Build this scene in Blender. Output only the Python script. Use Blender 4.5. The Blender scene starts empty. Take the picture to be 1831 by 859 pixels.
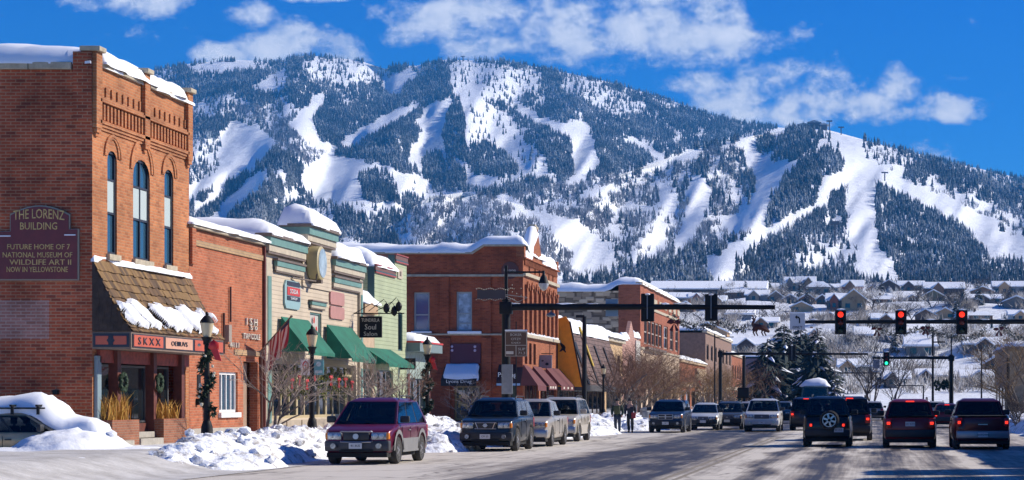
import bpy, bmesh, math, random
import numpy as np
from mathutils import Vector, Matrix
R = math.radians
rnd = random.Random(7)
scene = bpy.context.scene
col = scene.collection
FPX, CX, CY, HC = 3600.0, 1560.0, 716.0, 1.7     # lens in photo pixels, vanishing point, eye height
XF = -21.0                                        # facade line on the left side of the street

def P(x, y, Y):
    return Vector(((x - CX) / FPX * Y, Y, HC + (CY - y) / FPX * Y))
def FY(x, X=XF):                                  # depth of a point on a facade plane
    return FPX * X / (x - CX)
def Zat(y, Y):
    return HC + (CY - y) / FPX * Y

# ------------------------------------------------------------------ materials
MATS = {}
def nt(m):
    return m.node_tree.nodes, m.node_tree.links
def mat(name, c=None, rough=.7, metal=0.0, var=0.0, vscale=3.0, bump=0.0, bscale=20.0, emit=None, estr=0.0, coat=0.0, spec=None, c2=None, stretch=None):
    if name in MATS: return MATS[name]
    m = bpy.data.materials.new(name); m.use_nodes = True
    N, L = nt(m); b = N['Principled BSDF']
    b.inputs['Base Color'].default_value = (*c, 1); b.inputs['Roughness'].default_value = rough
    b.inputs['Metallic'].default_value = metal
    if coat: b.inputs['Coat Weight'].default_value = coat; b.inputs['Coat Roughness'].default_value = .05
    if spec is not None: b.inputs['Specular IOR Level'].default_value = spec
    if emit: b.inputs['Emission Color'].default_value = (*emit, 1); b.inputs['Emission Strength'].default_value = estr
    if var or bump or c2:
        tc = N.new('ShaderNodeTexCoord'); src = tc.outputs['Object']
        if stretch:
            mp = N.new('ShaderNodeMapping'); mp.inputs['Scale'].default_value = stretch
            L.new(src, mp.inputs[0]); src = mp.outputs[0]
        if var or c2:
            n = N.new('ShaderNodeTexNoise'); n.inputs['Scale'].default_value = vscale; n.inputs['Detail'].default_value = 6
            n.inputs['Roughness'].default_value = .65
            L.new(src, n.inputs['Vector'])
            r = N.new('ShaderNodeValToRGB'); r.color_ramp.elements[0].position = .3; r.color_ramp.elements[1].position = .7
            a = [max(0, v * (1 - var)) for v in c]; d = list(c2) if c2 else [min(1, v * (1 + var)) for v in c]
            r.color_ramp.elements[0].color = (*a, 1); r.color_ramp.elements[1].color = (*d, 1)
            L.new(n.outputs['Fac'], r.inputs[0]); L.new(r.outputs[0], b.inputs['Base Color'])
        if bump:
            n2 = N.new('ShaderNodeTexNoise'); n2.inputs['Scale'].default_value = bscale; n2.inputs['Detail'].default_value = 5
            L.new(src, n2.inputs['Vector'])
            bp = N.new('ShaderNodeBump'); bp.inputs['Strength'].default_value = bump; bp.inputs['Distance'].default_value = .05
            L.new(n2.outputs['Fac'], bp.inputs['Height']); L.new(bp.outputs[0], b.inputs['Normal'])
    MATS[name] = m
    return m

def wall_vec(N, L):                               # (x + y, z) so that one texture runs round both walls
    tc = N.new('ShaderNodeTexCoord'); sp = N.new('ShaderNodeSeparateXYZ'); L.new(tc.outputs['Object'], sp.inputs[0])
    ad = N.new('ShaderNodeMath'); ad.operation = 'ADD'; L.new(sp.outputs[0], ad.inputs[0]); L.new(sp.outputs[1], ad.inputs[1])
    cb = N.new('ShaderNodeCombineXYZ'); L.new(ad.outputs[0], cb.inputs[0]); L.new(sp.outputs[2], cb.inputs[1])
    return tc, cb.outputs[0], sp
def brick(name, c1, c2, mortar, bw=.26, rh=.085, ms=.011, stain=.35, rough=.85, bump=.7, sscale=.7, pale=None):
    if name in MATS: return MATS[name]
    m = bpy.data.materials.new(name); m.use_nodes = True
    N, L = nt(m); b = N['Principled BSDF']; b.inputs['Roughness'].default_value = rough; b.inputs['Specular IOR Level'].default_value = .25
    tc, v, sp = wall_vec(N, L)
    t = N.new('ShaderNodeTexBrick'); t.inputs['Scale'].default_value = 1; t.inputs['Brick Width'].default_value = bw
    t.inputs['Row Height'].default_value = rh; t.inputs['Mortar Size'].default_value = ms; t.inputs['Mortar Smooth'].default_value = .3
    t.inputs['Color1'].default_value = (*c1, 1); t.inputs['Color2'].default_value = (*c2, 1); t.inputs['Mortar'].default_value = (*mortar, 1)
    t.inputs['Bias'].default_value = -.1; t.offset_frequency = 2
    L.new(v, t.inputs['Vector'])
    n = N.new('ShaderNodeTexNoise'); n.inputs['Scale'].default_value = sscale; n.inputs['Detail'].default_value = 8; n.inputs['Roughness'].default_value = .7
    L.new(tc.outputs['Object'], n.inputs['Vector'])
    r = N.new('ShaderNodeValToRGB'); r.color_ramp.elements[0].position = .32; r.color_ramp.elements[1].position = .62
    r.color_ramp.elements[0].color = (1 - stain, 1 - stain, 1 - stain, 1); r.color_ramp.elements[1].color = (1.06, 1.03, 1, 1)
    L.new(n.outputs['Fac'], r.inputs[0])
    mx = N.new('ShaderNodeMix'); mx.data_type = 'RGBA'; mx.blend_type = 'MULTIPLY'; mx.inputs[0].default_value = 1
    L.new(t.outputs['Color'], mx.inputs[6]); L.new(r.outputs[0], mx.inputs[7])
    out = mx.outputs[2]
    # scattered odd bricks (burnt or pale), each as long as a brick
    wn = N.new('ShaderNodeTexBrick'); wn.inputs['Scale'].default_value = 1; wn.inputs['Brick Width'].default_value = bw; wn.inputs['Row Height'].default_value = rh
    wn.inputs['Mortar Size'].default_value = 0; wn.inputs['Color1'].default_value = (0, 0, 0, 1); wn.inputs['Color2'].default_value = (1, 1, 1, 1); wn.offset_frequency = 2
    L.new(v, wn.inputs['Vector'])
    rr = N.new('ShaderNodeValToRGB'); rr.color_ramp.elements[0].position = .84; rr.color_ramp.elements[1].position = .9
    rr.color_ramp.elements[0].color = (0, 0, 0, 1); rr.color_ramp.elements[1].color = (.28, .28, .28, 1)
    L.new(wn.outputs['Color'], rr.inputs[0])
    m2 = N.new('ShaderNodeMix'); m2.data_type = 'RGBA'; L.new(rr.outputs[0], m2.inputs[0]); L.new(out, m2.inputs[6])
    m2.inputs[7].default_value = (*(pale or [v_ * .45 for v_ in c1]), 1)
    L.new(m2.outputs[2], b.inputs['Base Color'])
    bp = N.new('ShaderNodeBump'); bp.inputs['Strength'].default_value = bump; bp.inputs['Distance'].default_value = .02; bp.invert = True
    L.new(t.outputs['Fac'], bp.inputs['Height']); L.new(bp.outputs[0], b.inputs['Normal'])
    MATS[name] = m
    return m
def boards(name, c, line, h=.14, var=.15, rough=.6):
    """painted lap siding: a dark line and a lip at each board"""
    if name in MATS: return MATS[name]
    m = bpy.data.materials.new(name); m.use_nodes = True
    N, L = nt(m); b = N['Principled BSDF']; b.inputs['Roughness'].default_value = rough
    tc, v, sp = wall_vec(N, L)
    d = N.new('ShaderNodeMath'); d.operation = 'DIVIDE'; d.inputs[1].default_value = h; L.new(sp.outputs[2], d.inputs[0])
    f = N.new('ShaderNodeMath'); f.operation = 'FRACT'; L.new(d.outputs[0], f.inputs[0])
    r = N.new('ShaderNodeValToRGB'); e = r.color_ramp.elements; e[0].position = 0; e[0].color = (*line, 1); e[1].position = .16; e[1].color = (*c, 1)
    L.new(f.outputs[0], r.inputs[0])
    n = N.new('ShaderNodeTexNoise'); n.inputs['Scale'].default_value = 1.2; n.inputs['Detail'].default_value = 8; L.new(tc.outputs['Object'], n.inputs['Vector'])
    rn = N.new('ShaderNodeValToRGB'); rn.color_ramp.elements[0].position = .3; rn.color_ramp.elements[1].position = .7
    rn.color_ramp.elements[0].color = (1 - var, 1 - var, 1 - var, 1); rn.color_ramp.elements[1].color = (1 + var * .3, 1 + var * .3, 1 + var * .3, 1)
    L.new(n.outputs['Fac'], rn.inputs[0])
    mx = N.new('ShaderNodeMix'); mx.data_type = 'RGBA'; mx.blend_type = 'MULTIPLY'; mx.inputs[0].default_value = 1
    L.new(r.outputs[0], mx.inputs[6]); L.new(rn.outputs[0], mx.inputs[7]); L.new(mx.outputs[2], b.inputs['Base Color'])
    bp = N.new('ShaderNodeBump'); bp.inputs['Strength'].default_value = .6; bp.inputs['Distance'].default_value = .03; bp.invert = True
    L.new(f.outputs[0], bp.inputs['Height']); L.new(bp.outputs[0], b.inputs['Normal'])
    MATS[name] = m
    return m

def snow_mat(name, c=(.86, .88, .91), dirt=0.0, bump=.35, bscale=3.0):
    if name in MATS: return MATS[name]
    m = bpy.data.materials.new(name); m.use_nodes = True
    N, L = nt(m); b = N['Principled BSDF']; b.inputs['Roughness'].default_value = .75; b.inputs['Specular IOR Level'].default_value = .2
    tc = N.new('ShaderNodeTexCoord')
    n = N.new('ShaderNodeTexNoise'); n.inputs['Scale'].default_value = bscale * .8; n.inputs['Detail'].default_value = 9; n.inputs['Roughness'].default_value = .72
    L.new(tc.outputs['Object'], n.inputs['Vector'])
    r = N.new('ShaderNodeValToRGB'); r.color_ramp.elements[0].position = .35 ; r.color_ramp.elements[1].position = .35 + .2
    k = 1 - dirt
    r.color_ramp.elements[0].color = (c[0] * k, c[1] * k * .98, c[2] * k * .95, 1); r.color_ramp.elements[1].color = (*c, 1)
    if dirt > .5:
        e = r.color_ramp.elements.new(.30); e.color = (.14, .11, .085, 1); r.color_ramp.elements[1].position = .41; r.color_ramp.elements[1].color = (.46, .44, .42, 1); r.color_ramp.elements[2].position = .5
    L.new(n.outputs['Fac'], r.inputs[0]); L.new(r.outputs[0], b.inputs['Base Color'])
    n2 = N.new('ShaderNodeTexNoise'); n2.inputs['Scale'].default_value = bscale; n2.inputs['Detail'].default_value = 7
    L.new(tc.outputs['Object'], n2.inputs['Vector'])
    bp = N.new('ShaderNodeBump'); bp.inputs['Strength'].default_value = bump; bp.inputs['Distance'].default_value = .15
    L.new(n2.outputs['Fac'], bp.inputs['Height']); L.new(bp.outputs[0], b.inputs['Normal'])
    MATS[name] = m
    return m
SNOW = snow_mat('snow'); ROOFSNOW = snow_mat('roof_snow', bump=.12, bscale=1.2)
DIRTY = snow_mat('ploughed_snow', dirt=.62, bump=.8, bscale=3.4)
BLACK = mat('black_paint', (.008, .008, .009), .6, spec=.25); GLASS = mat('dark_glass', (.012, .016, .02), .04, spec=.8)
SKYGLASS = mat('window_glass', (.03, .075, .12), .03, spec=1.0, metal=.0)

# ------------------------------------------------------------------ mesh builder
ORG = {}
class MB:
    def __init__(s): s.bm = bmesh.new(); s.mi = 0
    def face(s, pts):
        f = s.bm.faces.new([s.bm.verts.new(p) for p in pts]); f.material_index = s.mi; return f
    def mesh(s, verts, faces):
        vs = [s.bm.verts.new(v) for v in verts]
        for f in faces:
            q = s.bm.faces.new([vs[i] for i in f]); q.material_index = s.mi
        return s
    def box(s, x0, x1, y0, y1, z0, z1, bev=0):
        if x0 > x1: x0, x1 = x1, x0
        if y0 > y1: y0, y1 = y1, y0
        if z0 > z1: z0, z1 = z1, z0
        v = [s.bm.verts.new(p) for p in ((x0,y0,z0),(x1,y0,z0),(x1,y1,z0),(x0,y1,z0),(x0,y0,z1),(x1,y0,z1),(x1,y1,z1),(x0,y1,z1))]
        fs = [s.bm.faces.new([v[i] for i in q]) for q in ((3,2,1,0),(4,5,6,7),(0,1,5,4),(1,2,6,5),(2,3,7,6),(3,0,4,7))]
        for f in fs: f.material_index = s.mi
        if bev:
            es = list({e for f in fs for e in f.edges})
            g = bmesh.ops.bevel(s.bm, geom=es, offset=bev, segments=2, affect='EDGES', profile=.5)
            for f in g['faces']: f.material_index = s.mi
        return s
    def prism(s, poly, ax, a0, a1):
        """polygon in the two other axes (in order), extruded along axis ax"""
        def mk(p, a):
            q = list(p); q.insert(ax, a); return q
        n = len(poly)
        A = [s.bm.verts.new(mk(p, a0)) for p in poly]; B = [s.bm.verts.new(mk(p, a1)) for p in poly]
        fs = [s.bm.faces.new(A), s.bm.faces.new(B[::-1])]
        for i in range(n):
            j = (i + 1) % n; fs.append(s.bm.faces.new((A[j], A[i], B[i], B[j])))
        for f in fs: f.material_index = s.mi
        return s
    def loft(s, rings, cap=True, close=True):
        V = [[s.bm.verts.new(p) for p in r] for r in rings]; n = len(rings[0])
        for a, b in zip(V, V[1:]):
            for i in range(n if close else n - 1):
                j = (i + 1) % n
                f = s.bm.faces.new((a[i], a[j], b[j], b[i])); f.material_index = s.mi
        if cap and close:
            for r in (V[0][::-1], V[-1]):
                f = s.bm.faces.new(r); f.material_index = s.mi
        return s
    def tube(s, pts, rad, n=6, cap=True):
        pts = [Vector(p) for p in pts]
        if not isinstance(rad, (list, tuple)): rad = [rad] * len(pts)
        rings = []
        for i, p in enumerate(pts):
            d = (pts[min(i + 1, len(pts) - 1)] - pts[max(i - 1, 0)])
            d = d.normalized() if d.length > 1e-9 else Vector((0, 0, 1))
            u = d.cross(Vector((0, 0, 1)) if abs(d.z) < .9 else Vector((1, 0, 0))).normalized(); w = d.cross(u)
            rings.append([p + (u * math.cos(6.2832 * k / n) + w * math.sin(6.2832 * k / n)) * rad[i] for k in range(n)])
        return s.loft(rings, cap)
    def lathe(s, c, prof, n=12, ax=2):
        """prof: list of (radius, height) round axis ax through c"""
        c = Vector(c); rings = []
        for r, h in prof:
            ring = []
            for k in range(n):
                a = 6.2832 * k / n; q = [r * math.cos(a), r * math.sin(a)]; q.insert(ax, h); ring.append(c + Vector(q))
            rings.append(ring)
        return s.loft(rings)
    def blob(s, c, r, sub=1, jit=.15):
        g = bmesh.ops.create_icosphere(s.bm, subdivisions=sub, radius=1)
        for v in g['verts']:
            k = 1 + rnd.uniform(-jit, jit)
            v.co = Vector((c[0] + v.co.x * r[0] * k, c[1] + v.co.y * r[1] * k, c[2] + v.co.z * r[2] * k))
        for f in {f for v in g['verts'] for f in v.link_faces}: f.material_index = s.mi
        return s
    def build(s, name, mats, parent=None, bevel=0, smooth=None, local=False, seg=2):
        bmesh.ops.recalc_face_normals(s.bm, faces=s.bm.faces[:])
        if bevel:
            es = [e for e in s.bm.edges if len(e.link_faces) == 2 and e.calc_face_angle(0) > .4]
            bmesh.ops.bevel(s.bm, geom=es, offset=bevel, segments=seg, affect='EDGES', profile=.5, clamp_overlap=True)
        me = bpy.data.meshes.new(name); s.bm.to_mesh(me); s.bm.free()
        return finish(name, me, mats, parent, smooth, local)
def finish(name, me, mats, parent=None, smooth=None, local=False):
    o = bpy.data.objects.new(name, me); col.objects.link(o)
    for m in (mats if isinstance(mats, (list, tuple)) else [mats]): me.materials.append(m)
    if smooth:
        me.shade_smooth(); me.set_sharp_from_angle(angle=R(smooth))
    if parent is not None:
        o.parent = parent; ORG[o] = ORG[parent]
        if not local: me.transform(Matrix.Translation(-ORG[parent]))
    elif not local:
        n = len(me.vertices); a = np.empty(n * 3); me.vertices.foreach_get('co', a); a = a.reshape(-1, 3)
        lo, hi = a.min(0), a.max(0); og = Vector(((lo[0] + hi[0]) / 2, (lo[1] + hi[1]) / 2, lo[2]))
        me.transform(Matrix.Translation(-og)); o.location = og; ORG[o] = og
    else: ORG[o] = Vector((0, 0, 0))
    return o
def tag(o, label=None, cat=None, group=None, kind=None):
    if label: o['label'] = label
    if cat: o['category'] = cat
    if group: o['group'] = group
    if kind: o['kind'] = kind
    return o
def empty(name, loc, label, cat, group=None, rz=0):
    o = bpy.data.objects.new(name, None); col.objects.link(o); o.location = loc; o.rotation_euler = (0, 0, rz)
    o.empty_display_size = .5
    ORG[o] = Vector(loc)
    return tag(o, label, cat, group)
def lroot(o): ORG[o] = Vector((0, 0, 0)); return o   # children of this thing are built in its own axes
def clone(src, loc, rz, label, group=None, name=None, scale=None):
    c = src.copy(); col.objects.link(c); c.location = loc; c.rotation_euler = (0, 0, rz); c['label'] = label
    if scale: c.scale = scale
    if group: c['group'] = group
    def kids(a, b):
        for ch in a.children:
            d = ch.copy(); col.objects.link(d); d.parent = b; kids(ch, d)
    kids(src, c)
    return c

def text_mb(txt, size, font_w=1.0, ext=.01):
    """text as mesh data lying in its local XY plane, centred"""
    cu = bpy.data.curves.new('t', 'FONT'); cu.body = txt; cu.size = size; cu.extrude = ext; cu.align_x = 'CENTER'; cu.align_y = 'CENTER'; cu.resolution_u = 2
    o = bpy.data.objects.new('t', cu); col.objects.link(o); dg = bpy.context.evaluated_depsgraph_get(); dg.update()
    me = bpy.data.meshes.new_from_object(o.evaluated_get(dg)); bpy.data.objects.remove(o)
    if font_w != 1: me.transform(Matrix.Scale(font_w, 4, (1, 0, 0)))
    return me
def text(name, txt, size, pos, facing, m, parent, fw=1.0, ext=.008, local=False, tilt=0):
    """facing '-Y' reads from the camera side, '+X' reads from the street"""
    me = text_mb(txt, size, fw, ext)
    if tilt: me.transform(Matrix.Rotation(tilt, 4, 'Z'))
    me.transform(Matrix.Rotation(R(90), 4, 'X'))
    if facing == '+X': me.transform(Matrix.Rotation(R(90), 4, 'Z'))
    if facing == '+Y': me.transform(Matrix.Rotation(R(180), 4, 'Z'))
    me.transform(Matrix.Translation(Vector(pos)))
    return finish(name, me, m, parent, local=local)

# ------------------------------------------------------------------ noise
def _h(ix, iy, seed):
    n = (ix.astype(np.int64) * 374761393 + iy.astype(np.int64) * 668265263 + seed * 974711) & 0x7fffffff
    n = ((n ^ (n >> 13)) * 1274126177) & 0x7fffffff
    return ((n ^ (n >> 16)) & 0xffff) / 65535.0
def vnoise(x, y, seed=0):
    x = np.asarray(x, float); y = np.asarray(y, float)
    ix, iy = np.floor(x), np.floor(y); fx, fy = x - ix, y - iy
    fx = fx * fx * (3 - 2 * fx); fy = fy * fy * (3 - 2 * fy)
    a, b = _h(ix, iy, seed), _h(ix + 1, iy, seed); c, d = _h(ix, iy + 1, seed), _h(ix + 1, iy + 1, seed)
    return (a + (b - a) * fx) * (1 - fy) + (c + (d - c) * fx) * fy
def fbm(x, y, seed=0, o=4):
    t, a, s = 0, .5, 0
    for k in range(o):
        t = t + a * vnoise(np.asarray(x) * 2 ** k + 17.3 * k, np.asarray(y) * 2 ** k + 9.1 * k, seed + k); s += a; a *= .5
    return t / s
def grid_mesh(name, V, nr, nc):
    me = bpy.data.meshes.new(name); i = np.arange((nr - 1) * (nc - 1)); r, c = i // (nc - 1), i % (nc - 1); a = r * nc + c
    F = np.stack([a, a + 1, a + nc + 1, a + nc], 1).astype(np.int32)
    return np_mesh(name, V, F, me)
def np_mesh(name, V, F, me=None):
    me = me or bpy.data.meshes.new(name); k = F.shape[1]
    me.vertices.add(len(V)); me.vertices.foreach_set('co', np.ascontiguousarray(V, dtype=np.float32).ravel())
    me.loops.add(F.size); me.loops.foreach_set('vertex_index', np.ascontiguousarray(F, dtype=np.int32).ravel())
    me.polygons.add(len(F)); me.polygons.foreach_set('loop_start', np.arange(0, F.size, k, dtype=np.int32))
    me.update(calc_edges=True); me.validate()
    return me

# ------------------------------------------------------------------ camera, sun, sky
cam = bpy.data.cameras.new('camera'); co = bpy.data.objects.new('camera', cam); col.objects.link(co); scene.camera = co
co.location = (0, 0, HC); co.rotation_euler = (R(90), 0, 0)
cam.sensor_width = 36; cam.lens = FPX / 1831 * 36
cam.shift_x = .5 - CX / 1831; cam.shift_y = (CY - 859 / 2) / 1831
cam.clip_start = .5; cam.clip_end = 20000
SUN_EL, SUN_AZ = R(33), R(25)                      # azimuth: turned from +X towards +Y
sd = Vector((math.cos(SUN_EL) * math.cos(SUN_AZ), math.cos(SUN_EL) * math.sin(SUN_AZ), math.sin(SUN_EL)))
su = bpy.data.lights.new('sun', 'SUN'); su.energy = 5.0; su.angle = R(.53); su.color = (1, .93, .82)
so = bpy.data.objects.new('sun', su); col.objects.link(so); so.rotation_euler = sd.to_track_quat('Z', 'Y').to_euler(); so.location = (40, 0, 60)
scene.view_settings.view_transform = 'Standard'; scene.view_settings.look = 'None'; scene.view_settings.gamma = 1
scene.view_settings.exposure = 0.55

W = bpy.data.worlds.new('World'); scene.world = W; W.use_nodes = True
N, L = W.node_tree.nodes, W.node_tree.links
bg = N['Background']; bg.inputs['Strength'].default_value = .07
sky = N.new('ShaderNodeTexSky'); sky.sky_type = 'NISHITA'; sky.sun_disc = False; sky.sun_elevation = SUN_EL
sky.sun_rotation = R(90) - SUN_AZ; sky.altitude = 2100; sky.air_density = .9; sky.dust_density = .05; sky.ozone_density = 5
hs = N.new('ShaderNodeHueSaturation'); hs.inputs['Saturation'].default_value = 1.25; hs.inputs['Value'].default_value = .9
L.new(sky.outputs[0], hs.inputs['Color'])
tint = N.new('ShaderNodeMix'); tint.data_type = 'RGBA'; tint.blend_type = 'MULTIPLY'; tint.inputs[0].default_value = 1; tint.inputs[7].default_value = (.10, .92, 1.55, 1); TINT = tint
L.new(hs.outputs[0], tint.inputs[6])
tc = N.new('ShaderNodeTexCoord'); sp = N.new('ShaderNodeSeparateXYZ'); L.new(tc.outputs['Generated'], sp.inputs[0])
def M(op, a, b=None, c=None, clamp=False):
    n = N.new('ShaderNodeMath'); n.operation = op; n.use_clamp = clamp
    for i, v in enumerate((a, b, c)):
        if v is None: continue
        if isinstance(v, (int, float)): n.inputs[i].default_value = v
        else: L.new(v, n.inputs[i])
    return n.outputs[0]
# cumulus clouds: compass direction (u) and height over the horizon (v), broken up by noise
yc = M('MAXIMUM', sp.outputs[1], .05)
u = M('DIVIDE', sp.outputs[0], yc); v = M('DIVIDE', sp.outputs[2], yc)
elev = N.new('ShaderNodeMapRange'); elev.inputs['From Min'].default_value = .05; elev.inputs['From Max'].default_value = .2; L.new(v, elev.inputs['Value'])
tm = N.new('ShaderNodeMix'); tm.data_type = 'RGBA'; L.new(elev.outputs[0], tm.inputs[0]); tm.inputs[6].default_value = (.62, 1.2, 1.5, 1); tm.inputs[7].default_value = (.07, .85, 1.5, 1); L.new(tm.outputs[2], TINT.inputs[7])
cv = N.new('ShaderNodeCombineXYZ'); L.new(u, cv.inputs[0]); L.new(v, cv.inputs[1])
def nz(scale, det, off=(0, 0, 0), rough=.55):
    mp = N.new('ShaderNodeMapping'); mp.inputs['Location'].default_value = off; mp.inputs['Scale'].default_value = (1, 1.35, 1); L.new(cv.outputs[0], mp.inputs[0])
    n = N.new('ShaderNodeTexNoise'); n.inputs['Scale'].default_value = scale; n.inputs['Detail'].default_value = det; n.inputs['Roughness'].default_value = rough
    L.new(mp.outputs[0], n.inputs['Vector']); return n.outputs['Fac']
big = nz(28, 9, (.3, .1, 0), .6); fine = nz(75, 8, (.9, .4, 0), .62)
CL = [(740,45,75,48),(860,40,150,62),(1010,55,120,58),(1120,60,130,62),(1235,70,120,50),(1190,25,110,55),(1275,20,60,30),   # the long bank
      (1330,170,110,52),(1440,165,110,55),(1400,200,120,35),(1570,190,80,32),(1600,165,40,45),(1690,196,75,26),(1270,150,75,25),
      (452,30,45,30),(520,70,75,38),(470,85,60,40),(600,90,60,32),(400,100,60,25),(240,-6,120,34),(560,-5,60,12),(1210,225,60,14)]
dens = None
for (x, y, rx, ry) in CL:
    du = M('MULTIPLY', M('SUBTRACT', u, (x - CX) / FPX), FPX / rx); dv = M('MULTIPLY', M('SUBTRACT', v, (CY - y) / FPX), FPX / ry)
    d = M('SUBTRACT', 1.0, M('ADD', M('MULTIPLY', du, du), M('MULTIPLY', dv, dv)))
    d = M('MAXIMUM', d, -1.0)
    dens = d if dens is None else M('SMOOTH_MAX', dens, d, .3)
th = M('ADD', M('MULTIPLY', M('SUBTRACT', big, .5), 4.4), M('MULTIPLY', M('SUBTRACT', fine, .5), 2.0))
dd = M('ADD', M('MULTIPLY', dens, .8), M('ADD', M('MULTIPLY', th, 1.0), .17))
mr = N.new('ShaderNodeMapRange'); mr.interpolation_type = 'SMOOTHSTEP'; mr.inputs['From Min'].default_value = -.1; mr.inputs['From Max'].default_value = 1.15
mr.inputs['To Max'].default_value = .93
L.new(dd, mr.inputs['Value'])
cr = N.new('ShaderNodeValToRGB'); cr.color_ramp.elements[0].position = .25; cr.color_ramp.elements[1].position = .8   # billow tone: lit and shaded puffs
cr.color_ramp.elements[0].color = (6.6, 7.5, 9.2, 1); cr.color_ramp.elements[1].color = (12.2, 12.2, 12.3, 1)
L.new(M('ADD', M('MULTIPLY', fine, .6), M('MULTIPLY', dd, .25)), cr.inputs[0])
mxw = N.new('ShaderNodeMix'); mxw.data_type = 'RGBA'; L.new(mr.outputs[0], mxw.inputs[0]); L.new(tint.outputs[2], mxw.inputs[6]); L.new(cr.outputs[0], mxw.inputs[7])
L.new(mxw.outputs[2], bg.inputs['Color'])
# ------------------------------------------------------------------ ground
GY = np.array([0, 330, 400, 480, 560, 640, 760, 900, 1100, 1500, 2600, 9000.]); GZ = np.array([0, 0, 4, 12, 21, 30, 39, 50, 64.5, 84, 135, 160.])
def ss(a, b, x):
    t = np.clip((np.asarray(x, float) - a) / (b - a), 0, 1); return t * t * (3 - 2 * t)
def gz(X, Y):
    X = np.asarray(X, float); Y = np.asarray(Y, float)
    z = np.interp(Y, GY, GZ)
    walk = .45 * ss(-15.2, -17.6, X) * (1 - .7 * ss(90.5, 93, Y) * ss(121, 118.5, Y)) + .15 * ss(7.4, 7.9, X)
    walk = walk * (1 - .7 * ss(30, 20, Y)) * ss(345, 320, Y)
    bumps = (fbm(X / 38, Y / 38, 5) - .5) * 8 * ss(360, 520, Y) * ss(2500, 1200, Y)
    drift = (fbm(X / 1.3, Y / 1.3, 9) - .5) * .1 * ss(-15.6, -16.6, X) * ss(340, 300, Y)
    return z + walk + bumps + drift
def gz1(X, Y): return float(gz(X, Y))
xs = np.concatenate([np.linspace(-3500, -60, 50), np.linspace(-56, -26, 12), np.linspace(-25, -13, 61), np.linspace(-12, 7, 20), np.linspace(7.2, 30, 24), np.linspace(35, 3000, 50)])
ys = np.concatenate([np.linspace(-60, 20, 9), np.linspace(22, 135, 140), np.linspace(137, 330, 60), np.linspace(335, 1500, 120), np.linspace(1560, 9000, 25)])
GX, GYY = np.meshgrid(xs, ys); V = np.stack([GX, GYY, gz(GX, GYY)], -1).reshape(-1, 3)
me = grid_mesh('ground', V, len(ys), len(xs)); me.polygons.foreach_set('use_smooth', np.ones(len(me.polygons), bool))
gm = bpy.data.materials.new('snowy_ground'); gm.use_nodes = True; N, L = nt(gm); b = N['Principled BSDF']; b.inputs['Roughness'].default_value = .8
tc = N.new('ShaderNodeTexCoord'); n = N.new('ShaderNodeTexNoise'); n.inputs['Scale'].default_value = .9; n.inputs['Detail'].default_value = 12; n.inputs['Roughness'].default_value = .7
L.new(tc.outputs['Object'], n.inputs['Vector'])
r = N.new('ShaderNodeValToRGB'); r.color_ramp.elements[0].position = .38; r.color_ramp.elements[1].position = .56
r.color_ramp.elements[0].color = (.52, .53, .55, 1); r.color_ramp.elements[1].color = (.84, .86, .89, 1)
L.new(n.outputs['Fac'], r.inputs[0]); L.new(r.outputs[0], b.inputs['Base Color'])
bp = N.new('ShaderNodeBump'); bp.inputs['Strength'].default_value = .5; bp.inputs['Distance'].default_value = .12; L.new(n.outputs['Fac'], bp.inputs['Height']); L.new(bp.outputs[0], b.inputs['Normal'])
go = finish('ground', me, gm, local=True); tag(go, kind='structure')

# road: salt-dusted asphalt with bare wheel tracks
rm = bpy.data.materials.new('salted_asphalt'); rm.use_nodes = True; N, L = nt(rm); b = N['Principled BSDF']
b.inputs['Specular IOR Level'].default_value = .3
tc = N.new('ShaderNodeTexCoord'); sp = N.new('ShaderNodeSeparateXYZ'); L.new(tc.outputs['Object'], sp.inputs[0])
def MM(op, a, b2=None, clamp=False):
    q = N.new('ShaderNodeMath'); q.operation = op; q.use_clamp = clamp
    for i, vv in enumerate((a, b2)):
        if vv is None: continue
        if isinstance(vv, (int, float)): q.inputs[i].default_value = vv
        else: L.new(vv, q.inputs[i])
    return q.outputs[0]
def NZ(scale, st, det=8, rough=.65):
    mp = N.new('ShaderNodeMapping'); mp.inputs['Scale'].default_value = st; L.new(tc.outputs['Object'], mp.inputs[0])
    q = N.new('ShaderNodeTexNoise'); q.inputs['Scale'].default_value = scale; q.inputs['Detail'].default_value = det; q.inputs['Roughness'].default_value = rough
    L.new(mp.outputs[0], q.inputs['Vector']); return q.outputs['Fac']
streak = NZ(1.0, (1.6, .05, 1)); patch = NZ(.55, (1, .22, 1)); grain = NZ(30, (1, 1, 1), 4); wob = NZ(.12, (.2, 1, 1), 2)
xw = MM('ADD', sp.outputs[0], MM('MULTIPLY', MM('SUBTRACT', wob, .5), 1.8))
cr = N.new('ShaderNodeValToRGB'); cr.color_ramp.interpolation = 'EASE'
E = cr.color_ramp.elements                           # bare asphalt across the road (x from -16 to 8), 1 = bare
stops = [(-16, .1), (-11.6, .08), (-9.4, .3), (-8.4, .95), (-6.9, .9), (-6.2, .75), (-5.2, .92), (-4.4, .4), (-3.5, .1), (-2.8, .8), (-2.2, .2), (-1.3, .95), (-.5, .3), (.5, .8), (1.1, .35), (2.1, .75), (2.7, .12), (3.3, .6), (4.9, .5), (8, .15)]
E[0].position = 0; E[0].color = (.1,) * 3 + (1,); E[1].position = 1; E[1].color = (.15,) * 3 + (1,)
for x_, v_ in stops[1:-1]:
    e = E.new((x_ + 16) / 24); e.color = (v_, v_, v_, 1)
L.new(MM('DIVIDE', MM('ADD', xw, 16), 24), cr.inputs[0])
bare = MM('ADD', MM('MULTIPLY', cr.outputs[0], 1.05), MM('ADD', MM('MULTIPLY', MM('SUBTRACT', streak, .5), .9), MM('MULTIPLY', MM('SUBTRACT', patch, .5), 1.5)))
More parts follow.
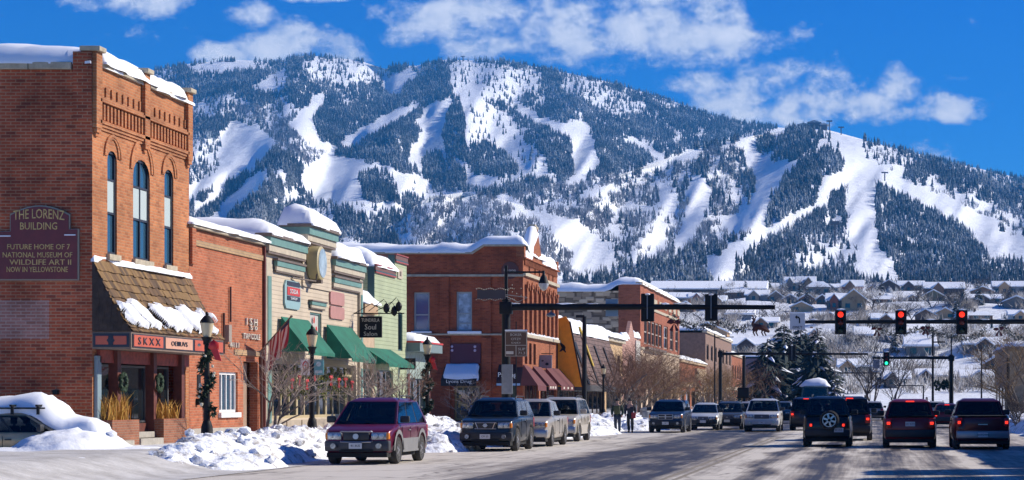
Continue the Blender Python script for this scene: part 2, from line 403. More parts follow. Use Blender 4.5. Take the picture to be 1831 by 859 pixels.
fine_ = NZ(1.0, (7, .12, 1), 6); blotch = NZ(1.6, (1, .45, 1), 9, .75)
bare = MM('ADD', bare, MM('MULTIPLY', MM('SUBTRACT', grain, .5), .4)); bare = MM('ADD', bare, MM('ADD', MM('MULTIPLY', MM('SUBTRACT', fine_, .5), 1.1), MM('MULTIPLY', MM('SUBTRACT', blotch, .5), .9)))
r = N.new('ShaderNodeValToRGB'); r.color_ramp.elements[0].position = .12; r.color_ramp.elements[0].color = (.58, .53, .46, 1)
r.color_ramp.elements[1].position = .95; r.color_ramp.elements[1].color = (.05, .042, .036, 1)
e = r.color_ramp.elements.new(.5); e.color = (.31, .27, .225, 1)
L.new(bare, r.inputs[0])
vc = N.new('ShaderNodeTexVoronoi'); vc.feature = 'DISTANCE_TO_EDGE'; vc.inputs['Scale'].default_value = .16; mpc = N.new('ShaderNodeMapping'); nzc = N.new('ShaderNodeTexNoise'); nzc.inputs['Scale'].default_value = .7; nzc.inputs['Detail'].default_value = 5
L.new(tc.outputs['Object'], nzc.inputs['Vector']); vm = N.new('ShaderNodeVectorMath'); vm.operation = 'MULTIPLY_ADD'; vm.inputs[1].default_value = (1.6, 1.6, 0); L.new(nzc.outputs['Color'], vm.inputs[0]); L.new(tc.outputs['Object'], vm.inputs[2]); L.new(vm.outputs[0], vc.inputs['Vector'])
rc = N.new('ShaderNodeValToRGB'); rc.color_ramp.elements[0].position = .002; rc.color_ramp.elements[0].color = (.35, .33, .32, 1); rc.color_ramp.elements[1].position = .009; rc.color_ramp.elements[1].color = (1, 1, 1, 1); L.new(vc.outputs['Distance'], rc.inputs[0])
mxc = N.new('ShaderNodeMix'); mxc.data_type = 'RGBA'; mxc.blend_type = 'MULTIPLY'; mxc.inputs[0].default_value = 1; L.new(r.outputs[0], mxc.inputs[6]); L.new(rc.outputs[0], mxc.inputs[7]); L.new(mxc.outputs[2], b.inputs['Base Color'])
rr = N.new('ShaderNodeMapRange'); rr.inputs['To Min'].default_value = .85; rr.inputs['To Max'].default_value = .5; L.new(bare, rr.inputs['Value']); L.new(rr.outputs[0], b.inputs['Roughness'])
bp = N.new('ShaderNodeBump'); bp.inputs['Strength'].default_value = .35; bp.inputs['Distance'].default_value = .03; L.new(MM('ADD', grain, MM('MULTIPLY', patch, 2)), bp.inputs['Height']); L.new(bp.outputs[0], b.inputs['Normal'])
def sheet(name, x0, x1, y0, y1, m, dz, nx=14, ny=90):
    a, c = np.meshgrid(np.linspace(x0, x1, nx), np.linspace(y0, y1, ny)); z = gz(a, c) + dz
    o = finish(name, grid_mesh(name, np.stack([a, c, z], -1).reshape(-1, 3), ny, nx), m, local=True); return tag(o, kind='structure')
sheet('road', -15.4, 7.3, -40, 330, rm, .006, 40, 260)
snowroad = mat('packed_snow', (.44, .415, .38), .85, var=.2, vscale=1.2, bump=.4, bscale=6, c2=(.63, .61, .58))
sheet('side_street', -60, -15.5, 93, 118, snowroad, .012, 40, 12); 
sheet('side_street', -60, -14.6, 22, 53.4, snowroad, .02, 90, 60)
yel = mat('worn_yellow_paint', (.36, .29, .16), .8, var=.5, vscale=3, c2=(.3, .26, .22))
for dx in (0, .28):
    for y0, y1 in ((-10, 91), (121, 320)):
        sheet('centre_line', -4.55 + dx, -4.43 + dx, y0, y1, yel, .011, 2, 40)

# ------------------------------------------------------------------ mountains (relief is real depth)
BACK = [(-900,330),(-300,250),(0,180),(200,135),(280,125),(340,114),(400,108),(440,108),(490,112),(545,99),(600,104),(640,108),(690,124),(705,118),(745,118),(775,110),(800,107),(830,108),(900,110),(970,122),(1080,145),(1200,180),(1260,203),(1330,220),(1400,229),(1500,240),(1700,290),(2000,360),(2700,480)]
FRONT = [(-900,515),(0,508),(400,470),(600,430),(700,405),(735,372),(770,352),(830,344),(880,353),(950,370),(1000,356),(1050,334),(1100,316),(1150,299),(1200,281),(1251,263),(1318,249),(1392,235),(1426,229),(1455,226),(1478,232),(1508,240),(1541,249),(1612,273),(1671,290),(1746,314),(1831,343),(2000,395),(2400,480),(2900,512)]
BKX, BKY = np.array(BACK, float).T; FTX, FTY = np.array(FRONT, float).T
YB = 1480.0
def yr_front(x): return np.interp(x, [-900, 600, 900, 1150, 1455, 1831, 2900], [2100, 2150, 2400, 2800, 3200, 3000, 2700])
SPURS = dict(b=[(190, 55, 830, 190, 850, 330), (160, 60, 720, 290, 700, 350), (170, 60, 640, 190, 690, 250), (150, 60, 520, 240, 480, 330), (150, 50, 980, 230, 960, 300), (130, 50, 1090, 240, 1080, 300), (120, 60, 520, 110, 505, 160)],
  f=[(210, 85, 1600, 320, 1665, 490), (190, 75, 1500, 265, 1400, 400), (110, 60, 1380, 440, 1340, 490), (130, 60, 1120, 400, 1150, 480)])
def surf(x, y, which):
    """point on the mountain seen in direction (x, y) of the photograph's own pixel grid"""
    x = np.asarray(x, float); y = np.asarray(y, float)
    if which == 'b': top, Yr = np.interp(x, BKX, BKY), 4700.0
    else: top, Yr = np.interp(x, FTX, FTY), yr_front(x)
    t = np.clip((518 - y) / np.maximum(518 - top, 1), 0, 1.0)
    Yd = YB + (Yr - YB) * t ** .93
    amp = np.sin(np.clip(t, 0, 1) * math.pi) ** .6
    s = 11 if which == 'b' else 31
    q = 1 if which == 'b' else .75
    Yd = Yd + amp * q * ((fbm(x / 190 + y / 400, y / 330, s, 3) - .5) * 1150 + (fbm(x / 60 + y / 110, y / 120, s + 5, 3) - .5) * 420)
    for (A_, w_, x0, y0, x1, y1) in SPURS[which]:      # spurs and gullies that turn one flank of a run away from the sun
        xc_ = x0 + (x1 - x0) * (y - y0) / (y1 - y0); win_ = np.exp(-((y - (y0 + y1) / 2) / (abs(y1 - y0) * .62)) ** 4)
        Yd = Yd - A_ * np.exp(-((x - xc_) / w_) ** 2) * win_ * np.minimum(1, amp * 1.5)
    return np.stack([(x - CX) / FPX * Yd, Yd, HC + (CY - y) / FPX * Yd], -1)
def mountain(which, x0, x1):
    X = np.arange(x0, x1, 6.0); T = np.concatenate([np.linspace(0, 1, 110)])
    top = np.interp(X, BKX, BKY) if which == 'b' else np.interp(X, FTX, FTY)
    rows = [surf(X, 518 - (518 - top) * t, which) for t in T]
    for k in range(1, 6):                            # the far side falls away behind the ridge
        q = rows[109].copy(); q[:, 1] += 260 * k; q[:, 2] -= 60 * k * k ** .3 + 8 * k; rows.append(q)
    Vv = np.stack(rows).reshape(-1, 3)
    me = grid_mesh('mountain', Vv, len(rows), len(X)); me.polygons.foreach_set('use_smooth', np.ones(len(me.polygons), bool))
    return tag(finish('mountain', me, MSNOW, local=True), kind='structure')
MSNOW = bpy.data.materials.new('mountain_snow'); MSNOW.use_nodes = True; N, L = nt(MSNOW); b = N['Principled BSDF']; b.inputs['Roughness'].default_value = .8; b.inputs['Specular IOR Level'].default_value = .1
tc = N.new('ShaderNodeTexCoord')
n = N.new('ShaderNodeTexNoise'); n.inputs['Scale'].default_value = .02; n.inputs['Detail'].default_value = 9; n.inputs['Roughness'].default_value = .7; L.new(tc.outputs['Object'], n.inputs['Vector'])
b.inputs['Base Color'].default_value = (.88, .9, .93, 1)
bp = N.new('ShaderNodeBump'); bp.inputs['Strength'].default_value = .55; bp.inputs['Distance'].default_value = 14; L.new(n.outputs['Fac'], bp.inputs['Height']); L.new(bp.outputs[0], b.inputs['Normal'])
mountain('b', -900, 2700); mountain('f', -900, 2900)

# ------------------------------------------------------------------ ski runs and woods
RUNS = [  # (conifer density, bare-wood density, outline)
 (.9,.15,[(337,170),(480,150),(720,150),(760,300),(560,300),(337,300)]),
 (.15,.9,[(426,175),(517,210),(590,274),(560,300),(500,262),(470,230),(420,200)]),
 (.12,.8,[(905,356),(1040,318),(1157,312),(1202,356),(1157,423),(1094,436),(1040,400),(960,372)]),
 (.1,.55,[(700,405),(767,348),(830,341),(882,356),(971,400),(1027,441),(1090,480),(1000,505),(760,470)]),
 (.25,.6,[(1150,300),(1318,255),(1329,312),(1344,364),(1299,409),(1262,442),(1150,480),(1090,440),(1110,330)]),
 (.0,.06,[(1163,310),(1207,333),(1215,365),(1180,400),(1190,440),(1150,470),(1130,450),(1165,400),(1190,350)]),
 (.8,.2,[(1150,470),(1262,445),(1268,500),(1090,505)]),
 (.02,0,[(330,118),(400,110),(485,112),(470,117),(400,117),(345,121)]),
 (.05,0,[(454,157),(501,124),(512,124),(507,157)]),
 (.22,0,[(562,103),(620,106),(692,123),(690,138),(650,138),(600,145),(565,133),(545,115)]),
 (0,0,[(701,131),(737,125),(739,131),(707,159),(680,159)]),
 (.3,.2,[(360,175),(430,168),(440,185),(399,200),(345,195)]),
 (.3,.2,[(337,255),(399,246),(405,300),(380,330),(337,345)]),
 (0,0,[(411,215),(454,228),(478,238),(486,262),(470,278),(446,302),(399,325),(375,335),(337,360),(337,336),(375,315),(398,295),(403,270),(396,246)]),
 (0,0,[(561,173),(573,171),(575,183),(553,211),(565,238),(581,254),(600,266),(597,275),(557,262),(525,230),(521,216),(533,203),(553,187)]),
 (.1,0,[(498,183),(525,189),(527,199),(509,195)]),
 (0,0,[(745,182),(748,186),(695,219),(652,243),(616,262),(610,258),(624,242),(660,224),(695,203)]),
 (0,0,[(585,276),(640,287),(690,300),(762,322),(765,335),(712,344),(690,330),(650,325),(645,345),(640,362),(610,364),(565,352),(543,330),(545,308),(562,292)]),
 (1,0,[(644,322),(660,309),(690,312),(709,330),(708,357),(650,358)]),
 (0,0,[(474,302),(478,313),(466,337),(438,357),(399,398),(369,398),(383,377),(418,349),(446,317)]),
 (.05,.1,[(486,302),(513,306),(505,325),(533,353),(513,363),(509,333)]),
 (.1,.2,[(520,375),(590,370),(600,392),(540,398)]),
 (0,0,[(879,350),(905,346),(934,371),(971,380),(1016,395),(1064,421),(1094,443),(1098,478),(1020,482),(1027,449),(990,413),(934,380),(908,363)]),
 (.13,0,[(805,114),(819,108),(878,112),(930,122),(937,129),(961,127),(963,155),(933,159),(926,179),(922,187),(898,175),(866,173),(850,159),(827,151),(807,151),(811,131)]),
 (.05,0,[(815,150),(845,163),(862,180),(866,200),(876,218),(886,242),(909,264),(929,287),(942,304),(932,320),(912,322),(880,303),(864,280),(856,262),(840,262),(834,235),(830,200),(822,180)]),
 (0,0,[(779,179),(807,177),(809,195),(801,218),(790,240),(795,262),(802,282),(770,273),(750,300),(735,293),(740,270),(743,255),(758,230),(746,215),(760,195)]),
 (0,0,[(800,284),(835,290),(850,310),(895,322),(882,330),(840,330),(836,308),(800,294)]),
 (1,0,[(759,282),(775,274),(800,284),(833,305),(835,337),(775,332),(757,318)]),
 (1,0,[(848,262),(862,255),(885,268),(905,280),(925,305),(915,320),(893,322),(860,305),(848,290)]),
 (.85,.1,[(806,195),(820,180),(832,205),(834,262),(832,285),(800,280),(797,262),(790,245)]),
 (.05,0,[(862,185),(898,199),(922,215),(935,238),(939,254),(971,282),(979,306),(985,312),(945,314),(931,294),(912,270),(896,250),(894,226),(876,199)]),
 (0,0,[(922,184),(980,214),(1026,226),(1042,236),(1054,242),(1058,256),(1071,286),(1065,302),(1028,308),(1026,266),(1017,238),(990,226),(920,190)]),
 (0,0,[(1096,236),(1127,246),(1171,264),(1187,274),(1171,281),(1159,263),(1125,250)]),
 (.1,0,[(1035,158),(1060,164),(1095,174),(1070,172)]),
 (.05,.1,[(1040,345),(1090,330),(1105,338),(1060,360)]), (.0,.05,[(1098,372),(1160,366),(1162,372),(1100,380)]), (.02,.05,[(1010,322),(1035,312),(1045,320),(1020,334)]), (.05,.05,[(620,360),(700,362),(720,372),(640,375)]), (.0,.0,[(870,215),(878,213),(905,255),(912,268),(904,268)]), (.3,.1,[(1000,120),(1100,160),(1160,190),(1110,200),(1020,160)]),
 (.0,.0,[(1010,205),(1040,218),(1062,232),(1056,234),(1030,222)]), (.1,.0,[(735,330),(790,345),(860,345),(850,352),(760,350)]), (.0,.0,[(346,372),(370,352),(400,335),(404,340),(372,362),(350,382)]),
 # front hill
 (.0,.0,[(1232,330),(1252,318),(1268,340),(1258,380),(1240,420),(1222,450),(1205,455),(1228,400),(1238,360)]), (.0,.05,[(1180,400),(1250,395),(1290,385),(1290,391),(1240,404),(1180,408)]), (.0,.0,[(1640,320),(1700,348),(1760,380),(1840,418),(1840,424),(1755,388),(1690,354)]),
 (0,0,[(1143,302),(1218,274),(1262,262),(1262,268),(1218,282),(1150,306)]),
 (0,0,[(1318,252),(1396,231),(1409,231),(1388,248),(1385,271),(1359,282),(1336,276),(1329,263)]),
 (.95,.1,[(1387,270),(1392,250),(1412,234),(1450,230),(1480,236),(1487,246),(1448,268),(1390,291)]),
 (.9,.3,[(1355,270),(1358,254),(1372,246),(1388,250),(1384,270),(1365,278)]),
 (0,0,[(1336,280),(1381,293),(1388,293),(1448,274),(1489,246),(1502,256),(1463,275),(1422,295),(1411,314),(1407,329),(1388,344),(1377,366),(1366,392),(1364,410),(1325,412),(1299,411),(1273,424),(1280,409),(1306,390),(1344,364),(1351,334),(1359,315),(1340,297)]),
 (1,0,[(1416,306),(1425,296),(1465,276),(1500,262),(1519,296),(1480,312),(1462,330),(1448,360),(1412,388),(1366,412),(1364,395),(1380,350)]),
 (0,0,[(1478,228),(1508,238),(1541,247),(1545,286),(1560,293),(1597,308),(1619,319),(1671,349),(1727,379),(1783,412),(1840,438),(1840,482),(1791,463),(1746,422),(1690,381),(1634,351),(1578,329),(1571,321),(1541,310),(1522,303),(1508,271),(1494,245)]),
 (.15,.15,[(1545,254),(1612,272),(1627,286),(1616,315),(1560,291)]),
 (.5,.45,[(1616,295),(1690,288),(1840,343),(1840,425),(1731,373),(1671,344),(1619,317)]),
 (.1,.25,[(1655,330),(1727,358),(1783,388),(1840,410),(1840,400),(1780,372),(1700,338),(1665,322)]),
 (0,0,[(1478,315),(1522,300),(1571,319),(1560,336),(1563,420),(1597,478),(1606,498),(1535,488),(1534,440),(1519,425),(1520,379),(1520,338),(1508,332),(1474,366),(1411,399),(1359,425),(1329,455),(1310,459),(1312,498),(1264,498),(1265,461),(1284,457),(1306,438),(1351,420),(1411,390),(1448,371),(1465,349),(1470,330)]),
 (.25,.15,[(1433,423),(1515,409),(1536,463),(1485,478),(1388,480),(1411,457),(1444,446)]),
 (.35,.3,[(1739,453),(1840,478),(1840,502),(1761,496)]),
 (.75,.2,[(1640,440),(1700,430),(1739,455),(1740,480),(1680,490)]),
]
def inpoly(x, y, poly):
    r = np.zeros(x.shape, bool); n = len(poly)
    for i in range(n):
        (x1, y1), (x2, y2) = poly[i], poly[i - 1]
        with np.errstate(divide='ignore', invalid='ignore'):
            r ^= ((y1 > y) != (y2 > y)) & (x < (x2 - x1) * (y - y1) / ((y2 - y1) or 1e-9) + x1)
    return r
rg = np.random.default_rng(5)
def wood(n, which_d, x0=40, x1=1980):
    x = rg.uniform(x0, x1, n); y = rg.uniform(96, 516, n)
    jx = x + (fbm(x / 14, y / 14, 61, 2) - .5) * 16; jy = y + (fbm(x / 14, y / 14, 71, 2) - .5) * 12
    d = np.where(which_d == 0, .82, .28) * np.ones(n)
    for c, w_, poly in RUNS:
        v_ = c if which_d == 0 else w_
        m = inpoly(jx, jy, poly)
        if v_ > .3: d[m] = v_
        else:
            q_ = 12 if which_d == 0 else 6; m2 = m | inpoly(jx, jy - q_, poly) | inpoly(jx - 5, jy - q_ / 2, poly) | inpoly(jx + 5, jy - q_ / 2, poly); v_ = v_ * .55; d[m2] = np.minimum(d[m2], v_); d[m] = v_
    tb, tf = np.interp(x, BKX, BKY), np.interp(x, FTX, FTY)
    front = y > tf
    d = np.where(y < tb + .5, 0, d)
    ft = np.clip((518 - y) / np.maximum(518 - np.where(front, tf, tb), 1), 0, 1)
    Yd = YB + (np.where(front, yr_front(x), 4700) - YB) * ft
    clump = fbm(x / 22, y / 16, 81, 3)
    d = d * np.clip(.1 + 2.1 * (clump - .2), .12, 1.1) if which_d == 0 else d * np.clip(2.4 * (clump - .28), 0.05, 1.2)
    keep = rg.random(n) < d * np.clip(Yd / 4200, .3, 1)
    x, y, front = x[keep], y[keep], front[keep]
    return np.where(front[:, None], surf(x, y, 'f'), surf(x, y, 'b'))
def conifers(B):
    n = len(B); k = 5; hgt = rg.uniform(6.5, 15, n) * (1 - .25 * (B[:, 1] < 2300)); rad = hgt * rg.uniform(.17, .27, n); a0 = rg.uniform(0, 6.28, n)
    lean = rg.normal(0, .03, (n, 2))
    tiers = [(.02, .50, 1.0), (.30, .76, .74), (.56, 1.0, .46)]
    Vs, Fs, off = [], [], 0
    for (b0, t0, rr_) in tiers:
        ang = a0[:, None] + np.arange(k) * 6.2832 / k + rg.uniform(-.25, .25, (n, k))
        rj = rad[:, None] * rr_ * rg.uniform(.7, 1.25, (n, k))
        ring = np.stack([B[:, 0, None] + np.cos(ang) * rj + lean[:, :1] * hgt[:, None] * b0, B[:, 1, None] + np.sin(ang) * rj, B[:, 2, None] + hgt[:, None] * (b0 + rg.uniform(-.05, .03, (n, k)))], -1)
        tip = np.stack([B[:, 0] + lean[:, 0] * hgt, B[:, 1] + lean[:, 1] * hgt, B[:, 2] + hgt * t0], -1)
        Vt = np.concatenate([ring, tip[:, None]], 1).reshape(-1, 3); Vs.append(Vt)
        base = off + np.arange(n)[:, None] * (k + 1); i = np.arange(k)[None]
        Fs.append(np.stack([base + i, base + (i + 1) % k, np.broadcast_to(base + k, (n, k))], -1).reshape(-1, 3)); off += n * (k + 1)
    return np.concatenate(Vs), np.concatenate(Fs)
def brush(B, kk=7, wk=1.0):
    n = len(B); hgt = rg.uniform(5, 11, n)
    Vs, Fs = [], []; off = 0
    for j in range(kk):
        a = rg.uniform(0, 6.28, n); l = rg.uniform(.05, .42, n) * hgt; w = rg.uniform(.25, .6, n) * wk; z0 = rg.uniform(0, .35, n) * hgt
        ox, oy = rg.normal(0, 1.6, n), rg.normal(0, 1.6, n)
        p0 = B + np.stack([ox - w, oy, z0 - .3], -1); p1 = B + np.stack([ox + w, oy + .4, z0 - .3], -1)
        p2 = B + np.stack([ox + np.cos(a) * l, oy + np.sin(a) * l, hgt * rg.uniform(.6, 1.05, n)], -1)
        Vs.append(np.stack([p0, p1, p2], 1).reshape(-1, 3)); Fs.append(np.arange(off, off + 3 * n).reshape(-1, 3)); off += 3 * n
    return np.concatenate(Vs), np.concatenate(Fs)
def wood_mat(name, dark, mid, snow, amt, scale):
    m = bpy.data.materials.new(name); m.use_nodes = True; N, L = nt(m); b = N['Principled BSDF']; b.inputs['Roughness'].default_value = .9; b.inputs['Specular IOR Level'].default_value = .1
    tc = N.new('ShaderNodeTexCoord'); n = N.new('ShaderNodeTexNoise'); n.inputs['Scale'].default_value = scale; n.inputs['Detail'].default_value = 4; L.new(tc.outputs['Object'], n.inputs['Vector'])
    n2 = N.new('ShaderNodeTexNoise'); n2.inputs['Scale'].default_value = scale * .04; n2.inputs['Detail'].default_value = 4; L.new(tc.outputs['Object'], n2.inputs['Vector'])
    ad = N.new('ShaderNodeMath'); ad.operation = 'MULTIPLY_ADD'; ad.inputs[1].default_value = .55; L.new(n.outputs['Fac'], ad.inputs[0])
    h = N.new('ShaderNodeMath'); h.operation = 'MULTIPLY'; h.inputs[1].default_value = .45; L.new(n2.outputs['Fac'], h.inputs[0]); L.new(h.outputs[0], ad.inputs[2])
    r = N.new('ShaderNodeValToRGB'); e = r.color_ramp.elements; e[0].position = .38; e[0].color = (*dark, 1); e[1].position = .5; e[1].color = (*mid, 1)
    q = e.new(.5 + amt); q.color = (*snow, 1)
    L.new(ad.outputs[0], r.inputs[0]); L.new(r.outputs[0], b.inputs['Base Color']); return m
CONM = wood_mat('frosted_conifer', (.016, .024, .024), (.045, .055, .058), (.42, .46, .5), .17, .35)
BRM = wood_mat('bare_twigs', (.13, .12, .115), (.26, .24, .23), (.62, .63, .65), .14, .3)
Vf, Ff = conifers(wood(280000, 0)); print('conifers', len(Ff) // 15)
tag(finish('conifer_forest', np_mesh('conifer_forest', Vf, Ff), CONM, local=True), 'dark frosted conifer forest covering the ski mountain between the white runs', 'forest', kind='stuff')
Vf, Ff = brush(wood(150000, 1)); print('brush', len(Ff) // 7)
tag(finish('bare_woodland', np_mesh('bare_woodland', Vf, Ff), BRM, local=True), 'grey leafless aspen brush spread over the snowy mountain slopes', 'woodland', kind='stuff')

# air between here and the mountain
HAZE = True
if HAZE:
    hb = MB().box(-4200, 4300, -80, 7200, -1.0, 1250); hm = bpy.data.materials.new('haze'); hm.use_nodes = True; N, L = nt(hm)
    for q in list(N):
        if q.type == 'BSDF_PRINCIPLED': N.remove(q)
    vp = N.new('ShaderNodeVolumePrincipled'); vp.inputs['Color'].default_value = (.07, .42, 1, 1); vp.inputs['Density'].default_value = 1.1e-4; vp.inputs['Anisotropy'].default_value = 0
    L.new(vp.outputs[0], N['Material Output'].inputs['Volume'])
    tag(hb.build('haze', hm), 'thin blue winter air between the street and mountain', 'haze', kind='stuff')
# ------------------------------------------------------------------ building helpers
def wallo(mb, ax, c, a0, a1, z0, z1, ops=(), depth=.22):
    """wall face at X=c (ax 'x', faces +X) or Y=c (ax 'y', faces -Y) with real openings and their reveals"""
    s = -1 if ax == 'x' else 1
    def p(a, z, d=0): return (c + s * d, a, z) if ax == 'x' else (a, c + s * d, z)
    A = sorted({a0, a1, *[o[0] for o in ops], *[o[1] for o in ops]}); Z = sorted({z0, z1, *[o[2] for o in ops], *[o[3] for o in ops]})
    A = [a for a in A if a0 <= a <= a1]; Z = [z for z in Z if z0 <= z <= z1]
    for i in range(len(A) - 1):
        for j in range(len(Z) - 1):
            am, zm = (A[i] + A[i + 1]) / 2, (Z[j] + Z[j + 1]) / 2
            if any(o[0] < am < o[1] and o[2] < zm < o[3] for o in ops): continue
            mb.face([p(A[i], Z[j]), p(A[i + 1], Z[j]), p(A[i + 1], Z[j + 1]), p(A[i], Z[j + 1])])
    for o in ops:
        b0, b1, y0, y1 = o[:4]
        for q in (((b0, y0), (b0, y1)), ((b1, y0), (b1, y1)), ((b0, y0), (b1, y0)), ((b0, y1), (b1, y1))):
            mb.face([p(*q[0]), p(*q[1]), p(*q[1], depth), p(*q[0], depth)])
def spandrel(mb, ax, c, a0, a1, zs, zt, n=8):
    def p(a, z): return (c, a, z) if ax == 'x' else (a, c, z)
    am, hw = (a0 + a1) / 2, (a1 - a0) / 2
    pts = [(am + hw * math.cos(math.pi * k / n), zs + (zt - zs) * math.sin(math.pi * k / n)) for k in range(n + 1)]
    for k in range(n):
        (u0, v0), (u1, v1) = pts[k], pts[k + 1]
        mb.face([p(u0, v0), p(u1, v1), p(u1, zt), p(u0, zt)])
def bx(mb, ax, c, a0, a1, z0, z1, d0, d1):
    """box standing d0..d1 in front of the wall plane"""
    if ax == 'x': mb.box(c + d0, c + d1, a0, a1, z0, z1)
    else: mb.box(a0, a1, c - d1, c - d0, z0, z1)
def win(par, ax, c, a0, a1, z0, z1, fm, gm_=None, v=(), h=(), inset=.15, fw=.07, label=None, name='window', sill=None):
    mb = MB()
    for (q0, q1, y0, y1) in ((a0, a0 + fw, z0, z1), (a1 - fw, a1, z0, z1), (a0 + fw, a1 - fw, z0, z0 + fw), (a0 + fw, a1 - fw, z1 - fw, z1)):
        bx(mb, ax, c, q0, q1, y0, y1, -inset - .03, -inset + .05)
    for f in v: x_ = a0 + (a1 - a0) * f; bx(mb, ax, c, x_ - fw * .4, x_ + fw * .4, z0 + fw, z1 - fw, -inset - .03, -inset + .045)
    for f in h: z_ = z0 + (z1 - z0) * f; bx(mb, ax, c, a0 + fw, a1 - fw, z_ - fw * .4, z_ + fw * .4, -inset - .03, -inset + .04)
    w = mb.build(name, fm, par)
    mb = MB(); bx(mb, ax, c, a0 + fw * .9, a1 - fw * .9, z0 + fw * .9, z1 - fw * .9, -inset - .025, -inset - .005); mb.build('pane', gm_ or SKYGLASS, w)
    if sill:
        mb = MB(); bx(mb, ax, c, a0 - .08, a1 + .08, z0 - .16, z0 - .002, -.1, .1); mb.build('sill', sill, w)
    return w
def archband(mb, ax, c, am, z0, r0, r1, rise, d0, d1, n=10, a_0=0, a_1=math.pi):
    """brick hood: band between two ellipses, standing in front of the wall"""
    def p(a, z, d): return (c + d, a, z) if ax == 'x' else (a, c - d, z)
    k = rise / r0
    for i in range(n):
        t0, t1 = a_0 + (a_1 - a_0) * i / n, a_0 + (a_1 - a_0) * (i + 1) / n
        q = [(am + r * math.cos(t), z0 + (r if r == r0 else r) * math.sin(t) * k + (0 if r == r0 else 0)) for r, t in ((r0, t0), (r1, t0), (r1, t1), (r0, t1))]
        mb.mesh([p(*x, d1) for x in q] + [p(*x, d0) for x in q], [(0,1,2,3), (4,5,1,0), (6,7,3,2), (5,6,2,1), (7,4,0,3)])
def snow_slab(par, x0, x1, y0, y1, zf, th, r=.6, seed=1, over=.12, name='roof_snow', res=.35, lump=.35, m=None, label=None):
    x0 -= over; x1 += over; y0 -= over; y1 += over
    nx = max(6, min(60, int((x1 - x0) / res))); ny = max(6, min(90, int((y1 - y0) / res)))
    X, Y = np.meshgrid(np.linspace(0, 1, nx), np.linspace(0, 1, ny))
    X = x0 + (x1 - x0) * (.5 - .5 * np.cos(math.pi * X)) * .35 + (x1 - x0) * X * .65; Y = y0 + (y1 - y0) * (.5 - .5 * np.cos(math.pi * Y)) * .35 + (y1 - y0) * Y * .65
    d = np.minimum.reduce([X - x0, x1 - X, Y - y0, y1 - Y]); e = np.sqrt(np.clip(1 - (1 - np.clip(d / r, 0, 1)) ** 2, 0, 1))
    nz_ = fbm(X / 1.6, Y / 1.6, seed, 3) - .5
    Z = (zf(X, Y) if callable(zf) else zf + 0 * X) + th * .85 * e * (1 + lump * 3 * nz_ + .5 * (fbm(X / .5, Y / .6, seed + 11, 3) - .5)) + .05 * e
    th_ = 0; wob_ = (1 - e) * .3 * (fbm(X / .8, Y / .8, seed + 3, 2) - .5)
    X = X + wob_; Y = Y + wob_
    # skirt: the rim turns down and under
    V = np.stack([X, Y, Z], -1); top = V.reshape(-1, 3)
    ring = np.concatenate([V[0, :], V[1:, -1], V[-1, -2::-1], V[-2:0:-1, 0]]).copy(); ring[:, 2] -= .07
    n0 = len(top); i = np.arange((ny - 1) * (nx - 1)); rr_, cc = i // (nx - 1), i % (nx - 1); a = rr_ * nx + cc
    F = [np.stack([a, a + 1, a + nx + 1, a + nx], 1)]
    idx = np.arange(nx * ny).reshape(ny, nx); ri = np.concatenate([idx[0, :], idx[1:, -1], idx[-1, -2::-1], idx[-2:0:-1, 0]]); k = np.arange(len(ri)); j = (k + 1) % len(ri)
    F.append(np.stack([ri[j], ri[k], n0 + k, n0 + j], 1))
    me = np_mesh(name, np.concatenate([top, ring]), np.concatenate(F)); me.polygons.foreach_set('use_smooth', np.ones(len(me.polygons), bool))
    o = finish(name, me, m or ROOFSNOW, par)
    if label: o['label'] = label
    return o
def text_fit(name, txt, pos, w, h, facing, m, par, ext=.008, bend=0, tilt=0):
    me = text_mb(txt, 1.0, 1, ext / max(h, .01)); n = len(me.vertices); a = np.empty(n * 3); me.vertices.foreach_get('co', a); a = a.reshape(-1, 3)
    lo, hi = a.min(0), a.max(0); c = (lo + hi) / 2
    a = (a - c) * [w / (hi[0] - lo[0]), h / (hi[1] - lo[1]), ext / max(hi[2] - lo[2], 1e-6) * 2]
    if bend: a[:, 1] -= bend * (a[:, 0] / (w / 2)) ** 2
    me.vertices.foreach_set('co', np.ascontiguousarray(a, dtype=np.float32).ravel())
    if tilt: me.transform(Matrix.Rotation(tilt, 4, 'Z'))
    me.transform(Matrix.Rotation(R(90), 4, 'X'))
    if facing == '+X': me.transform(Matrix.Rotation(R(90), 4, 'Z'))
    if facing == '+Y': me.transform(Matrix.Rotation(R(180), 4, 'Z'))
    me.transform(Matrix.Translation(Vector(pos)))
    return finish(name, me, m, par)
def shell(mb, x0, x1, y0, y1, z0, z1, roof=True, front=True, side=True):
    """the plain remaining faces of a block: back, far end, roof"""
    mb.face([(x0, y0, z0), (x0, y1, z0), (x0, y1, z1), (x0, y0, z1)]); mb.face([(x0, y1, z0), (x1, y1, z0), (x1, y1, z1), (x0, y1, z1)])
    if roof: mb.face([(x0, y0, z1), (x1, y0, z1), (x1, y1, z1), (x0, y1, z1)])
    if front: mb.face([(x1, y0, z0), (x1, y1, z0), (x1, y1, z1), (x1, y0, z1)])
    if side: mb.face([(x0, y0, z0), (x1, y0, z0), (x1, y0, z1), (x0, y0, z1)])
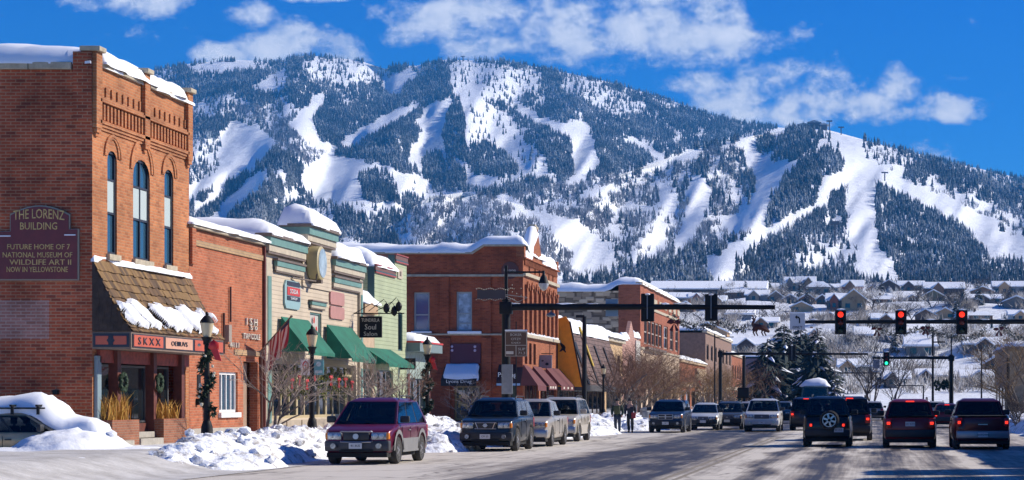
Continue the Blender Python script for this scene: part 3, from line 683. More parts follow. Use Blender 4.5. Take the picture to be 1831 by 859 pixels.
def awning_mb(ax, c, a0, a1, zt, zb, proj, valance=.18):
    """closed canvas awning: sloped top, triangle ends, valance"""
    mb = MB()
    def p(a, d, z): return (c + d, a, z) if ax == 'x' else (a, c - d, z)
    v = [p(a, 0.01, zt) for a in (a0, a1)] + [p(a, proj, zb) for a in (a0, a1)] + [p(a, proj, zb - valance) for a in (a0, a1)] + [p(a, .01, zb) for a in (a0, a1)]
    mb.mesh(v, [(0, 1, 3, 2), (2, 3, 5, 4), (0, 2, 6), (1, 7, 3)])
    w = [p(a, proj - .02, z) for z in (zb, zb - valance) for a in (a0, a1)]
    return mb
BR_SIDE = brick('old_red_brick', (.52, .115, .05), (.33, .07, .034), (.50, .26, .15), bw=.27, rh=.088, ms=.015, stain=.55, bump=.8, pale=(.07, .03, .025))
BR_FRONT = brick('orange_brick', (.52, .20, .08), (.38, .13, .055), (.48, .27, .15), bw=.26, rh=.085, ms=.012, stain=.36)
BR_RED = brick('salmon_brick', (.48, .15, .07), (.36, .105, .05), (.46, .24, .15), bw=.26, rh=.085, ms=.011, stain=.32, sscale=.5)
BR_SHADED = brick('shaded_red_brick', (.40, .098, .04), (.27, .064, .03), (.30, .13, .075), bw=.26, rh=.09, ms=.009, stain=.4)  # drugstore brick toned darker for its shaded side wall; lit copy follows
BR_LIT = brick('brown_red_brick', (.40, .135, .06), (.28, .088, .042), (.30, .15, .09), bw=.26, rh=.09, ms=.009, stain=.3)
STONE = mat('sandstone', (.42, .36, .26), .85, var=.25, vscale=4, bump=.3)
CONC = mat('concrete_step', (.36, .33, .28), .85, var=.2, vscale=5, bump=.3)
TEAL = mat('teal_paint', (.13, .25, .21), .5, var=.15); BROWN = mat('brown_trim', (.15, .11, .085), .6, var=.2); CREAM = mat('cream_trim', (.46, .39, .28), .6, var=.15)
DKTEAL = mat('dark_teal', (.02, .07, .075), .5); WHITE = mat('white_paint', (.72, .72, .7), .5, var=.1); DKRED = mat('oxblood_wood', (.12, .03, .018), .6, var=.3, vscale=5)
RED = mat('red_paint', (.5, .04, .03), .5); GREYM = mat('grey_metal', (.2, .21, .22), .45, .5); NAVY = mat('navy_paint', (.02, .025, .04), .5)
GREENC = mat('green_canvas', (.003, .12, .07), .8, var=.3, vscale=1.5); MAROONC = mat('maroon_canvas', (.11, .022, .022), .8, var=.15)
DARKIN = mat('dark_interior', (.008, .008, .009), .6)

# ------------------------------------------------------------------ 1. brick corner building
y0, y1 = FY(165), FY(338)
B = empty('corner_building', (-27, 58, .4), 'two-storey red brick corner building with maroon wall sign and shingled awning', 'building')
ops = []
for (xa, xb, zt) in ((192, 209, 8.58), (238, 268, 8.6), (294, 310, 8.58)):
    ops.append((FY(xa), FY(xb), 5.72, zt))
mb = MB()
wallo(mb, 'x', XF, y0, y1, .3, 10.75, ops + [(54.55, 61.55, .75, 3.06)], .3)
for o in ops: spandrel(mb, 'x', XF, o[0], o[1], o[3] - (o[1] - o[0]) * .38, o[3])
mb.face([(XF, y0, 10.75), (XF - .3, y0, 10.75), (XF - .3, y1, 10.75), (XF, y1, 10.75)])
# cornice: corbel courses, dentils, piers
for k, (za, zb, d) in enumerate(((9.05, 9.13, .04), (9.13, 9.21, .08), (9.21, 9.3, .12), (9.8, 9.88, .12), (9.88, 9.95, .08))): mb.box(XF + .003, XF + d, y0 + .3, y1 - .3, za, zb)
yy = y0 + .4
while yy < y1 - .4: mb.box(XF + .003, XF + .06, yy, yy + .12, 9.33, 9.78); yy += .26
yy = y0 + .45
while yy < y1 - .4: mb.box(XF + .003, XF + .045, yy, yy + .09, 10.0, 10.25); yy += .42
for yc_ in (y0 + .2, (FY(251) + FY(263)) / 2, y1 - .2):
    mb.box(XF + .004, XF + .12, yc_ - .2, yc_ + .2, 9.05, 11.1); mb.box(XF + .004, XF + .11, yc_ - .15, yc_ + .15, 8.93, 9.045); mb.box(XF + .004, XF + .06, yc_ - .1, yc_ + .1, 8.83, 8.925)
    mb.box(XF - .3, XF + .004, yc_ - .2, yc_ + .2, 10.76, 11.1)
for o in ops:
    am = (o[0] + o[1]) / 2; rr_ = (o[1] - o[0]) / 2
    archband(mb, 'x', XF, am, o[3] - rr_ * .5, rr_ + .06, rr_ + .17, rr_ + .15, .003, .035); archband(mb, 'x', XF, am, o[3] - rr_ * .5, rr_ + .2, rr_ + .28, rr_ + .2, .003, .05)
mb.build('front_wall', BR_FRONT, B)
mb = MB(); wallo(mb, 'y', y0, -45, XF - .002, .3, 10.6)
shell(mb, -45, XF - .3, y0, y1, .3, 10.6, front=False, side=False); mb.box(XF - .5, XF - .003, y0 - .06, y0 - .003, 9.2, 11.08)
xx = XF - .8
mb.build('side_wall', BR_SIDE, B)
mb = MB(); x_ = XF - .55
while x_ > -44:
    w_ = rnd.uniform(1.0, 1.5); mb.box(x_ - w_ + .02, x_, y0 - .08, y0 + .35, 10.605, 10.8); x_ -= w_
mb.box(XF - .25, XF + .1, y0 + .42, FY(251) - .05, 10.755, 10.9); mb.box(XF - .25, XF + .1, FY(263) + .05, y1 - .42, 10.755, 10.9)
for yc_ in (y0 + .2, (FY(251) + FY(263)) / 2, y1 - .2): mb.box(XF - .33, XF + .22, yc_ - .25, yc_ + .25, 11.105, 11.24)
mb.build('coping', STONE, B, bevel=.02)
snow_slab(B, -45, XF - .05, y0 + .05, y1 - .1, 10.82, .62, r=.9, seed=3, lump=.25)
snow_slab(B, XF - .5, XF + .12, y0 + .45, y1 - .4, 10.9, .42, r=.4, seed=8, over=.02, res=.2)
for o in ops:
    wdt = o[1] - o[0]
    w = win(B, 'x', XF, o[0], o[1], o[2], o[3], NAVY, v=(.5,) if wdt > 1 else (), h=(.4, .72), inset=.09, fw=.075, sill=STONE)
    mb = MB(); bx(mb, 'x', XF, o[0] + .09, o[1] - .09, 6.85, 7.75, -.075, -.065); mb.build('blind', mat('pale_blind', (.40, .47, .46), .7), w)
# shingled mansard awning
prof = [(-21.0, 5.5), (-20.72, 4.86), (-20.45, 4.32), (-20.18, 3.88), (-19.92, 3.55)]
def mans(t):
    t = max(0, min(.9999, t)) * (len(prof) - 1); i = int(t); f = t - i
    return Vector((prof[i][0] * (1 - f) + prof[i + 1][0] * f, 0, prof[i][1] * (1 - f) + prof[i + 1][1] * f))
SH = [mat('shingle_gold', (.20, .115, .04), .85, var=.35, vscale=3, stretch=(1, 6, 1)), mat('shingle_brown', (.13, .07, .028), .85, var=.35, vscale=3, stretch=(1, 6, 1)), mat('shingle_dark', (.085, .048, .022), .85, var=.35, vscale=3, stretch=(1, 6, 1))]
mb = MB(); nco = 10
for k in range(nco):
    t0, t1 = k / nco, (k + 1.25) / nco; yy = y0 - .02
    while yy < y1 + .02:
        w_ = rnd.uniform(.1, .24); mb.mi = rnd.choice((0, 0, 0, 1, 1, 2)); j = rnd.uniform(-.012, .012)
        a, b_ = mans(t0), mans(t1 + j); nrm = Vector((b_.z - a.z, 0, -(b_.x - a.x))).normalized() * -1
        lo_, hi_ = a + nrm * .005, b_ + nrm * (.045 + j)
        e_ = min(yy + w_ - .008, y1 + .03)
        mb.mesh([(lo_.x, yy, lo_.z), (lo_.x, e_, lo_.z), (hi_.x, e_, hi_.z), (hi_.x, yy, hi_.z), (b_.x, yy, b_.z), (b_.x, e_, b_.z)], [(0, 1, 2, 3), (3, 2, 5, 4)]); yy += w_
mans_o = mb.build('shingle_roof', SH, B)
mb = MB(); mb.prism([(-21.0, 3.56)] + [(p_[0], p_[1]) for p_ in prof], 1, y0 - .01, y0 + .06)
# courses of side shingles
for k in range(11):
    z_ = 3.58 + k * .175; xr = [(-21.0 + t_ * 1.08) for t_ in (0, 1)]
    x_ = -20.99; lim = max(q.x for q in [mans(1 - (z_ + .15 - 3.55) / 1.95)] )
    while x_ < lim - .1:
        w_ = rnd.uniform(.1, .22); e_ = min(x_ + w_ - .01, lim - .02)
        mb.mesh([(x_, y0 - .055, z_), (e_, y0 - .055, z_), (e_, y0 - .015, z_ + .18), (x_, y0 - .015, z_ + .18)], [(0, 1, 2, 3)]); x_ += w_
mb.build('awning_end', mat('shaded_shingle', (.07, .045, .03), .85, var=.4, vscale=4), B)  # end shingles coloured darker for the shade on this side
# snow clinging to the lower courses
gy, gt = np.meshgrid(np.linspace(y0 + .05, y1 + .02, 220), np.linspace(.42, 1.0, 50))
ph = ((gy - y0) / 2.5 - (gt - .5) * .5 + .12) % 1; topl = .55 + .2 * (fbm(gy * 2.2, gt * 0, 22, 2) - .5)
val = .16 - np.maximum(0, topl - gt) * 2.2 - np.maximum(0, gt - .93 + .1 * fbm(gy * 5, gt * 0, 23, 2)) * 3 - .3 * np.maximum(0, np.abs(ph - .45) - .38) * 8 - 1.0 * np.maximum(0, fbm(gy * 5 - gt * 7, gt * 3, 24, 3) - .5)
val0 = fbm(gy * 1.5 + gt * 2.5, gt * 3.5, 21, 2) * .6 + fbm(gy * 6 + gt * 9, gt * 5, 25, 3) * .4 - .60 + .22 * np.sin(np.clip((gt - .42) / .58, 0, 1) * 2.9) - np.where(gt > .92, .1, 0)
mb = MB(); P3 = {}
for i in range(50):
    for j in range(220):
        if val[i, j] > 0:
            q = mans(gt[i, j]); P3[i, j] = mb.bm.verts.new((q.x + .03 + min(.12, val[i, j] * .7), gy[i, j], q.z + .03 + min(.12, val[i, j] * .7)))
for i in range(49):
    for j in range(219):
        k4 = [(i, j), (i, j + 1), (i + 1, j + 1), (i + 1, j)]
        if all(q in P3 for q in k4): mb.bm.faces.new([P3[q] for q in k4])
mb.build('clinging_snow', SNOW, mans_o, smooth=60)
snow_slab(mans_o, -21.0, -20.93, y0, y1, 5.5, .1, r=.1, seed=4, over=.01, res=.12)
# fascia sign box under the awning
mb = MB(); mb.box(-21.0, -19.95, y0, y1 + .02, 3.08, 3.545); fas = mb.build('fascia', mat('fascia_wood', (.2, .14, .1), .7, var=.2), B)
mb = MB(); mb.box(-20.97, -20.0, y0 - .02, y0 - .003, 3.13, 3.5); mb.box(-19.947, -19.93, y0 + .06, y1 - .05, 3.13, 3.5); mb.build('fascia_panel', NAVY, fas)
OR = mat('orange_red_paint', (.5, .10, .05), .5, var=.12); PE = mat('peach_paint', (.62, .33, .22), .5, var=.1)
mb = MB(); mb.box(-20.9, -20.56, y0 - .033, y0 - .022, 3.2, 3.43); mb.box(-20.42, -20.07, y0 - .033, y0 - .022, 3.2, 3.43)
mb.build('end_sign_panel', OR, fas)
for q0_, q1_ in ((y0 + .12, y0 + 2.35), (y0 + 5.0, y1 - .12)): mb = MB(); mb.box(-19.928, -19.915, q0_, q1_, 3.16, 3.47); mb.build('sign_panel', OR, fas)
mb = MB(); mb.box(-19.928, -19.915, y0 + 2.55, y0 + 4.8, 3.16, 3.47); mb.build('sign_panel', PE, fas)
mb = MB(); mb.prism([(-20.6, 3.31), (-20.49, 3.46), (-20.38, 3.31), (-20.49, 3.17)], 1, y0 - .045, y0 - .035); mb.build('diamond', NAVY, fas)
text_fit('lettering', 'S K X X', (-19.905, y0 + 1.25, 3.315), 1.7, .2, '+X', NAVY, fas); text_fit('lettering', 'OEIIIUVS', (-19.905, y0 + 3.65, 3.315), 1.35, .13, '+X', NAVY, fas); text_fit('lettering', 'K O', (-19.905, y1 - 1.25, 3.315), 1.2, .18, '+X', NAVY, fas)
# storefront
mb = MB()
for xa in (207, 272, 322): yq = FY(xa, -20.85); mb = MB(); mb.box(-21.05, -20.8, yq, yq + .26, .7, 3.07); mb.build('post', DKRED, B)
mb = MB(); mb.box(-21.02, -20.9, y0 + .3, y1 - .3, 2.72, 3.07); mb.build('transom', mat('red_transom', (.28, .05, .03), .6, var=.5, vscale=6), B)
for (ya, yb) in ((55.55, 57.2), (57.3, 59.3), (59.4, 61.2)): win(B, 'x', XF, ya, yb, 1.05, 2.7, GREYM, GLASS, inset=.45, fw=.06, name='shop_window')
mb = MB(); mb.box(XF - .6, XF - .5, 54.6, 61.5, .75, 3.05); mb.build('shop_back', DARKIN, B)
win(B, 'x', XF, 54.62, 55.45, .75, 2.65, GREYM, GLASS, inset=.3, fw=.09, name='door')
mb = MB(); mb.box(-20.99, -20.9, 54.3, 54.58, .75, 2.9); mb.build('door_jamb', mat('blue_grey_paint', (.2, .27, .3), .5), B)
mb = MB(); mb.box(-21.45, -20.5, 56.45, 58.25, .3, .62); mb.box(-21.45, -20.75, 56.45, 58.25, .63, .8); mb.box(-21.1, -20.2, 56.3, 61.4, .25, .42); mb.box(-21.0, -20.62, 53.95, 54.22, .3, .95); mb.box(-20.75, -20.3, 54.3, 55.4, .3, .6)
mb.build('step', CONC, B, bevel=.015)
mb = MB(); mb.box(-21.4, -21.0, 57.0, 61.3, .8, 1.04); mb.build('sill_ledge', DKRED, B)
for i, (ya, yb) in enumerate(((54.35, 56.35), (58.3, 60.25))):
    mb = MB(); mb.box(-21.0, -20.52, ya, yb, .3, 1.16); mb.build('planter_box', brick('planter_brick', (.34, .13, .07), (.27, .09, .05), (.30, .2, .14), bw=.2, rh=.07, ms=.012, stain=.25), B)
    pl = MB()
    for k in range(230 if i == 0 else 120):
        cx_, cy_ = rnd.uniform(-20.95, -20.6), rnd.uniform(ya + .15, yb - .35); h_ = rnd.uniform(.3, .85 - .2 * i); a = rnd.uniform(0, 6.28); l_ = rnd.uniform(.05, .35)
        p0 = Vector((cx_, cy_, 1.15)); p1 = p0 + Vector((math.cos(a) * l_ * .3, math.sin(a) * l_ * .3, h_ * .65)); p2 = p0 + Vector((math.cos(a) * l_, math.sin(a) * l_, h_))
        w_ = Vector((rnd.uniform(-1, 1), rnd.uniform(-1, 1), 0)).normalized() * .012; pl.mi = rnd.choice((0, 0, 1))
        pl.mesh([p0 - w_, p0 + w_, p1 + w_, p1 - w_, p2], [(0, 1, 2, 3), (3, 2, 4)])
    tag(pl.build('ornamental_grass', [mat('dry_gold_grass', (.55, .31, .05), .8), mat('dry_rust_grass', (.42, .2, .04), .8)]), ['tall clump of golden dry grass in the left brick planter', 'short clump of golden dry grass in the right brick planter'][i], 'plant', 'dry grass in the brick planters')
# wreaths on the posts
for i, xa in enumerate((216, 281)):
    mb = MB(); yq = FY(xa, -20.8)
    for k in range(26):
        a = 6.2832 * k / 26; mb.blob((-20.72, yq + math.cos(a) * .2, 2.2 + math.sin(a) * .22), (.06, .07, .07), 1, .4)
    tag(mb.build('wreath', mat('evergreen_sprig', (.02, .045, .018), .8, var=.5, vscale=9)), ['small dark wreath on the left storefront post', 'small dark wreath on the middle storefront post'][i], 'wreath', 'wreaths on the storefront posts')
# wall sign (an own thing hung on the side wall)
S_ = empty('wall_sign', (-22.4, y0 - .06, 4.9), 'maroon arched sign with gold lettering on the shaded brick wall', 'sign')
def sx(x): return (x - CX) * y0 / FPX
def sz(y): return Zat(y, y0)
top = [(20 + 107 * t, 384 - 16 * math.sin(math.pi * t) ** .9) for t in [k / 10 for k in range(11)]]
out = [(-3, 502), (143, 502), (143, 410), (127, 410)] + top[::-1] + [(20, 414), (-3, 414)]
mb = MB(); mb.prism([(sx(a), sz(b_)) for a, b_ in out], 1, y0 - .08, y0 - .01); mb.build('frame', mat('sign_frame', (.30, .27, .2), .5), S_)
cx0, cy0 = 70, 440
inn = [(cx0 + (a - cx0) * .965, cy0 + (b_ - cy0) * .965) for a, b_ in out]
mb = MB(); mb.prism([(sx(a), sz(b_)) for a, b_ in inn], 1, y0 - .1, y0 - .05); mb.build('board', mat('maroon_board', (.16, .016, .012), .35, var=.2), S_)
GOLD = mat('gold_leaf', (.62, .42, .14), .5, var=.3, vscale=12)
for t_, xa, xb, yc_, hp, bend in (('THE LORENZ', 27, 118, 383, 17, .05), ('BUILDING', 39, 105, 405, 13, 0), ('FUTURE HOME OF 7', 16, 128, 442, 9.5, 0), ('NATIONAL MUSEUM OF', 8, 132, 456.5, 9.5, 0), ('WILDLIFE ART II', 20, 130, 469.5, 9.5, 0), ('NOW IN YELLOWSTONE', 15, 124, 482.5, 9.5, 0)):
    text_fit('lettering', t_, ((sx(xa) + sx(xb)) / 2, y0 - .105, sz(yc_)), sx(xb) - sx(xa), hp * y0 / FPX, '-Y', GOLD, S_, bend=bend)
for q0_, q1_, q2_ in ((2, 22, 423), (118, 138, 421)): mb = MB(); mb.box(sx(q0_), sx(q1_), y0 - .12, y0 - .05, sz(q2_ + 1), sz(q2_ - 1)); mb.build('snow_ledge', SNOW, S_)
mb = MB(); mb.box(sx(-60), sx(88), y0 - .006, y0 - .002, sz(607), sz(537)); mb.build('faded_patch', brick('faded_brick', (.46, .22, .17), (.36, .15, .11), (.5, .36, .3), bw=.27, rh=.088, ms=.015, stain=.45), bpy.data.objects['corner_building'])
# wall lamp, gas meter
mb = MB(); mb.box(sx(97), sx(106), y0 - .14, y0 - .003, sz(706), sz(698), .01); tag(mb.build('wall_lamp', BLACK), 'small black wall lamp low on the shaded brick side wall', 'lamp')
g = empty('gas_meter', (sx(95), y0 - .3, .9), 'grey gas meter with bent pipe beside the snowed-in car', 'meter')
mb = MB(); mb.tube([(sx(78), y0 - .1, .6), (sx(78), y0 - .1, sz(735)), (sx(81), y0 - .25, sz(731)), (sx(90), y0 - .28, sz(738))], .035); mb.build('pipe', GREYM, g, smooth=40)
mb = MB(); mb.lathe((sx(100), y0 - .3, .6), [(.09, 0), (.1, .35), (.13, .5), (.12, .62), (.05, .74), (.03, .8)], 10); mb.build('meter_body', mat('meter_grey', (.35, .3, .28), .6), g, smooth=40)

# ------------------------------------------------------------------ 2. low brick shop
y2, y3 = y1 + .02, FY(469)
B = empty('brick_shop', (-25, 65.5, .45), 'low salmon brick shop with one white window between the corner building and cream shop', 'building')
wy0, wy1 = FY(392), FY(425); dy0, dy1 = FY(435), FY(461)
ops = [(wy0, wy1, 1.3, 2.62), (dy0, dy1, .5, 3.0)]
mb = MB(); wallo(mb, 'x', XF, y2, y3, .35, 7.0, ops, .28); shell(mb, -40, XF, y2, y3, .35, 7.0, front=False); mb.box(XF - .3, XF + .1, y2, y2 + .35, 5.9, 7.02); mb.build('front_wall', BR_RED, B)
mb = MB(); mb.box(XF - .35, XF + .14, y2, y3, 7.025, 7.17); mb.build('coping', STONE, B, bevel=.02)
mb = MB(); mb.box(XF + .003, XF + .05, y2 + .4, y3 - .05, 6.5, 6.68); mb.box(XF + .003, XF + .04, FY(418), FY(462), 3.2, 3.38); mb.build('brick_band', brick('tan_brick', (.5, .34, .18), (.44, .28, .15), (.4, .28, .2)), B)
mb = MB(); mb.box(XF + .003, XF + .06, y2, dy0, .3, .82); mb.build('plinth', CONC, B)
snow_slab(B, -40, XF + .1, y2, y3, 7.18, .16, r=.35, seed=12, lump=.2)
win(B, 'x', XF, wy0, wy1, 1.3, 2.62, WHITE, v=(.25, .5, .75), inset=.12, fw=.09, sill=WHITE)
mb = MB(); mb.box(XF - .27, XF - .2, dy0, dy0 + 1.0, .5, 2.95); mb.build('door', mat('tan_door', (.3, .2, .13), .6, var=.15), B)
mb = MB(); mb.tube([(XF + .06, FY(409), Zat(513, FY(409))), (XF + .06, FY(409), Zat(576, FY(409)))], .035); mb.tube([(XF + .06, FY(397), 3.2), (XF + .06, FY(397), Zat(560, FY(397)))], .04)
mb.tube([(XF + .05, FY(464), 3.4), (XF + .09, FY(463.2), .6)], .05); mb.build('pipe', mat('rusty_pipe', (.09, .035, .02), .7), B, smooth=40)
mb = MB(); mb.box(XF + .003, XF + .02, FY(352), FY(358), 2.0, 2.5); mb.box(XF + .003, XF + .1, FY(350), FY(353), 1.55, 1.75); mb.build('utility_box', BLACK, B)
mb = MB(); mb.box(XF + .003, XF + .12, FY(403), FY(408), 3.6, 4.15); mb.build('plaque', mat('grey_plaque', (.3, .25, .2), .6), B)
LT = mat('bone_lettering', (.62, .56, .46), .5)
for t_, xa, xb, yc_, hp in (('1 S H', 438, 457, 576, 13), ('S 0', 445, 457, 587, 7), ('TAP COLE', 432, 462, 602, 10), ('4111', 408, 424, 617, 9)):
    yc2 = (FY(xa) + FY(xb)) / 2; text_fit('lettering', t_, (XF + .04, yc2, Zat(yc_, yc2)), FY(xb) - FY(xa), hp * yc2 / FPX, '+X', LT, B, ext=.03)

# ------------------------------------------------------------------ 3. cream false-front shop
y4, y5 = y3 + .02, FY(646)
B = empty('false_front_shop', (-25, 76, .45), 'cream boarded false-front shop with teal cornices and green awnings', 'building')
SID = boards('cream_siding', (.54, .44, .31), (.28, .21, .14), .155)
wv0, wv1 = FY(551), FY(578)
ops = [(y4 + .75, 81.9, 1.05, 3.1), (wv0 + .25, wv1 - .25, 3.9, 5.0)]
mb = MB(); wallo(mb, 'x', XF, y4, y5, .35, 7.0, ops, .3); shell(mb, -38, XF, y4, y5, .35, 7.0, front=False)
ty0, ty1 = FY(539), FY(590)
mb.box(-21.8, XF + .06, ty0, ty1, 7.01, 7.95); mb.box(XF + .003, XF + .058, ty0, ty1, 5.9, 7.005); mb.build('front_wall', SID, B)
def cornice(a0, a1, zb, zt, pj=.3, back=.4):
    h_ = zt - zb
    m1, m2, m3 = MB(), MB(), MB()
    m1.box(XF - back, XF + pj, a0 - .12, a1 + .12, zt - h_ * .17, zt); m1.box(XF - back + .02, XF + pj * .55, a0 - .04, a1 + .04, zb, zb + h_ * .12)
    m2.box(XF - back + .03, XF + pj * .8, a0 - .06, a1 + .06, zt - h_ * .55, zt - h_ * .175)
    m3.box(XF - back + .05, XF + pj * .62, a0 - .03, a1 + .03, zb + h_ * .125, zt - h_ * .555)
    c_ = m1.build('cornice', BROWN, B, bevel=.012); m2.build('cornice_band', TEAL, c_); m3.build('cornice_frieze', CREAM, c_)
cornice(y4 + .2, ty0 - .05, 6.78, 7.48); cornice(ty1 + .05, y5 - .15, 6.65, 7.28); cornice(ty0, ty1, 7.5, 8.2, .4, .8)
cornice(FY(489), ty0 - .1, 6.2, 6.68, .2, 0); cornice(FY(592), y5 - .6, 6.05, 6.55, .2, 0); cornice(wv0 + .1, wv1 - .1, 5.12, 5.45, .18, 0)
for (a_, b_) in ((y4 + .12, y4 + .75), (y5 - .6, y5 - .1)):
    m1, m2 = MB(), MB()
    m1.box(XF + .003, XF + .1, a_, b_, .4, 6.6); m2.box(XF + .103, XF + .13, a_ + .12, b_ - .12, 3.6, 6.0); m2.box(XF + .103, XF + .13, a_ + .12, b_ - .12, .9, 3.0)
    pq = m1.build('pilaster', CREAM, B, bevel=.01); m2.build('pilaster_panel', TEAL, pq)
mb = MB(); mb.box(XF - .1, XF + .09, y4, y4 + .11, .4, 7.0); mb.build('corner_strip', DKRED, B)
snow_slab(B, -38, XF + .3, y4 + .2, ty0 - .1, 7.49, .5, r=1.2, seed=31, over=.05)
snow_slab(B, -38, XF + .3, ty1 + .1, y5 - .1, 7.29, .7, r=.9, seed=35, over=.05)
snow_slab(B, -21.8, XF + .42, ty0 - .1, ty1 + .1, 8.2, .85, r=1.0, seed=33, over=.02, res=.2, lump=.5)
win(B, 'x', XF, wv0 + .25, wv1 - .25, 3.9, 5.0, TEAL, mat('pale_shade', (.5, .48, .42), .4), inset=.1, fw=.06)
mb = MB()
for k in range(5): mb.blob((XF - .04, (wv0 + wv1) / 2 + rnd.uniform(-.3, .3), 4.45 + rnd.uniform(-.3, .3)), (.02, .1, .14), 1, .3)
mb.build('painted_flower', RED, B)
nb = 12; wl = (81.9 - y4 - .75) / nb
for k in range(3):
    a_ = y4 + .75 + k * 4 * wl; win(B, 'x', XF, a_, a_ + 4 * wl, 1.05, 3.1, mat('tan_mullion', (.45, .36, .2), .5), GLASS, v=(.25, .5, .75), h=(.8,), inset=.2, fw=.1, name='shop_window')
mb = MB()
for k in range(6): mb.box(XF + .003, XF + .06, y4 + .85 + k * 1.9, y4 + 2.6 + k * 1.9, .5, .98)
mb.build('base_panel', mat('tan_panel', (.36, .29, .21), .6, var=.15), B)
for (a_, b_, zt, zb, pj) in ((FY(497), FY(546), 4.66, 3.42, 1.0), (FY(579), FY(624), 4.6, 3.3, 1.0)):
    aw = awning_mb('x', XF + .1, a_, b_, zt, zb, pj, .12).build('awning', GREENC, B)
    mb = MB(); mb.tube([(XF + .11, a_, zb), (XF + pj + .08, a_, zb - .1)], .02); mb.tube([(XF + pj + .08, a_, zb - .1), (XF + pj + .08, b_, zb - .1)], .02); mb.build('awning_frame', GREYM, aw)
# projecting round sign
S_ = empty('round_sign', (XF, 77.2, 6.2), 'round cream-rimmed sign projecting from the false-front tower', 'sign')
mb = MB(); yq = FY(571, -20.6); zq = Zat(471, yq)
mb.lathe((XF + .06, yq, zq), [(.55, 0), (.63, .05), (.63, .42), (.56, .46)], 28, 0); mb.build('rim', mat('gilded_rim', (.42, .34, .17), .45), S_, smooth=40)
mb = MB(); mb.lathe((XF + .06, yq, zq), [(.54, .455), (.54, .475)], 28, 0); mb.build('face', mat('sign_glass', (.28, .36, .4), .1, var=.4, vscale=2.5), S_)
mb = MB(); mb.tube([(XF + .05, FY(520), Zat(497, 72.7)), (XF + .4, 74.5, 6.1), (XF + .5, yq - .4, zq + .1)], .03); mb.box(XF + .06, XF + .5, yq - .12, yq + .12, zq - .75, zq - .62); mb.build('bracket', BROWN, S_)
def plate_sign(name, xa, xb, ya, yb, m, label, X=XF, dep=.07, txt=None, tm=None, extra=None):
    a_, b_ = FY(xa, X), FY(xb, X); Ym = (a_ + b_) / 2; za, zb = Zat(yb, Ym), Zat(ya, Ym)
    o = empty(name, (X, Ym, za), label, 'sign'); c = .18 * (zb - za)
    mb = MB(); mb.prism([(a_ + c, za), (b_ - c, za), (b_, za + c), (b_, zb - c), (b_ - c, zb), (a_ + c, zb), (a_, zb - c), (a_, za + c)], 0, X + .003, X + dep); mb.build('board', m, o)
    if extra: extra(o, a_, b_, za, zb)
    return o
SGT = mat('seafoam_board', (.26, .40, .40), .5)
def ex1(o, a, b, z0, z1):
    mb = MB(); mb.box(XF + .075, XF + .09, a + .25, b - .12, z0 + .48, z0 + .78); mb.build('panel', RED, o)
    mb = MB(); mb.box(XF + .075, XF + .09, a + .25, b - .12, z0 + .3, z0 + .45); mb.box(XF + .075, XF + .088, a + .25, b - .12, z0 + .82, z0 + .98); mb.build('panel', NAVY, o)
    text_fit('lettering', 'SODA', (XF + .1, (a + b) / 2 + .05, z0 + .63), 1.0, .16, '+X', WHITE, o); text_fit('lettering', 'SHOP', (XF + .1, (a + b) / 2 + .05, z0 + .375), .8, .09, '+X', WHITE, o)
plate_sign('shop_sign', 506, 534, 503, 553, SGT, 'pale teal board with a red panel on the cream siding', extra=ex1)
PK = mat('dusty_pink_board', (.42, .2, .17), .6, var=.1)
plate_sign('shop_sign', 588, 613, 523, 546, PK, 'upper dusty pink blank board on the cream siding'); plate_sign('shop_sign', 588, 613, 549, 571, PK, 'lower dusty pink blank board on the cream siding')
# evergreen swags with red bows in front of the shop windows
EV = mat('evergreen_sprig'); EG = mat('yellow_green_sprig', (.16, .17, .02), .8, var=.5, vscale=9)
EV = MATS['evergreen_sprig']
for i, xa in enumerate((507, 521, 534, 548, 578, 592, 604, 616)):
    X_ = -20.75; yq = FY(xa, X_); o = empty('hanging_swag', (X_, yq, 1.7), 'yellow-green hanging evergreen swag with red bow, ' + ['first', 'second', 'third', 'fourth', 'fifth', 'sixth', 'seventh', 'eighth'][i] + ' from the flag along the cream shop', 'hanging swag', 'evergreen swags along the cream shop window')
    mb = MB()
    for k in range(150):
        t = rnd.random(); r_ = .38 * math.sin(math.pi * (.12 + .86 * t)) * rnd.random() ** .5; a = rnd.uniform(0, 6.28)
        c = Vector((X_ + math.cos(a) * r_ * .6, yq + math.sin(a) * r_, 2.95 - 1.15 * t)); d = Vector((rnd.uniform(-.6, .6), rnd.uniform(-1, 1), rnd.uniform(-1.4, .2))).normalized() * .17; w_ = Vector((rnd.uniform(-1, 1), rnd.uniform(-1, 1), .3)).normalized() * .035
        mb.mi = rnd.choice((0, 1, 1)); mb.mesh([c - w_, c + w_, c + d], [(0, 1, 2)])
    mb.build('greenery', [EV, EG], o)
    mb = MB(); zb = 2.5 + rnd.uniform(-.15, .2)
    for s_ in (-1, 1): mb.blob((X_ + .3, yq + s_ * .1, zb + .03), (.05, .11, .07), 1, .2); mb.prism([(yq, zb), (yq + s_ * .05, zb - .3), (yq + s_ * .14, zb - .27)], 0, X_ + .29, X_ + .31)
    mb.build('bow', mat('red_ribbon', (.55, .015, .015), .45), o)

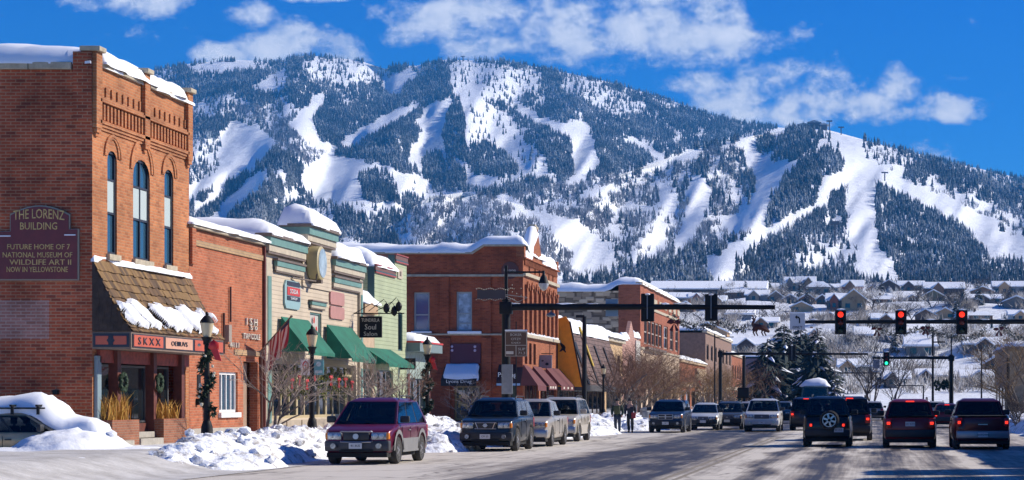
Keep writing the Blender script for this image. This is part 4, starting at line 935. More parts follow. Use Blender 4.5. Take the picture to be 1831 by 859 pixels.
# ------------------------------------------------------------------ 4. tan infill, green shop, low annex
B = empty('infill_shop', (-24, 83.9, .5), 'narrow tan shop front with rounded snow cap behind the black hanging sign', 'building')
ya, yb = y5 + .02, 84.9
mb = MB(); wallo(mb, 'x', XF, ya, yb, .4, 5.7, [(ya + .4, yb - .3, 1.0, 3.0)]); shell(mb, -30, XF, ya, yb, .4, 5.7, front=False); mb.build('front_wall', mat('tan_stucco', (.48, .34, .22), .8, var=.2, bump=.2), B)
win(B, 'x', XF, ya + .4, yb - .3, 1.0, 3.0, TEAL, GLASS, v=(.5,)); mb = MB(); mb.box(XF - .4, XF + .15, ya, yb, 5.3, 5.75); mb.build('fascia', mat('tan_wood', (.42, .27, .15), .7, var=.2), B)
snow_slab(B, -30, XF + .15, ya, yb, 5.76, .55, r=.7, seed=41, over=.04)
B = empty('green_shop', (-25, 88, .5), 'pale green boarded shop with teal and red cornice lines and a taller right end', 'building')
GS = boards('green_siding', (.36, .40, .23), (.17, .2, .1), .17); yA, yM, yE = 84.92, FY(706), FY(727)
mb = MB(); wallo(mb, 'x', XF, yA, yM, .4, 7.2, [(85.3, 88.2, 1.0, 3.0)]); shell(mb, -34, XF, yA, yM, .4, 7.2, front=False)
wallo(mb, 'x', XF, yM, yE, .4, 7.9, [(yM + .6, yE - .8, 3.9, 5.6)]); shell(mb, -23, XF, yM, yE, .4, 7.9, front=False); mb.build('front_wall', GS, B)
m1, m2, m3 = MB(), MB(), MB()
for (a_, b_, z_, bk) in ((yA, yM - .01, 7.2, 13), (yM, yE, 7.9, 2)):
    m3.box(XF - bk, XF + .06, a_ - .03, b_, z_ + .003, z_ + .2); m1.box(XF + .0, XF + .1, a_ - .05, b_ + .02, z_ + .2, z_ + .25); m1.box(XF + .003, XF + .08, a_, b_ + .02, z_ - .12, z_ - .06); m2.box(XF + .003, XF + .07, a_, b_ + .02, z_ - .06, z_ + .0)
    m2.box(XF - .28, XF - .003, a_ - .07, a_ - .035, z_ - 2.2, z_ + .2)
m1.build('red_line', mat('brick_red_paint', (.3, .05, .04), .5), B); m2.build('teal_line', DKTEAL, B); m3.build('parapet', mat('dull_red_parapet', (.14, .06, .05), .7), B)
snow_slab(B, -34, XF + .05, yA, yM, 7.42, .75, r=1.1, seed=43, over=.02)
win(B, 'x', XF, yM + .6, yE - .8, 3.9, 5.6, DKTEAL, GLASS, inset=.1); win(B, 'x', XF, 85.3, 88.2, 1.0, 3.0, DKTEAL, GLASS, v=(.33, .66))
mb = MB(); a_, b_ = FY(710), FY(718); mb.box(XF + .003, XF + .05, a_, b_, Zat(498, 89), Zat(480, 89)); mb.build('vent_panel', CREAM, B); mb = MB(); mb.box(XF + .051, XF + .07, a_ + .3, b_ - .3, Zat(493, 89), Zat(485, 89)); mb.build('vent', BROWN, B)
awning_mb('x', XF + .02, 83.0, 87.6, 3.9, 3.2, 1.05, .12).build('awning', GREENC, B)
B = empty('annex_shop', (-23, 93, .4), 'low grey-green annex shop with patchy snow roof beside the green shop', 'building')
ya, yb = yE + .02, 95.5; mb = MB(); wallo(mb, 'x', XF, ya, yb, .2, 3.9, [(ya + .5, yb - .5, .9, 2.7)]); shell(mb, -30, XF, ya, yb, .2, 3.9, front=False); mb.build('front_wall', mat('grey_green_paint', (.25, .31, .27), .7, var=.2), B)
mb = MB(); mb.box(-30, XF + .6, ya, yb, 3.91, 4.3); mb.build('roof', mat('grey_teal_fascia', (.15, .2, .2), .6), B); mb = MB(); mb.box(-30, XF + .64, ya - .02, yb + .03, 4.303, 4.38); mb.build('roof_edge', RED, B)
snow_slab(B, -30, XF + .5, ya, yb, 4.38, .45, r=1.2, seed=45, over=0)
win(B, 'x', XF, ya + .5, yb - .5, .9, 2.7, DKTEAL, GLASS, v=(.33, .66))
for q0_, q1_ in ((ya + .1, ya + .45), (yb - .4, yb - .1)): mb = MB(); mb.box(XF + .003, XF + .05, q0_, q1_, .3, 2.9); mb.build('red_pillar', DKRED, B)
# black boards hung at right angles to the wall
def hung_sign(label, xa, xb, ya_, yb_, Y, lines, bracket=True, fr=None):
    X0, X1 = (xa - CX) * Y / FPX, (xb - CX) * Y / FPX; z0, z1 = Zat(yb_, Y), Zat(ya_, Y)
    o = empty('hanging_sign', ((X0 + X1) / 2, Y, z0), label, 'sign')
    mb = MB(); mb.box(X0, X1, Y - .05, Y + .05, z0, z1); mb.build('board', fr or BLACK, o, bevel=.01)
    if bracket:
        mb = MB(); mb.tube([(XF, Y, z1 + .12), (X1 + .9, Y, z1 + .12)], .025); mb.tube([(XF, Y, z1 + .1), ((X0 + X1) / 2, Y, z1 + .5), (X1 + .4, Y, z1 + .15)], .018)
        for q in (X0 + .12, X1 - .12): mb.tube([(q, Y, z1), (q, Y, z1 + .12)], .012)
        mb.build('bracket', BLACK, o)
    for t_, fx_, w_, fz, h_ in lines: text_fit('lettering', t_, (X0 + (X1 - X0) * fx_, Y - .056, z0 + (z1 - z0) * fz), (X1 - X0) * w_, (z1 - z0) * h_, '-Y', LT, o)
    return o
hung_sign('black hanging board with pale script over the bare tree', 643, 683, 566, 604, 81.5, (('TUNDRELA', .5, .8, .82, .16), ('Soul', .5, .5, .5, .25), ('Salon', .5, .6, .18, .2)))
hung_sign('low black board with pale script above the annex front', 704, 743, 641, 661, 89.5, (('Johnsons', .5, .85, .5, .5),), False)
# ironwork ornaments on the long bracket
for i, (x_, y_) in enumerate(((691, 551), (705, 556), (713, 548))):
    mb = MB(); Y = 81.5 + i * .02; c = P(x_, y_, Y); mb.lathe(c, [(.02, .2), (.1, .12), (.14, 0), (.1, -.14), (.02, -.22)], 8); mb.tube([c + Vector((0, 0, .2)), c + Vector((-.1, 0, .36)), (-20.4 + .3 * i, Y, 5.3)], .015)
    tag(mb.build('iron_ornament', BLACK), 'black iron bulb ornament, ' + ['left', 'middle', 'right'][i] + ' of three beside the black hanging board', 'ornament', 'iron ornaments beside the hanging board')
# flag
F_ = empty('flag', (-20.6, 69, 3.5), 'striped red and white flag drooping from a slanted pole on the cream shop', 'flag')
p0 = Vector((-21.0, 68.9, Zat(632, 69))); p1 = P(521, 566, 68.0)
mb = MB(); mb.tube([p0, p1], .025); mb.blob(p1, (.05, .05, .05)); mb.build('flagpole', BROWN, F_)
gu, gv = 20, 13; Vv = []; q0, q1 = p0.lerp(p1, .95), p0.lerp(p1, .3)
for i in range(gu):
    for j in range(gv):
        s_, t_ = i / (gu - 1), j / (gv - 1); b_ = q0.lerp(q1, t_); fold = .06 * math.sin(t_ * 14 + s_ * 3) * s_
        Vv.append(b_ + Vector((-.12 * s_ * (1 - t_ * .4) + fold, fold * .8, -.98 * s_ * (1 + .1 * t_))))
mb = MB(); vs = [mb.bm.verts.new(v_) for v_ in Vv]
for i in range(gu - 1):
    for j in range(gv - 1):
        f = mb.bm.faces.new((vs[i * gv + j], vs[i * gv + j + 1], vs[(i + 1) * gv + j + 1], vs[(i + 1) * gv + j])); f.material_index = 2 if (i < 9 and j > 7 and False) else (2 if (i < 3 and j < 5) else j % 2)
mb.build('cloth', [mat('flag_red', (.30, .02, .04), .7), mat('flag_white', (.6, .52, .52), .7), mat('flag_blue', (.02, .03, .10), .7)], F_, smooth=60)
# ------------------------------------------------------------------ 5. corner drugstore across the side street
YL = 121.0; YE = FY(996.5); X0L = -44
B = empty('drugstore_building', (-27, 127, .4), 'two-storey dark red brick drugstore on the far corner with gabled front and deep roof snow', 'building')
def lx(x): return (x - CX) * YL / FPX
def lz(y): return Zat(y, YL)
w1 = (lx(740), lx(768), lz(592), lz(523)); w2 = (lx(816), lx(844), lz(592), lz(522)); dr = (lx(812), lx(858), .5, lz(690))
mb = MB(); xr = lx(868); zm, zt = lz(455), lz(441)
w0 = (lx(660), lx(688), lz(592), lz(523)); dr2 = (lx(905), XF - .35, .6, 3.0)
wallo(mb, 'y', YL, X0L, XF - .002, .2, zm, [w0, w1, w2, dr, dr2], .3)
mb.prism([(lx(845), zm + .003), (XF - .003, zm + .003), (XF - .003, zt), (lx(866), zt)], 1, YL, YL + .5)
for (a, b_) in ((787, 803), (862, 878)): mb.box(lx(a), lx(b_), YL - .12, YL - .003, 5.72, lz(496))
for (a, b_) in ((725, 738), (784, 806), (862, 880), (925, 936)): mb.box(lx(a), lx(b_) - .02, YL - .16, YL - .003, .3, 5.45)
shell(mb, X0L, XF - .3, YL, YE, .2, zm, front=False, side=False); mb.build('side_wall', BR_SHADED, B)
mb = MB(); mb.box(X0L, XF + .06, YL - .1, YL - .002, lz(495), lz(491)); mb.box(X0L, XF + .05, YL - .18, YL - .002, lz(600), lz(597)); mb.box(X0L, lx(845), YL - .14, YL + .3, zm + .004, zm + .12)
mb.prism([(lx(845), zm + .004), (lx(866), zt + .003), (XF + .05, zt + .003), (XF + .05, zt + .12), (lx(865), zt + .12), (lx(843), zm + .124)], 1, YL - .14, YL + .3); mb.build('stone_course', STONE, B, bevel=.01)
# front wall
FW = []
nW = 7; yy0, yy1 = YL + .8, YE - .7
for k in range(nW):
    c_ = yy0 + (yy1 - yy0) * (k + .5) / nW; FW.append((c_ - .36, c_ + .36, 5.75, 8.75))
sm = [(yy0 + (yy1 - yy0) * t - .22, yy0 + (yy1 - yy0) * t + .22, 9.5, 10.15) for t in (.12, .3, .44, .58, .76, .9)]
gl = [(YL + .6 + k * 1.55, YL + 1.5 + k * 1.55, 3.9, 5.2) for k in range(3)]; sh = [(YL + .7, YL + 5.8, .7, 2.9), (YL + 6.3, YE - .5, .7, 2.9)]
mb = MB(); zf = 10.3; wallo(mb, 'x', XF, YL, YE, .2, zf, FW + sm + gl + sh, .25)
for o in FW + sm: spandrel(mb, 'x', XF, o[0], o[1], o[3] - .36, o[3])
for k in range(nW + 1):
    c_ = yy0 + (yy1 - yy0) * k / nW; mb.box(XF + .003, XF + .16, c_ - .17, c_ + .17, 5.7, 8.5); mb.box(XF + .003, XF + .2, c_ - .22, c_ + .22, 8.503, 8.7)
for o in FW: archband(mb, 'x', XF, (o[0] + o[1]) / 2, 8.4, .4, .55, .42, .003, .1)
yy = YL + .3
while yy < YE - .3: mb.box(XF + .003, XF + .1, yy, yy + .14, 9.86, 10.22); yy += .34
mb.box(XF + .003, XF + .18, YL, YE, 10.23, 10.3)
gy0, gy1, gpk = 123.3, 127.9, 12.35
mb.prism([(gy0, zf + .003), (gy1, zf + .003), ((gy0 + gy1) / 2 + .35, gpk), ((gy0 + gy1) / 2 - .35, gpk)], 0, XF - .45, XF + .05)
mb.box(XF - .4, XF + .08, YE - .55, YE, zf + .003, 10.9); mb.box(XF - .4, XF + .08, YL - .02, YL + .5, zf + .003, zt)
mb.build('front_wall', BR_LIT, B)
mb = MB(); mb.box(XF + .003, XF + .17, YL, YE, 9.2, 9.4); mb.box(XF + .003, XF + .24, YL, YE, 5.5, 5.69); gc = (gy0 + gy1) / 2
mb.box(XF - .5, XF + .1, gc - .42, gc + .42, gpk + .003, gpk + .16); mb.box(XF - .4, XF, gc - .3, gc + .3, gpk + .17, gpk + .3); mb.build('front_course', STONE, B)
mb = MB()
for k in range(26): yq = YL + .3 + k * .48; mb.blob((XF + .13, yq, 5.72), (.1, .22, rnd.uniform(.06, .13)), 1, .3)
mb.build('ledge_snow', SNOW, B)
for o in FW: win(B, 'x', XF, *o, DKRED, GLASS, h=(.45,), inset=.18, fw=.06)
for o in sm: win(B, 'x', XF, *o, DKRED, GLASS, inset=.18, fw=.05)
for o in gl + sh: win(B, 'x', XF, *o, DKRED, GLASS, v=(.5,) if o[1] - o[0] < 2 else (.25, .5, .75), inset=.18, fw=.06)
for o in (w0, w1): win(B, 'y', YL, *o, mat('pale_frame', (.3, .33, .34), .5), mat('sky_pane', (.02, .09, .22), .05, spec=1), h=(.42,), inset=.16, fw=.1)
win(B, 'y', YL, *w2, mat('pale_frame', (.3, .33, .34), .5), mat('frosted_pane', (.3, .38, .46), .3, var=.6, vscale=2.2), h=(.45, .2), inset=.16, fw=.1)
mb = MB(); mb.box(w2[0] - .5, w2[1] + .6, YL - .25, YL - .003, w2[2] - .18, w2[2] - .02); mb.box(w1[0] - .15, w1[1] + .15, YL - .2, YL - .003, w1[2] - .14, w1[2] - .02); mb.build('sill_snow', SNOW, B, bevel=.04)
win(B, 'y', YL, *dr, mat('gold_brown_frame', (.25, .17, .06), .6), mat('shop_glass', (.05, .05, .05), .1), v=(.33, .66), h=(.62,), inset=.2, fw=.12, name='shop_window'); win(B, 'y', YL, *dr2, DKRED, GLASS, v=(.4,), inset=.2, name='shop_window')
mb = MB(); a_, b_ = dr[0] + .2, dr[1] - .2
for k in range(26): q = rnd.uniform(a_, b_ - .2); z_ = rnd.uniform(.7, 2.2); mb.mi = rnd.randrange(4); mb.box(q, q + rnd.uniform(.1, .3), YL + .14, YL + .15 + k * .0008, z_, z_ + rnd.uniform(.1, .35))
mb.build('window_display', [mat('display_blue', (.08, .14, .3), .6), mat('display_gold', (.45, .28, .04), .6), mat('display_white', (.5, .5, .46), .6), mat('display_rust', (.3, .1, .04), .6)], B)
mb = MB(); mb.box(lx(803), lx(860), YL - .1, YL - .003, lz(650), lz(615)); mb.build('panel', mat('plum_panel', (.075, .008, .028), .5), B)
mb = MB()
for xa in (809, 850):
    for ya in (620, 627): mb.blob((lx(xa), YL - .12, lz(ya)), (.09, .03, .09))
mb.build('rosette', mat('lilac_paint', (.5, .4, .5), .5), B)
# deep snow on the roof
def roofz(X, Y): return zm + .15 + (zt - zm) * ss(lx(838), lx(866), X) * ss(YL + 4, YL + .5, Y)
snow_slab(B, X0L, XF, YL - .05, YE, roofz, .62, r=.9, seed=51, lump=.3, over=.1, res=.3)
def gabz(X, Y): return zf + .05 + (gpk - zf) * np.clip(1 - np.abs(Y - gc) / (gc - gy0), 0, 1)
snow_slab(B, XF - .5, XF + .12, gy0 - .3, gc - .35, gabz, .55, r=.4, seed=53, over=.02, res=.15)
snow_slab(B, XF - .9, XF + .12, gy1 + .2, YE - .6, zf + .05, .8, r=.6, seed=54, over=.05, res=.2); snow_slab(B, XF - .9, XF + .12, YL + .5, gy0 - .3, zf + .05, .6, r=.5, seed=55, over=.05, res=.2)
# oval script plaque on the side wall
mb = MB(); mb.lathe((lx(912), YL - .003, lz(484)), [(.52, 0), (.52, -.05)], 24, 1); o = tag(mb.build('oval_plaque', mat('rust_plaque', (.10, .03, .02), .5)), 'round dark plaque with pale script high on the drugstore side wall', 'sign'); text_fit('lettering', 'Lyons', (lx(912), YL - .06, lz(484)), .7, .2, '-Y', LT, o)
# awnings
o = empty('drugstore_awning', ((lx(826)), YL, lz(690)), 'snow-covered dark awning lettered along its valance over the drugstore window', 'awning')
awning_mb('y', YL - .02, lx(796), lx(859), lz(653), lz(680), 1.2, .36).build('canopy', mat('black_canvas', (.012, .011, .014), .8), o)
def awz(X, Y): return lz(680) + (lz(653) - lz(680)) * np.clip((Y - (YL - 1.22)) / 1.2, 0, 1)
snow_slab(o, lx(796), lx(859), YL - 1.2, YL - .05, awz, .16, r=.2, seed=57, over=.0, res=.12, lump=.5, name='awning_snow')
text_fit('lettering', 'Lyons Drug', (lx(828), YL - 1.24, lz(683.5)), 1.5 * 45 / 45, .26, '-Y', WHITE, o)
o = empty('corner_awning', (-21.5, YL - .5, 2.6), 'dark maroon corner awning with white script on its shaded side', 'awning')
mb = awning_mb('y', YL - .02, -22.45, -20.98, lz(652), lz(690), 1.0, .02); mb.build('canopy', mat('shaded_maroon_canvas', (.035, .01, .012), .8), o)  # shade put into the canvas colour here; the hip keeps the lit maroon
mb = MB(); v_ = [(-20.97, YL - .03, lz(652)), (-20.97, YL - 1.0, lz(690)), (-19.95, YL - .9, lz(690)), (-20.97, YL + 2.2, lz(655)), (-19.95, YL + 2.2, lz(690)), (-19.95, YL - .9, lz(699)), (-19.95, YL + 2.2, lz(699))]
mb.mesh(v_, [(0, 2, 4, 3), (0, 1, 2), (2, 5, 6, 4)]); mb.build('hip', MAROONC, o)
text_fit('lettering', 'Parting', (-21.75, YL - 1.06, lz(672)), 1.1, .36, '-Y', WHITE, o)
mb = MB(); mb.box(-22.4, -21.0, YL - 1.04, YL - 1.02, lz(690), lz(686)); mb.build('valance_stripe', mat('pale_blue_trim', (.3, .42, .55), .6), o)
for k, (a_, b_, lab) in enumerate(((123.4, 126.6, 'narrow maroon sloped awning, middle one of the drugstore front'), (128.3, 134.0, 'wide maroon sloped awning at the far end of the drugstore front'))):
    o = empty('shop_awning', (XF + .5, (a_ + b_) / 2, 2.5), lab, 'awning', 'maroon awnings along the drugstore front')
    awning_mb('x', XF + .17, a_, b_, lz(654), lz(688), 1.0, .3).build('canopy', MAROONC, o)
    mb = MB()
    for q in range(3): yq = a_ + (b_ - a_) * (q + .7) / 3.4; mb.box(XF + 1.175, XF + 1.185, yq - .25, yq + .25, lz(688) - .22, lz(688) - .08)
    mb.build('valance_mark', LT, o)
hs_ = empty('square_sign', (-20.5, 126.2, 4.0), 'grey square hanging sign with dark figure above the maroon awnings', 'sign')
mb = MB(); c = P(975, 647, 127.0); mb.box(c.x - .42, c.x + .42, 126.95, 127.05, c.z - .42, c.z + .42); mb.build('board', mat('slate_board', (.25, .24, .27), .6, var=.2), hs_)
mb = MB(); mb.blob((c.x + .12, 126.93, c.z - .15), (.12, .015, .1)); mb.blob((c.x - .15, 126.93, c.z + .05), (.09, .015, .05)); mb.build('figure', BLACK, hs_); mb = MB(); mb.tube([(XF + .1, 127, c.z + .5), (c.x + .5, 127, c.z + .5)], .03); mb.build('bracket', BLACK, hs_)

# ------------------------------------------------------------------ 6. shop with shingled mansard and orange end panel
Y6, Y6e = YE + .05, 157.8
B = empty('mansard_shop', (-24, 146, .4), 'shop with brown shingled overhanging mansard and bright orange end panel', 'building')
mb = MB(); wallo(mb, 'x', XF, Y6, Y6e, .2, 6.9, [(Y6 + .8, Y6e - .8, .6, 2.5)]); shell(mb, -36, XF, Y6, Y6e, .2, 6.9, front=False); mb.build('front_wall', mat('dark_brown_wall', (.09, .06, .04), .8, var=.2), B)
win(B, 'x', XF, Y6 + .8, Y6e - .8, .6, 2.5, BROWN, GLASS, v=tuple(k / 9 for k in range(1, 9)), fw=.12, name='shop_window')
def q6(x, y): return ((x - CX) * Y6 / FPX, Zat(y, Y6))
pn = [q6(998, 692), q6(998, 570), q6(1012, 566), q6(1019, 576), q6(1041, 688), q6(1041, 692)]
mb = MB(); mb.prism(pn, 1, Y6 - .12, Y6 - .003); pe = mb.build('end_panel', mat('orange_panel', (.78, .30, .01), .55, var=.1), B)
mb = MB(); mb.prism([q6(1018, 575), q6(1020.5, 575), q6(1043, 690), q6(1040.5, 690)], 1, Y6 - .15, Y6 - .02); mb.build('edge_trim', BLACK, pe)
an = [(1001, 614), (1003, 612), (1006, 615), (1010, 618), (1012, 622), (1011, 626), (1013, 630), (1011, 631), (1009, 628), (1006, 627), (1004, 629), (1000, 629), (1003, 626), (1005, 622), (1003, 618)]
mb = MB(); mb.prism([q6(*q) for q in an], 1, Y6 - .14, Y6 - .125); mb.build('animal_emblem', BLACK, pe)
SHB = brick('mauve_brown_shingles', (.20, .135, .12), (.14, .09, .08), (.045, .03, .03), bw=.5, rh=.3, ms=.02, stain=.35, bump=1)
mb = MB(); za, zb = 7.0, 2.75
mb.prism([(XF, za), (XF + .1, za), (XF + 1.62, zb), (XF, zb)], 1, Y6 + .03, Y6e); mf = mb.build('mansard', SHB, B)
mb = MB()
for k in range(4): yq = Y6 + 3 + k * 5; mb.prism([(XF + .6, 5.7), (XF + .66, 5.7), (XF + 1.66, 2.8), (XF + 1.58, 2.8)], 1, yq, yq + (1.0 if k in (0,) else .5))  # black strips running down the mansard slope
mb.build('black_strip', BLACK, mf); mb = MB(); mb.prism([(XF + .25, 6.9), (XF + .33, 6.9), (XF + 1.3, 4.1), (XF + 1.22, 4.1)], 1, Y6 + 8, Y6 + 8.5); mb.build('banner', mat('yellow_banner', (.5, .33, .02), .6), mf)
mb = MB(); mb.box(XF + .003, XF + 1.7, Y6 - .1, Y6e, 2.35, 2.74); mb.build('fascia', mat('charcoal_fascia', (.05, .048, .05), .6), B)
def mz(X, Y): return 7.0 - np.clip(X - XF - .1, 0, 2) * 2.0
snow_slab(B, -36, XF + .35, Y6, Y6e, mz, .4, r=.8, seed=61, over=.05, lump=.5)

# ------------------------------------------------------------------ 7. two small shops
B = empty('tan_shop', (-24, 163, .4), 'small tan shop with flat snow-capped cornice beside the brown shingles', 'building')
a_, b_ = Y6e + .02, 169; mb = MB(); wallo(mb, 'x', XF, a_, b_, .2, 6.4, [(a_ + 1, b_ - 1, .6, 2.6), (a_ + 1.2, a_ + 3, 4, 5.4), (b_ - 3.2, b_ - 1.4, 4, 5.4)]); shell(mb, -34, XF, a_, b_, .2, 6.4, front=False); mb.build('front_wall', mat('ochre_stucco', (.50, .33, .17), .8, var=.2, bump=.2), B)
for o in ((a_ + 1, b_ - 1, .6, 2.6), (a_ + 1.2, a_ + 3, 4, 5.4), (b_ - 3.2, b_ - 1.4, 4, 5.4)): win(B, 'x', XF, *o, BROWN, GLASS, v=(.5,))
mb = MB(); mb.box(XF - .3, XF + .3, a_, b_, 6.41, 6.75); mb.build('cornice', CREAM, B); snow_slab(B, -34, XF + .35, a_, b_, 6.76, .5, r=1, seed=63)
B = empty('gabled_shop', (-24, 175, .4), 'pinkish small shop with stepped false front and white end board', 'building')
a_, b_ = 169.02, 181.5; mb = MB(); ops = [(a_ + 1, b_ - 1, .6, 2.6), (a_ + 4.8, a_ + 7.6, 4, 5.6)]; wallo(mb, 'x', XF, a_, b_, .2, 6.6, ops); shell(mb, -34, XF, a_, b_, .2, 6.6, front=False)
mb.prism([(a_, 6.603), (b_, 6.603), (b_, 7.2), (a_ + 8.5, 7.4), (a_ + 6.2, 8.6), (a_ + 4, 7.2), (a_, 7.0)], 0, XF - .3, XF); mb.build('front_wall', boards('pink_siding', (.45, .24, .17), (.25, .12, .09), .2), B)
for o in ops: win(B, 'x', XF, *o, WHITE, GLASS, v=(.5,))
mb = MB(); mb.box(XF + .003, XF + .1, b_ - 3.4, b_ - .2, 3.2, 7.0); mb.build('white_boarding', boards('white_siding', (.62, .58, .5), (.3, .27, .22), .25), B)
snow_slab(B, -34, XF - .3, a_, b_, 6.62, .7, r=1.6, seed=65); snow_slab(B, XF - .35, XF + .1, a_, a_ + 4, 7.0, .6, r=.5, seed=66, over=.02, res=.2); snow_slab(B, XF - .35, XF + .1, a_ + 8.5, b_, 7.3, .6, r=.5, seed=67, over=.02, res=.2)

# ------------------------------------------------------------------ 8. tall block with stone side wall
a_, b_ = 182.2, 219.0; zt8 = 12.2
B = empty('stone_sided_block', (-26, 200, .4), 'tall brick block with rough tan stone side wall and snow-covered parapet', 'building')
STW = bpy.data.materials.new('rubble_stone'); STW.use_nodes = True; N, L = nt(STW); bb = N['Principled BSDF']; bb.inputs['Roughness'].default_value = .9
tc = N.new('ShaderNodeTexCoord'); mp = N.new('ShaderNodeMapping'); mp.inputs['Scale'].default_value = (1.3, 1.3, 2.9); L.new(tc.outputs['Object'], mp.inputs[0])
vo = N.new('ShaderNodeTexVoronoi'); vo.inputs['Scale'].default_value = 1.0; vo.distance = 'CHEBYCHEV'; vo.inputs['Randomness'].default_value = .8; L.new(mp.outputs[0], vo.inputs['Vector'])
sp = N.new('ShaderNodeSeparateColor'); L.new(vo.outputs['Color'], sp.inputs[0]); r = N.new('ShaderNodeValToRGB'); r.color_ramp.elements[0].color = (.30, .22, .14, 1); r.color_ramp.elements[1].color = (.60, .48, .33, 1); L.new(sp.outputs[0], r.inputs[0])
vd = N.new('ShaderNodeTexVoronoi'); vd.feature = 'F1'; vd.distance = 'CHEBYCHEV'; vd.inputs['Scale'].default_value = 1; vd.inputs['Randomness'].default_value = .8; L.new(mp.outputs[0], vd.inputs['Vector'])
r2 = N.new('ShaderNodeValToRGB'); r2.color_ramp.elements[0].position = .42; r2.color_ramp.elements[0].color = (1, 1, 1, 1); r2.color_ramp.elements[1].position = .55; r2.color_ramp.elements[1].color = (.3, .28, .26, 1); L.new(vd.outputs['Distance'], r2.inputs[0])
mx = N.new('ShaderNodeMix'); mx.data_type = 'RGBA'; mx.blend_type = 'MULTIPLY'; mx.inputs[0].default_value = 1; L.new(r.outputs[0], mx.inputs[6]); L.new(r2.outputs[0], mx.inputs[7]); L.new(mx.outputs[2], bb.inputs['Base Color'])
bp = N.new('ShaderNodeBump'); bp.inputs['Strength'].default_value = 1; bp.inputs['Distance'].default_value = .1; bp.invert = True; L.new(vd.outputs['Distance'], bp.inputs['Height']); L.new(bp.outputs[0], bb.inputs['Normal'])
xq = (1106 - CX) * a_ / FPX
mb = MB(); mb.box(-46, xq - .003, a_, a_ + .5, .2, 11.6); mb.build('stone_wall', STW, B)
ops = []
y_a, y_b = FY(1151), FY(1184); nn = 5
ops = [(y_a + (y_b - y_a) * k / nn + .25, y_a + (y_b - y_a) * (k + 1) / nn - .15, 6.9, 9.2) for k in range(nn)]
o2 = [(FY(xa), FY(xb), 6.9, 9.2) for xa, xb in ((1187, 1194), (1198, 1204), (1207.5, 1213))]
gs = [(a_ + 1.5 + k * 4.6, a_ + 4.8 + k * 4.6, .6, 2.9) for k in range(7)]
mb = MB(); wallo(mb, 'x', XF, a_, b_, 6.4, zt8, ops + o2); shell(mb, -46, XF, a_ + .5, b_, 6.4, 11.5, front=False); mb.box(xq, XF - .002, a_ - .05, a_ + .5, .2, zt8); mb.build('front_wall', brick('block_brick', (.40, .13, .07), (.32, .1, .05), (.3, .15, .1), bw=.4, rh=.13, ms=.012), B)
mb = MB(); wallo(mb, 'x', XF + .003, a_ + .02, b_, .2, 6.398, gs); mb.build('lower_wall', mat('tan_render', (.50, .37, .25), .85, var=.15, vscale=1), B)
mb = MB(); mb.box(XF + .01, XF + .12, a_, b_, 6.35, 6.55); mb.box(XF + .003, XF + .1, a_ + .3, b_, 10.2, 10.45)
for k in range(8): yq = a_ + 2 + k * 4.6; mb.box(XF + .003, XF + .06, yq, yq + 2.6, 10.8, 11.4)
mb.box(XF - .4, XF + .18, a_ - .1, b_, zt8 + .003, zt8 + .2); mb.build('stone_course', STONE, B)
FR8 = mat('weathered_frame', (.36, .3, .25), .6)
for o in ops + o2: win(B, 'x', XF, *o, FR8, GLASS, h=(.5,), fw=.14)
for o in gs: win(B, 'x', XF + .003, *o, BROWN, GLASS, v=(.5,), fw=.14)
mb = MB(); mb.box(XF + .13, XF + .5, y_a, y_b - .3, 6.4, 6.62); mb.build('flower_box', BROWN, B)
def z8(X, Y): return 11.6 + .65 * ss(xq - 1.2, xq + .2, X)
snow_slab(B, -46, XF + .1, a_, b_, z8, .75, r=1.4, seed=71, lump=.3, res=.6)

# ------------------------------------------------------------------ 9. the rest of the left row, smaller and smaller
def shop(name, label, x0, ya, yb, h, m, fm, nwin, up=False, trim=CREAM, sm_=.5, back=-40):
    B = empty(name, ((x0 + back) / 2, (ya + yb) / 2, .3), label, 'building')
    w_ = (yb - ya) / nwin; ops = [(ya + k * w_ + w_ * .15, ya + (k + 1) * w_ - w_ * .15, .7, 2.8) for k in range(nwin)]
    if up: ops += [(ya + k * w_ + w_ * .25, ya + (k + 1) * w_ - w_ * .25, h - 3.4, h - 1.4) for k in range(nwin)]
    mb = MB(); wallo(mb, 'x', x0, ya, yb, .2, h, ops); shell(mb, back, x0, ya, yb, .2, h, front=False); mb.build('front_wall', m, B)
    mb = MB(); mb.box(x0 - .4, x0 + .2, ya - .1, yb + .02, h + .003, h + .35); mb.box(x0 + .003, x0 + .14, ya, yb, 3.2, 3.7); mb.build('trim', trim, B)
    for o in ops: win(B, 'x', x0, *o, fm, GLASS, fw=.14)
    snow_slab(B, back, x0 + .15, ya, yb, h + .36, sm_, r=1.2, seed=int(ya), res=.7); return B
shop('brown_shop', 'low dark red brick shop with pale end pier and thick snow roof', XF, 219.1, 253, 5.9, BR_LIT, BROWN, 5, trim=mat('pale_pier', (.5, .36, .22), .7))
mb = MB(); mb.box(XF + .01, XF + .3, 238, 251, 1, 5.5); o = mb.build('pale_panel', mat('pale_pier'), bpy.data.objects['brown_shop'])
shop('brown_block', 'two-storey brown block with curved white balcony edge behind the low brick shop', XF, 253.2, 300, 10.2, mat('brown_render', (.22, .13, .09), .8, var=.25), BROWN, 7, True)
shop('red_block', 'red and tan two-storey shop beyond the brown block', XF, 300.2, 328, 8.4, BR_LIT, BROWN, 5, True)
shop('purple_hall', 'long plum-grey hall with snowy roof closing the far left end of the street', -15, 352, 400, 9, mat('plum_grey', (.13, .10, .13), .8, var=.2), BROWN, 6, True, back=-30)
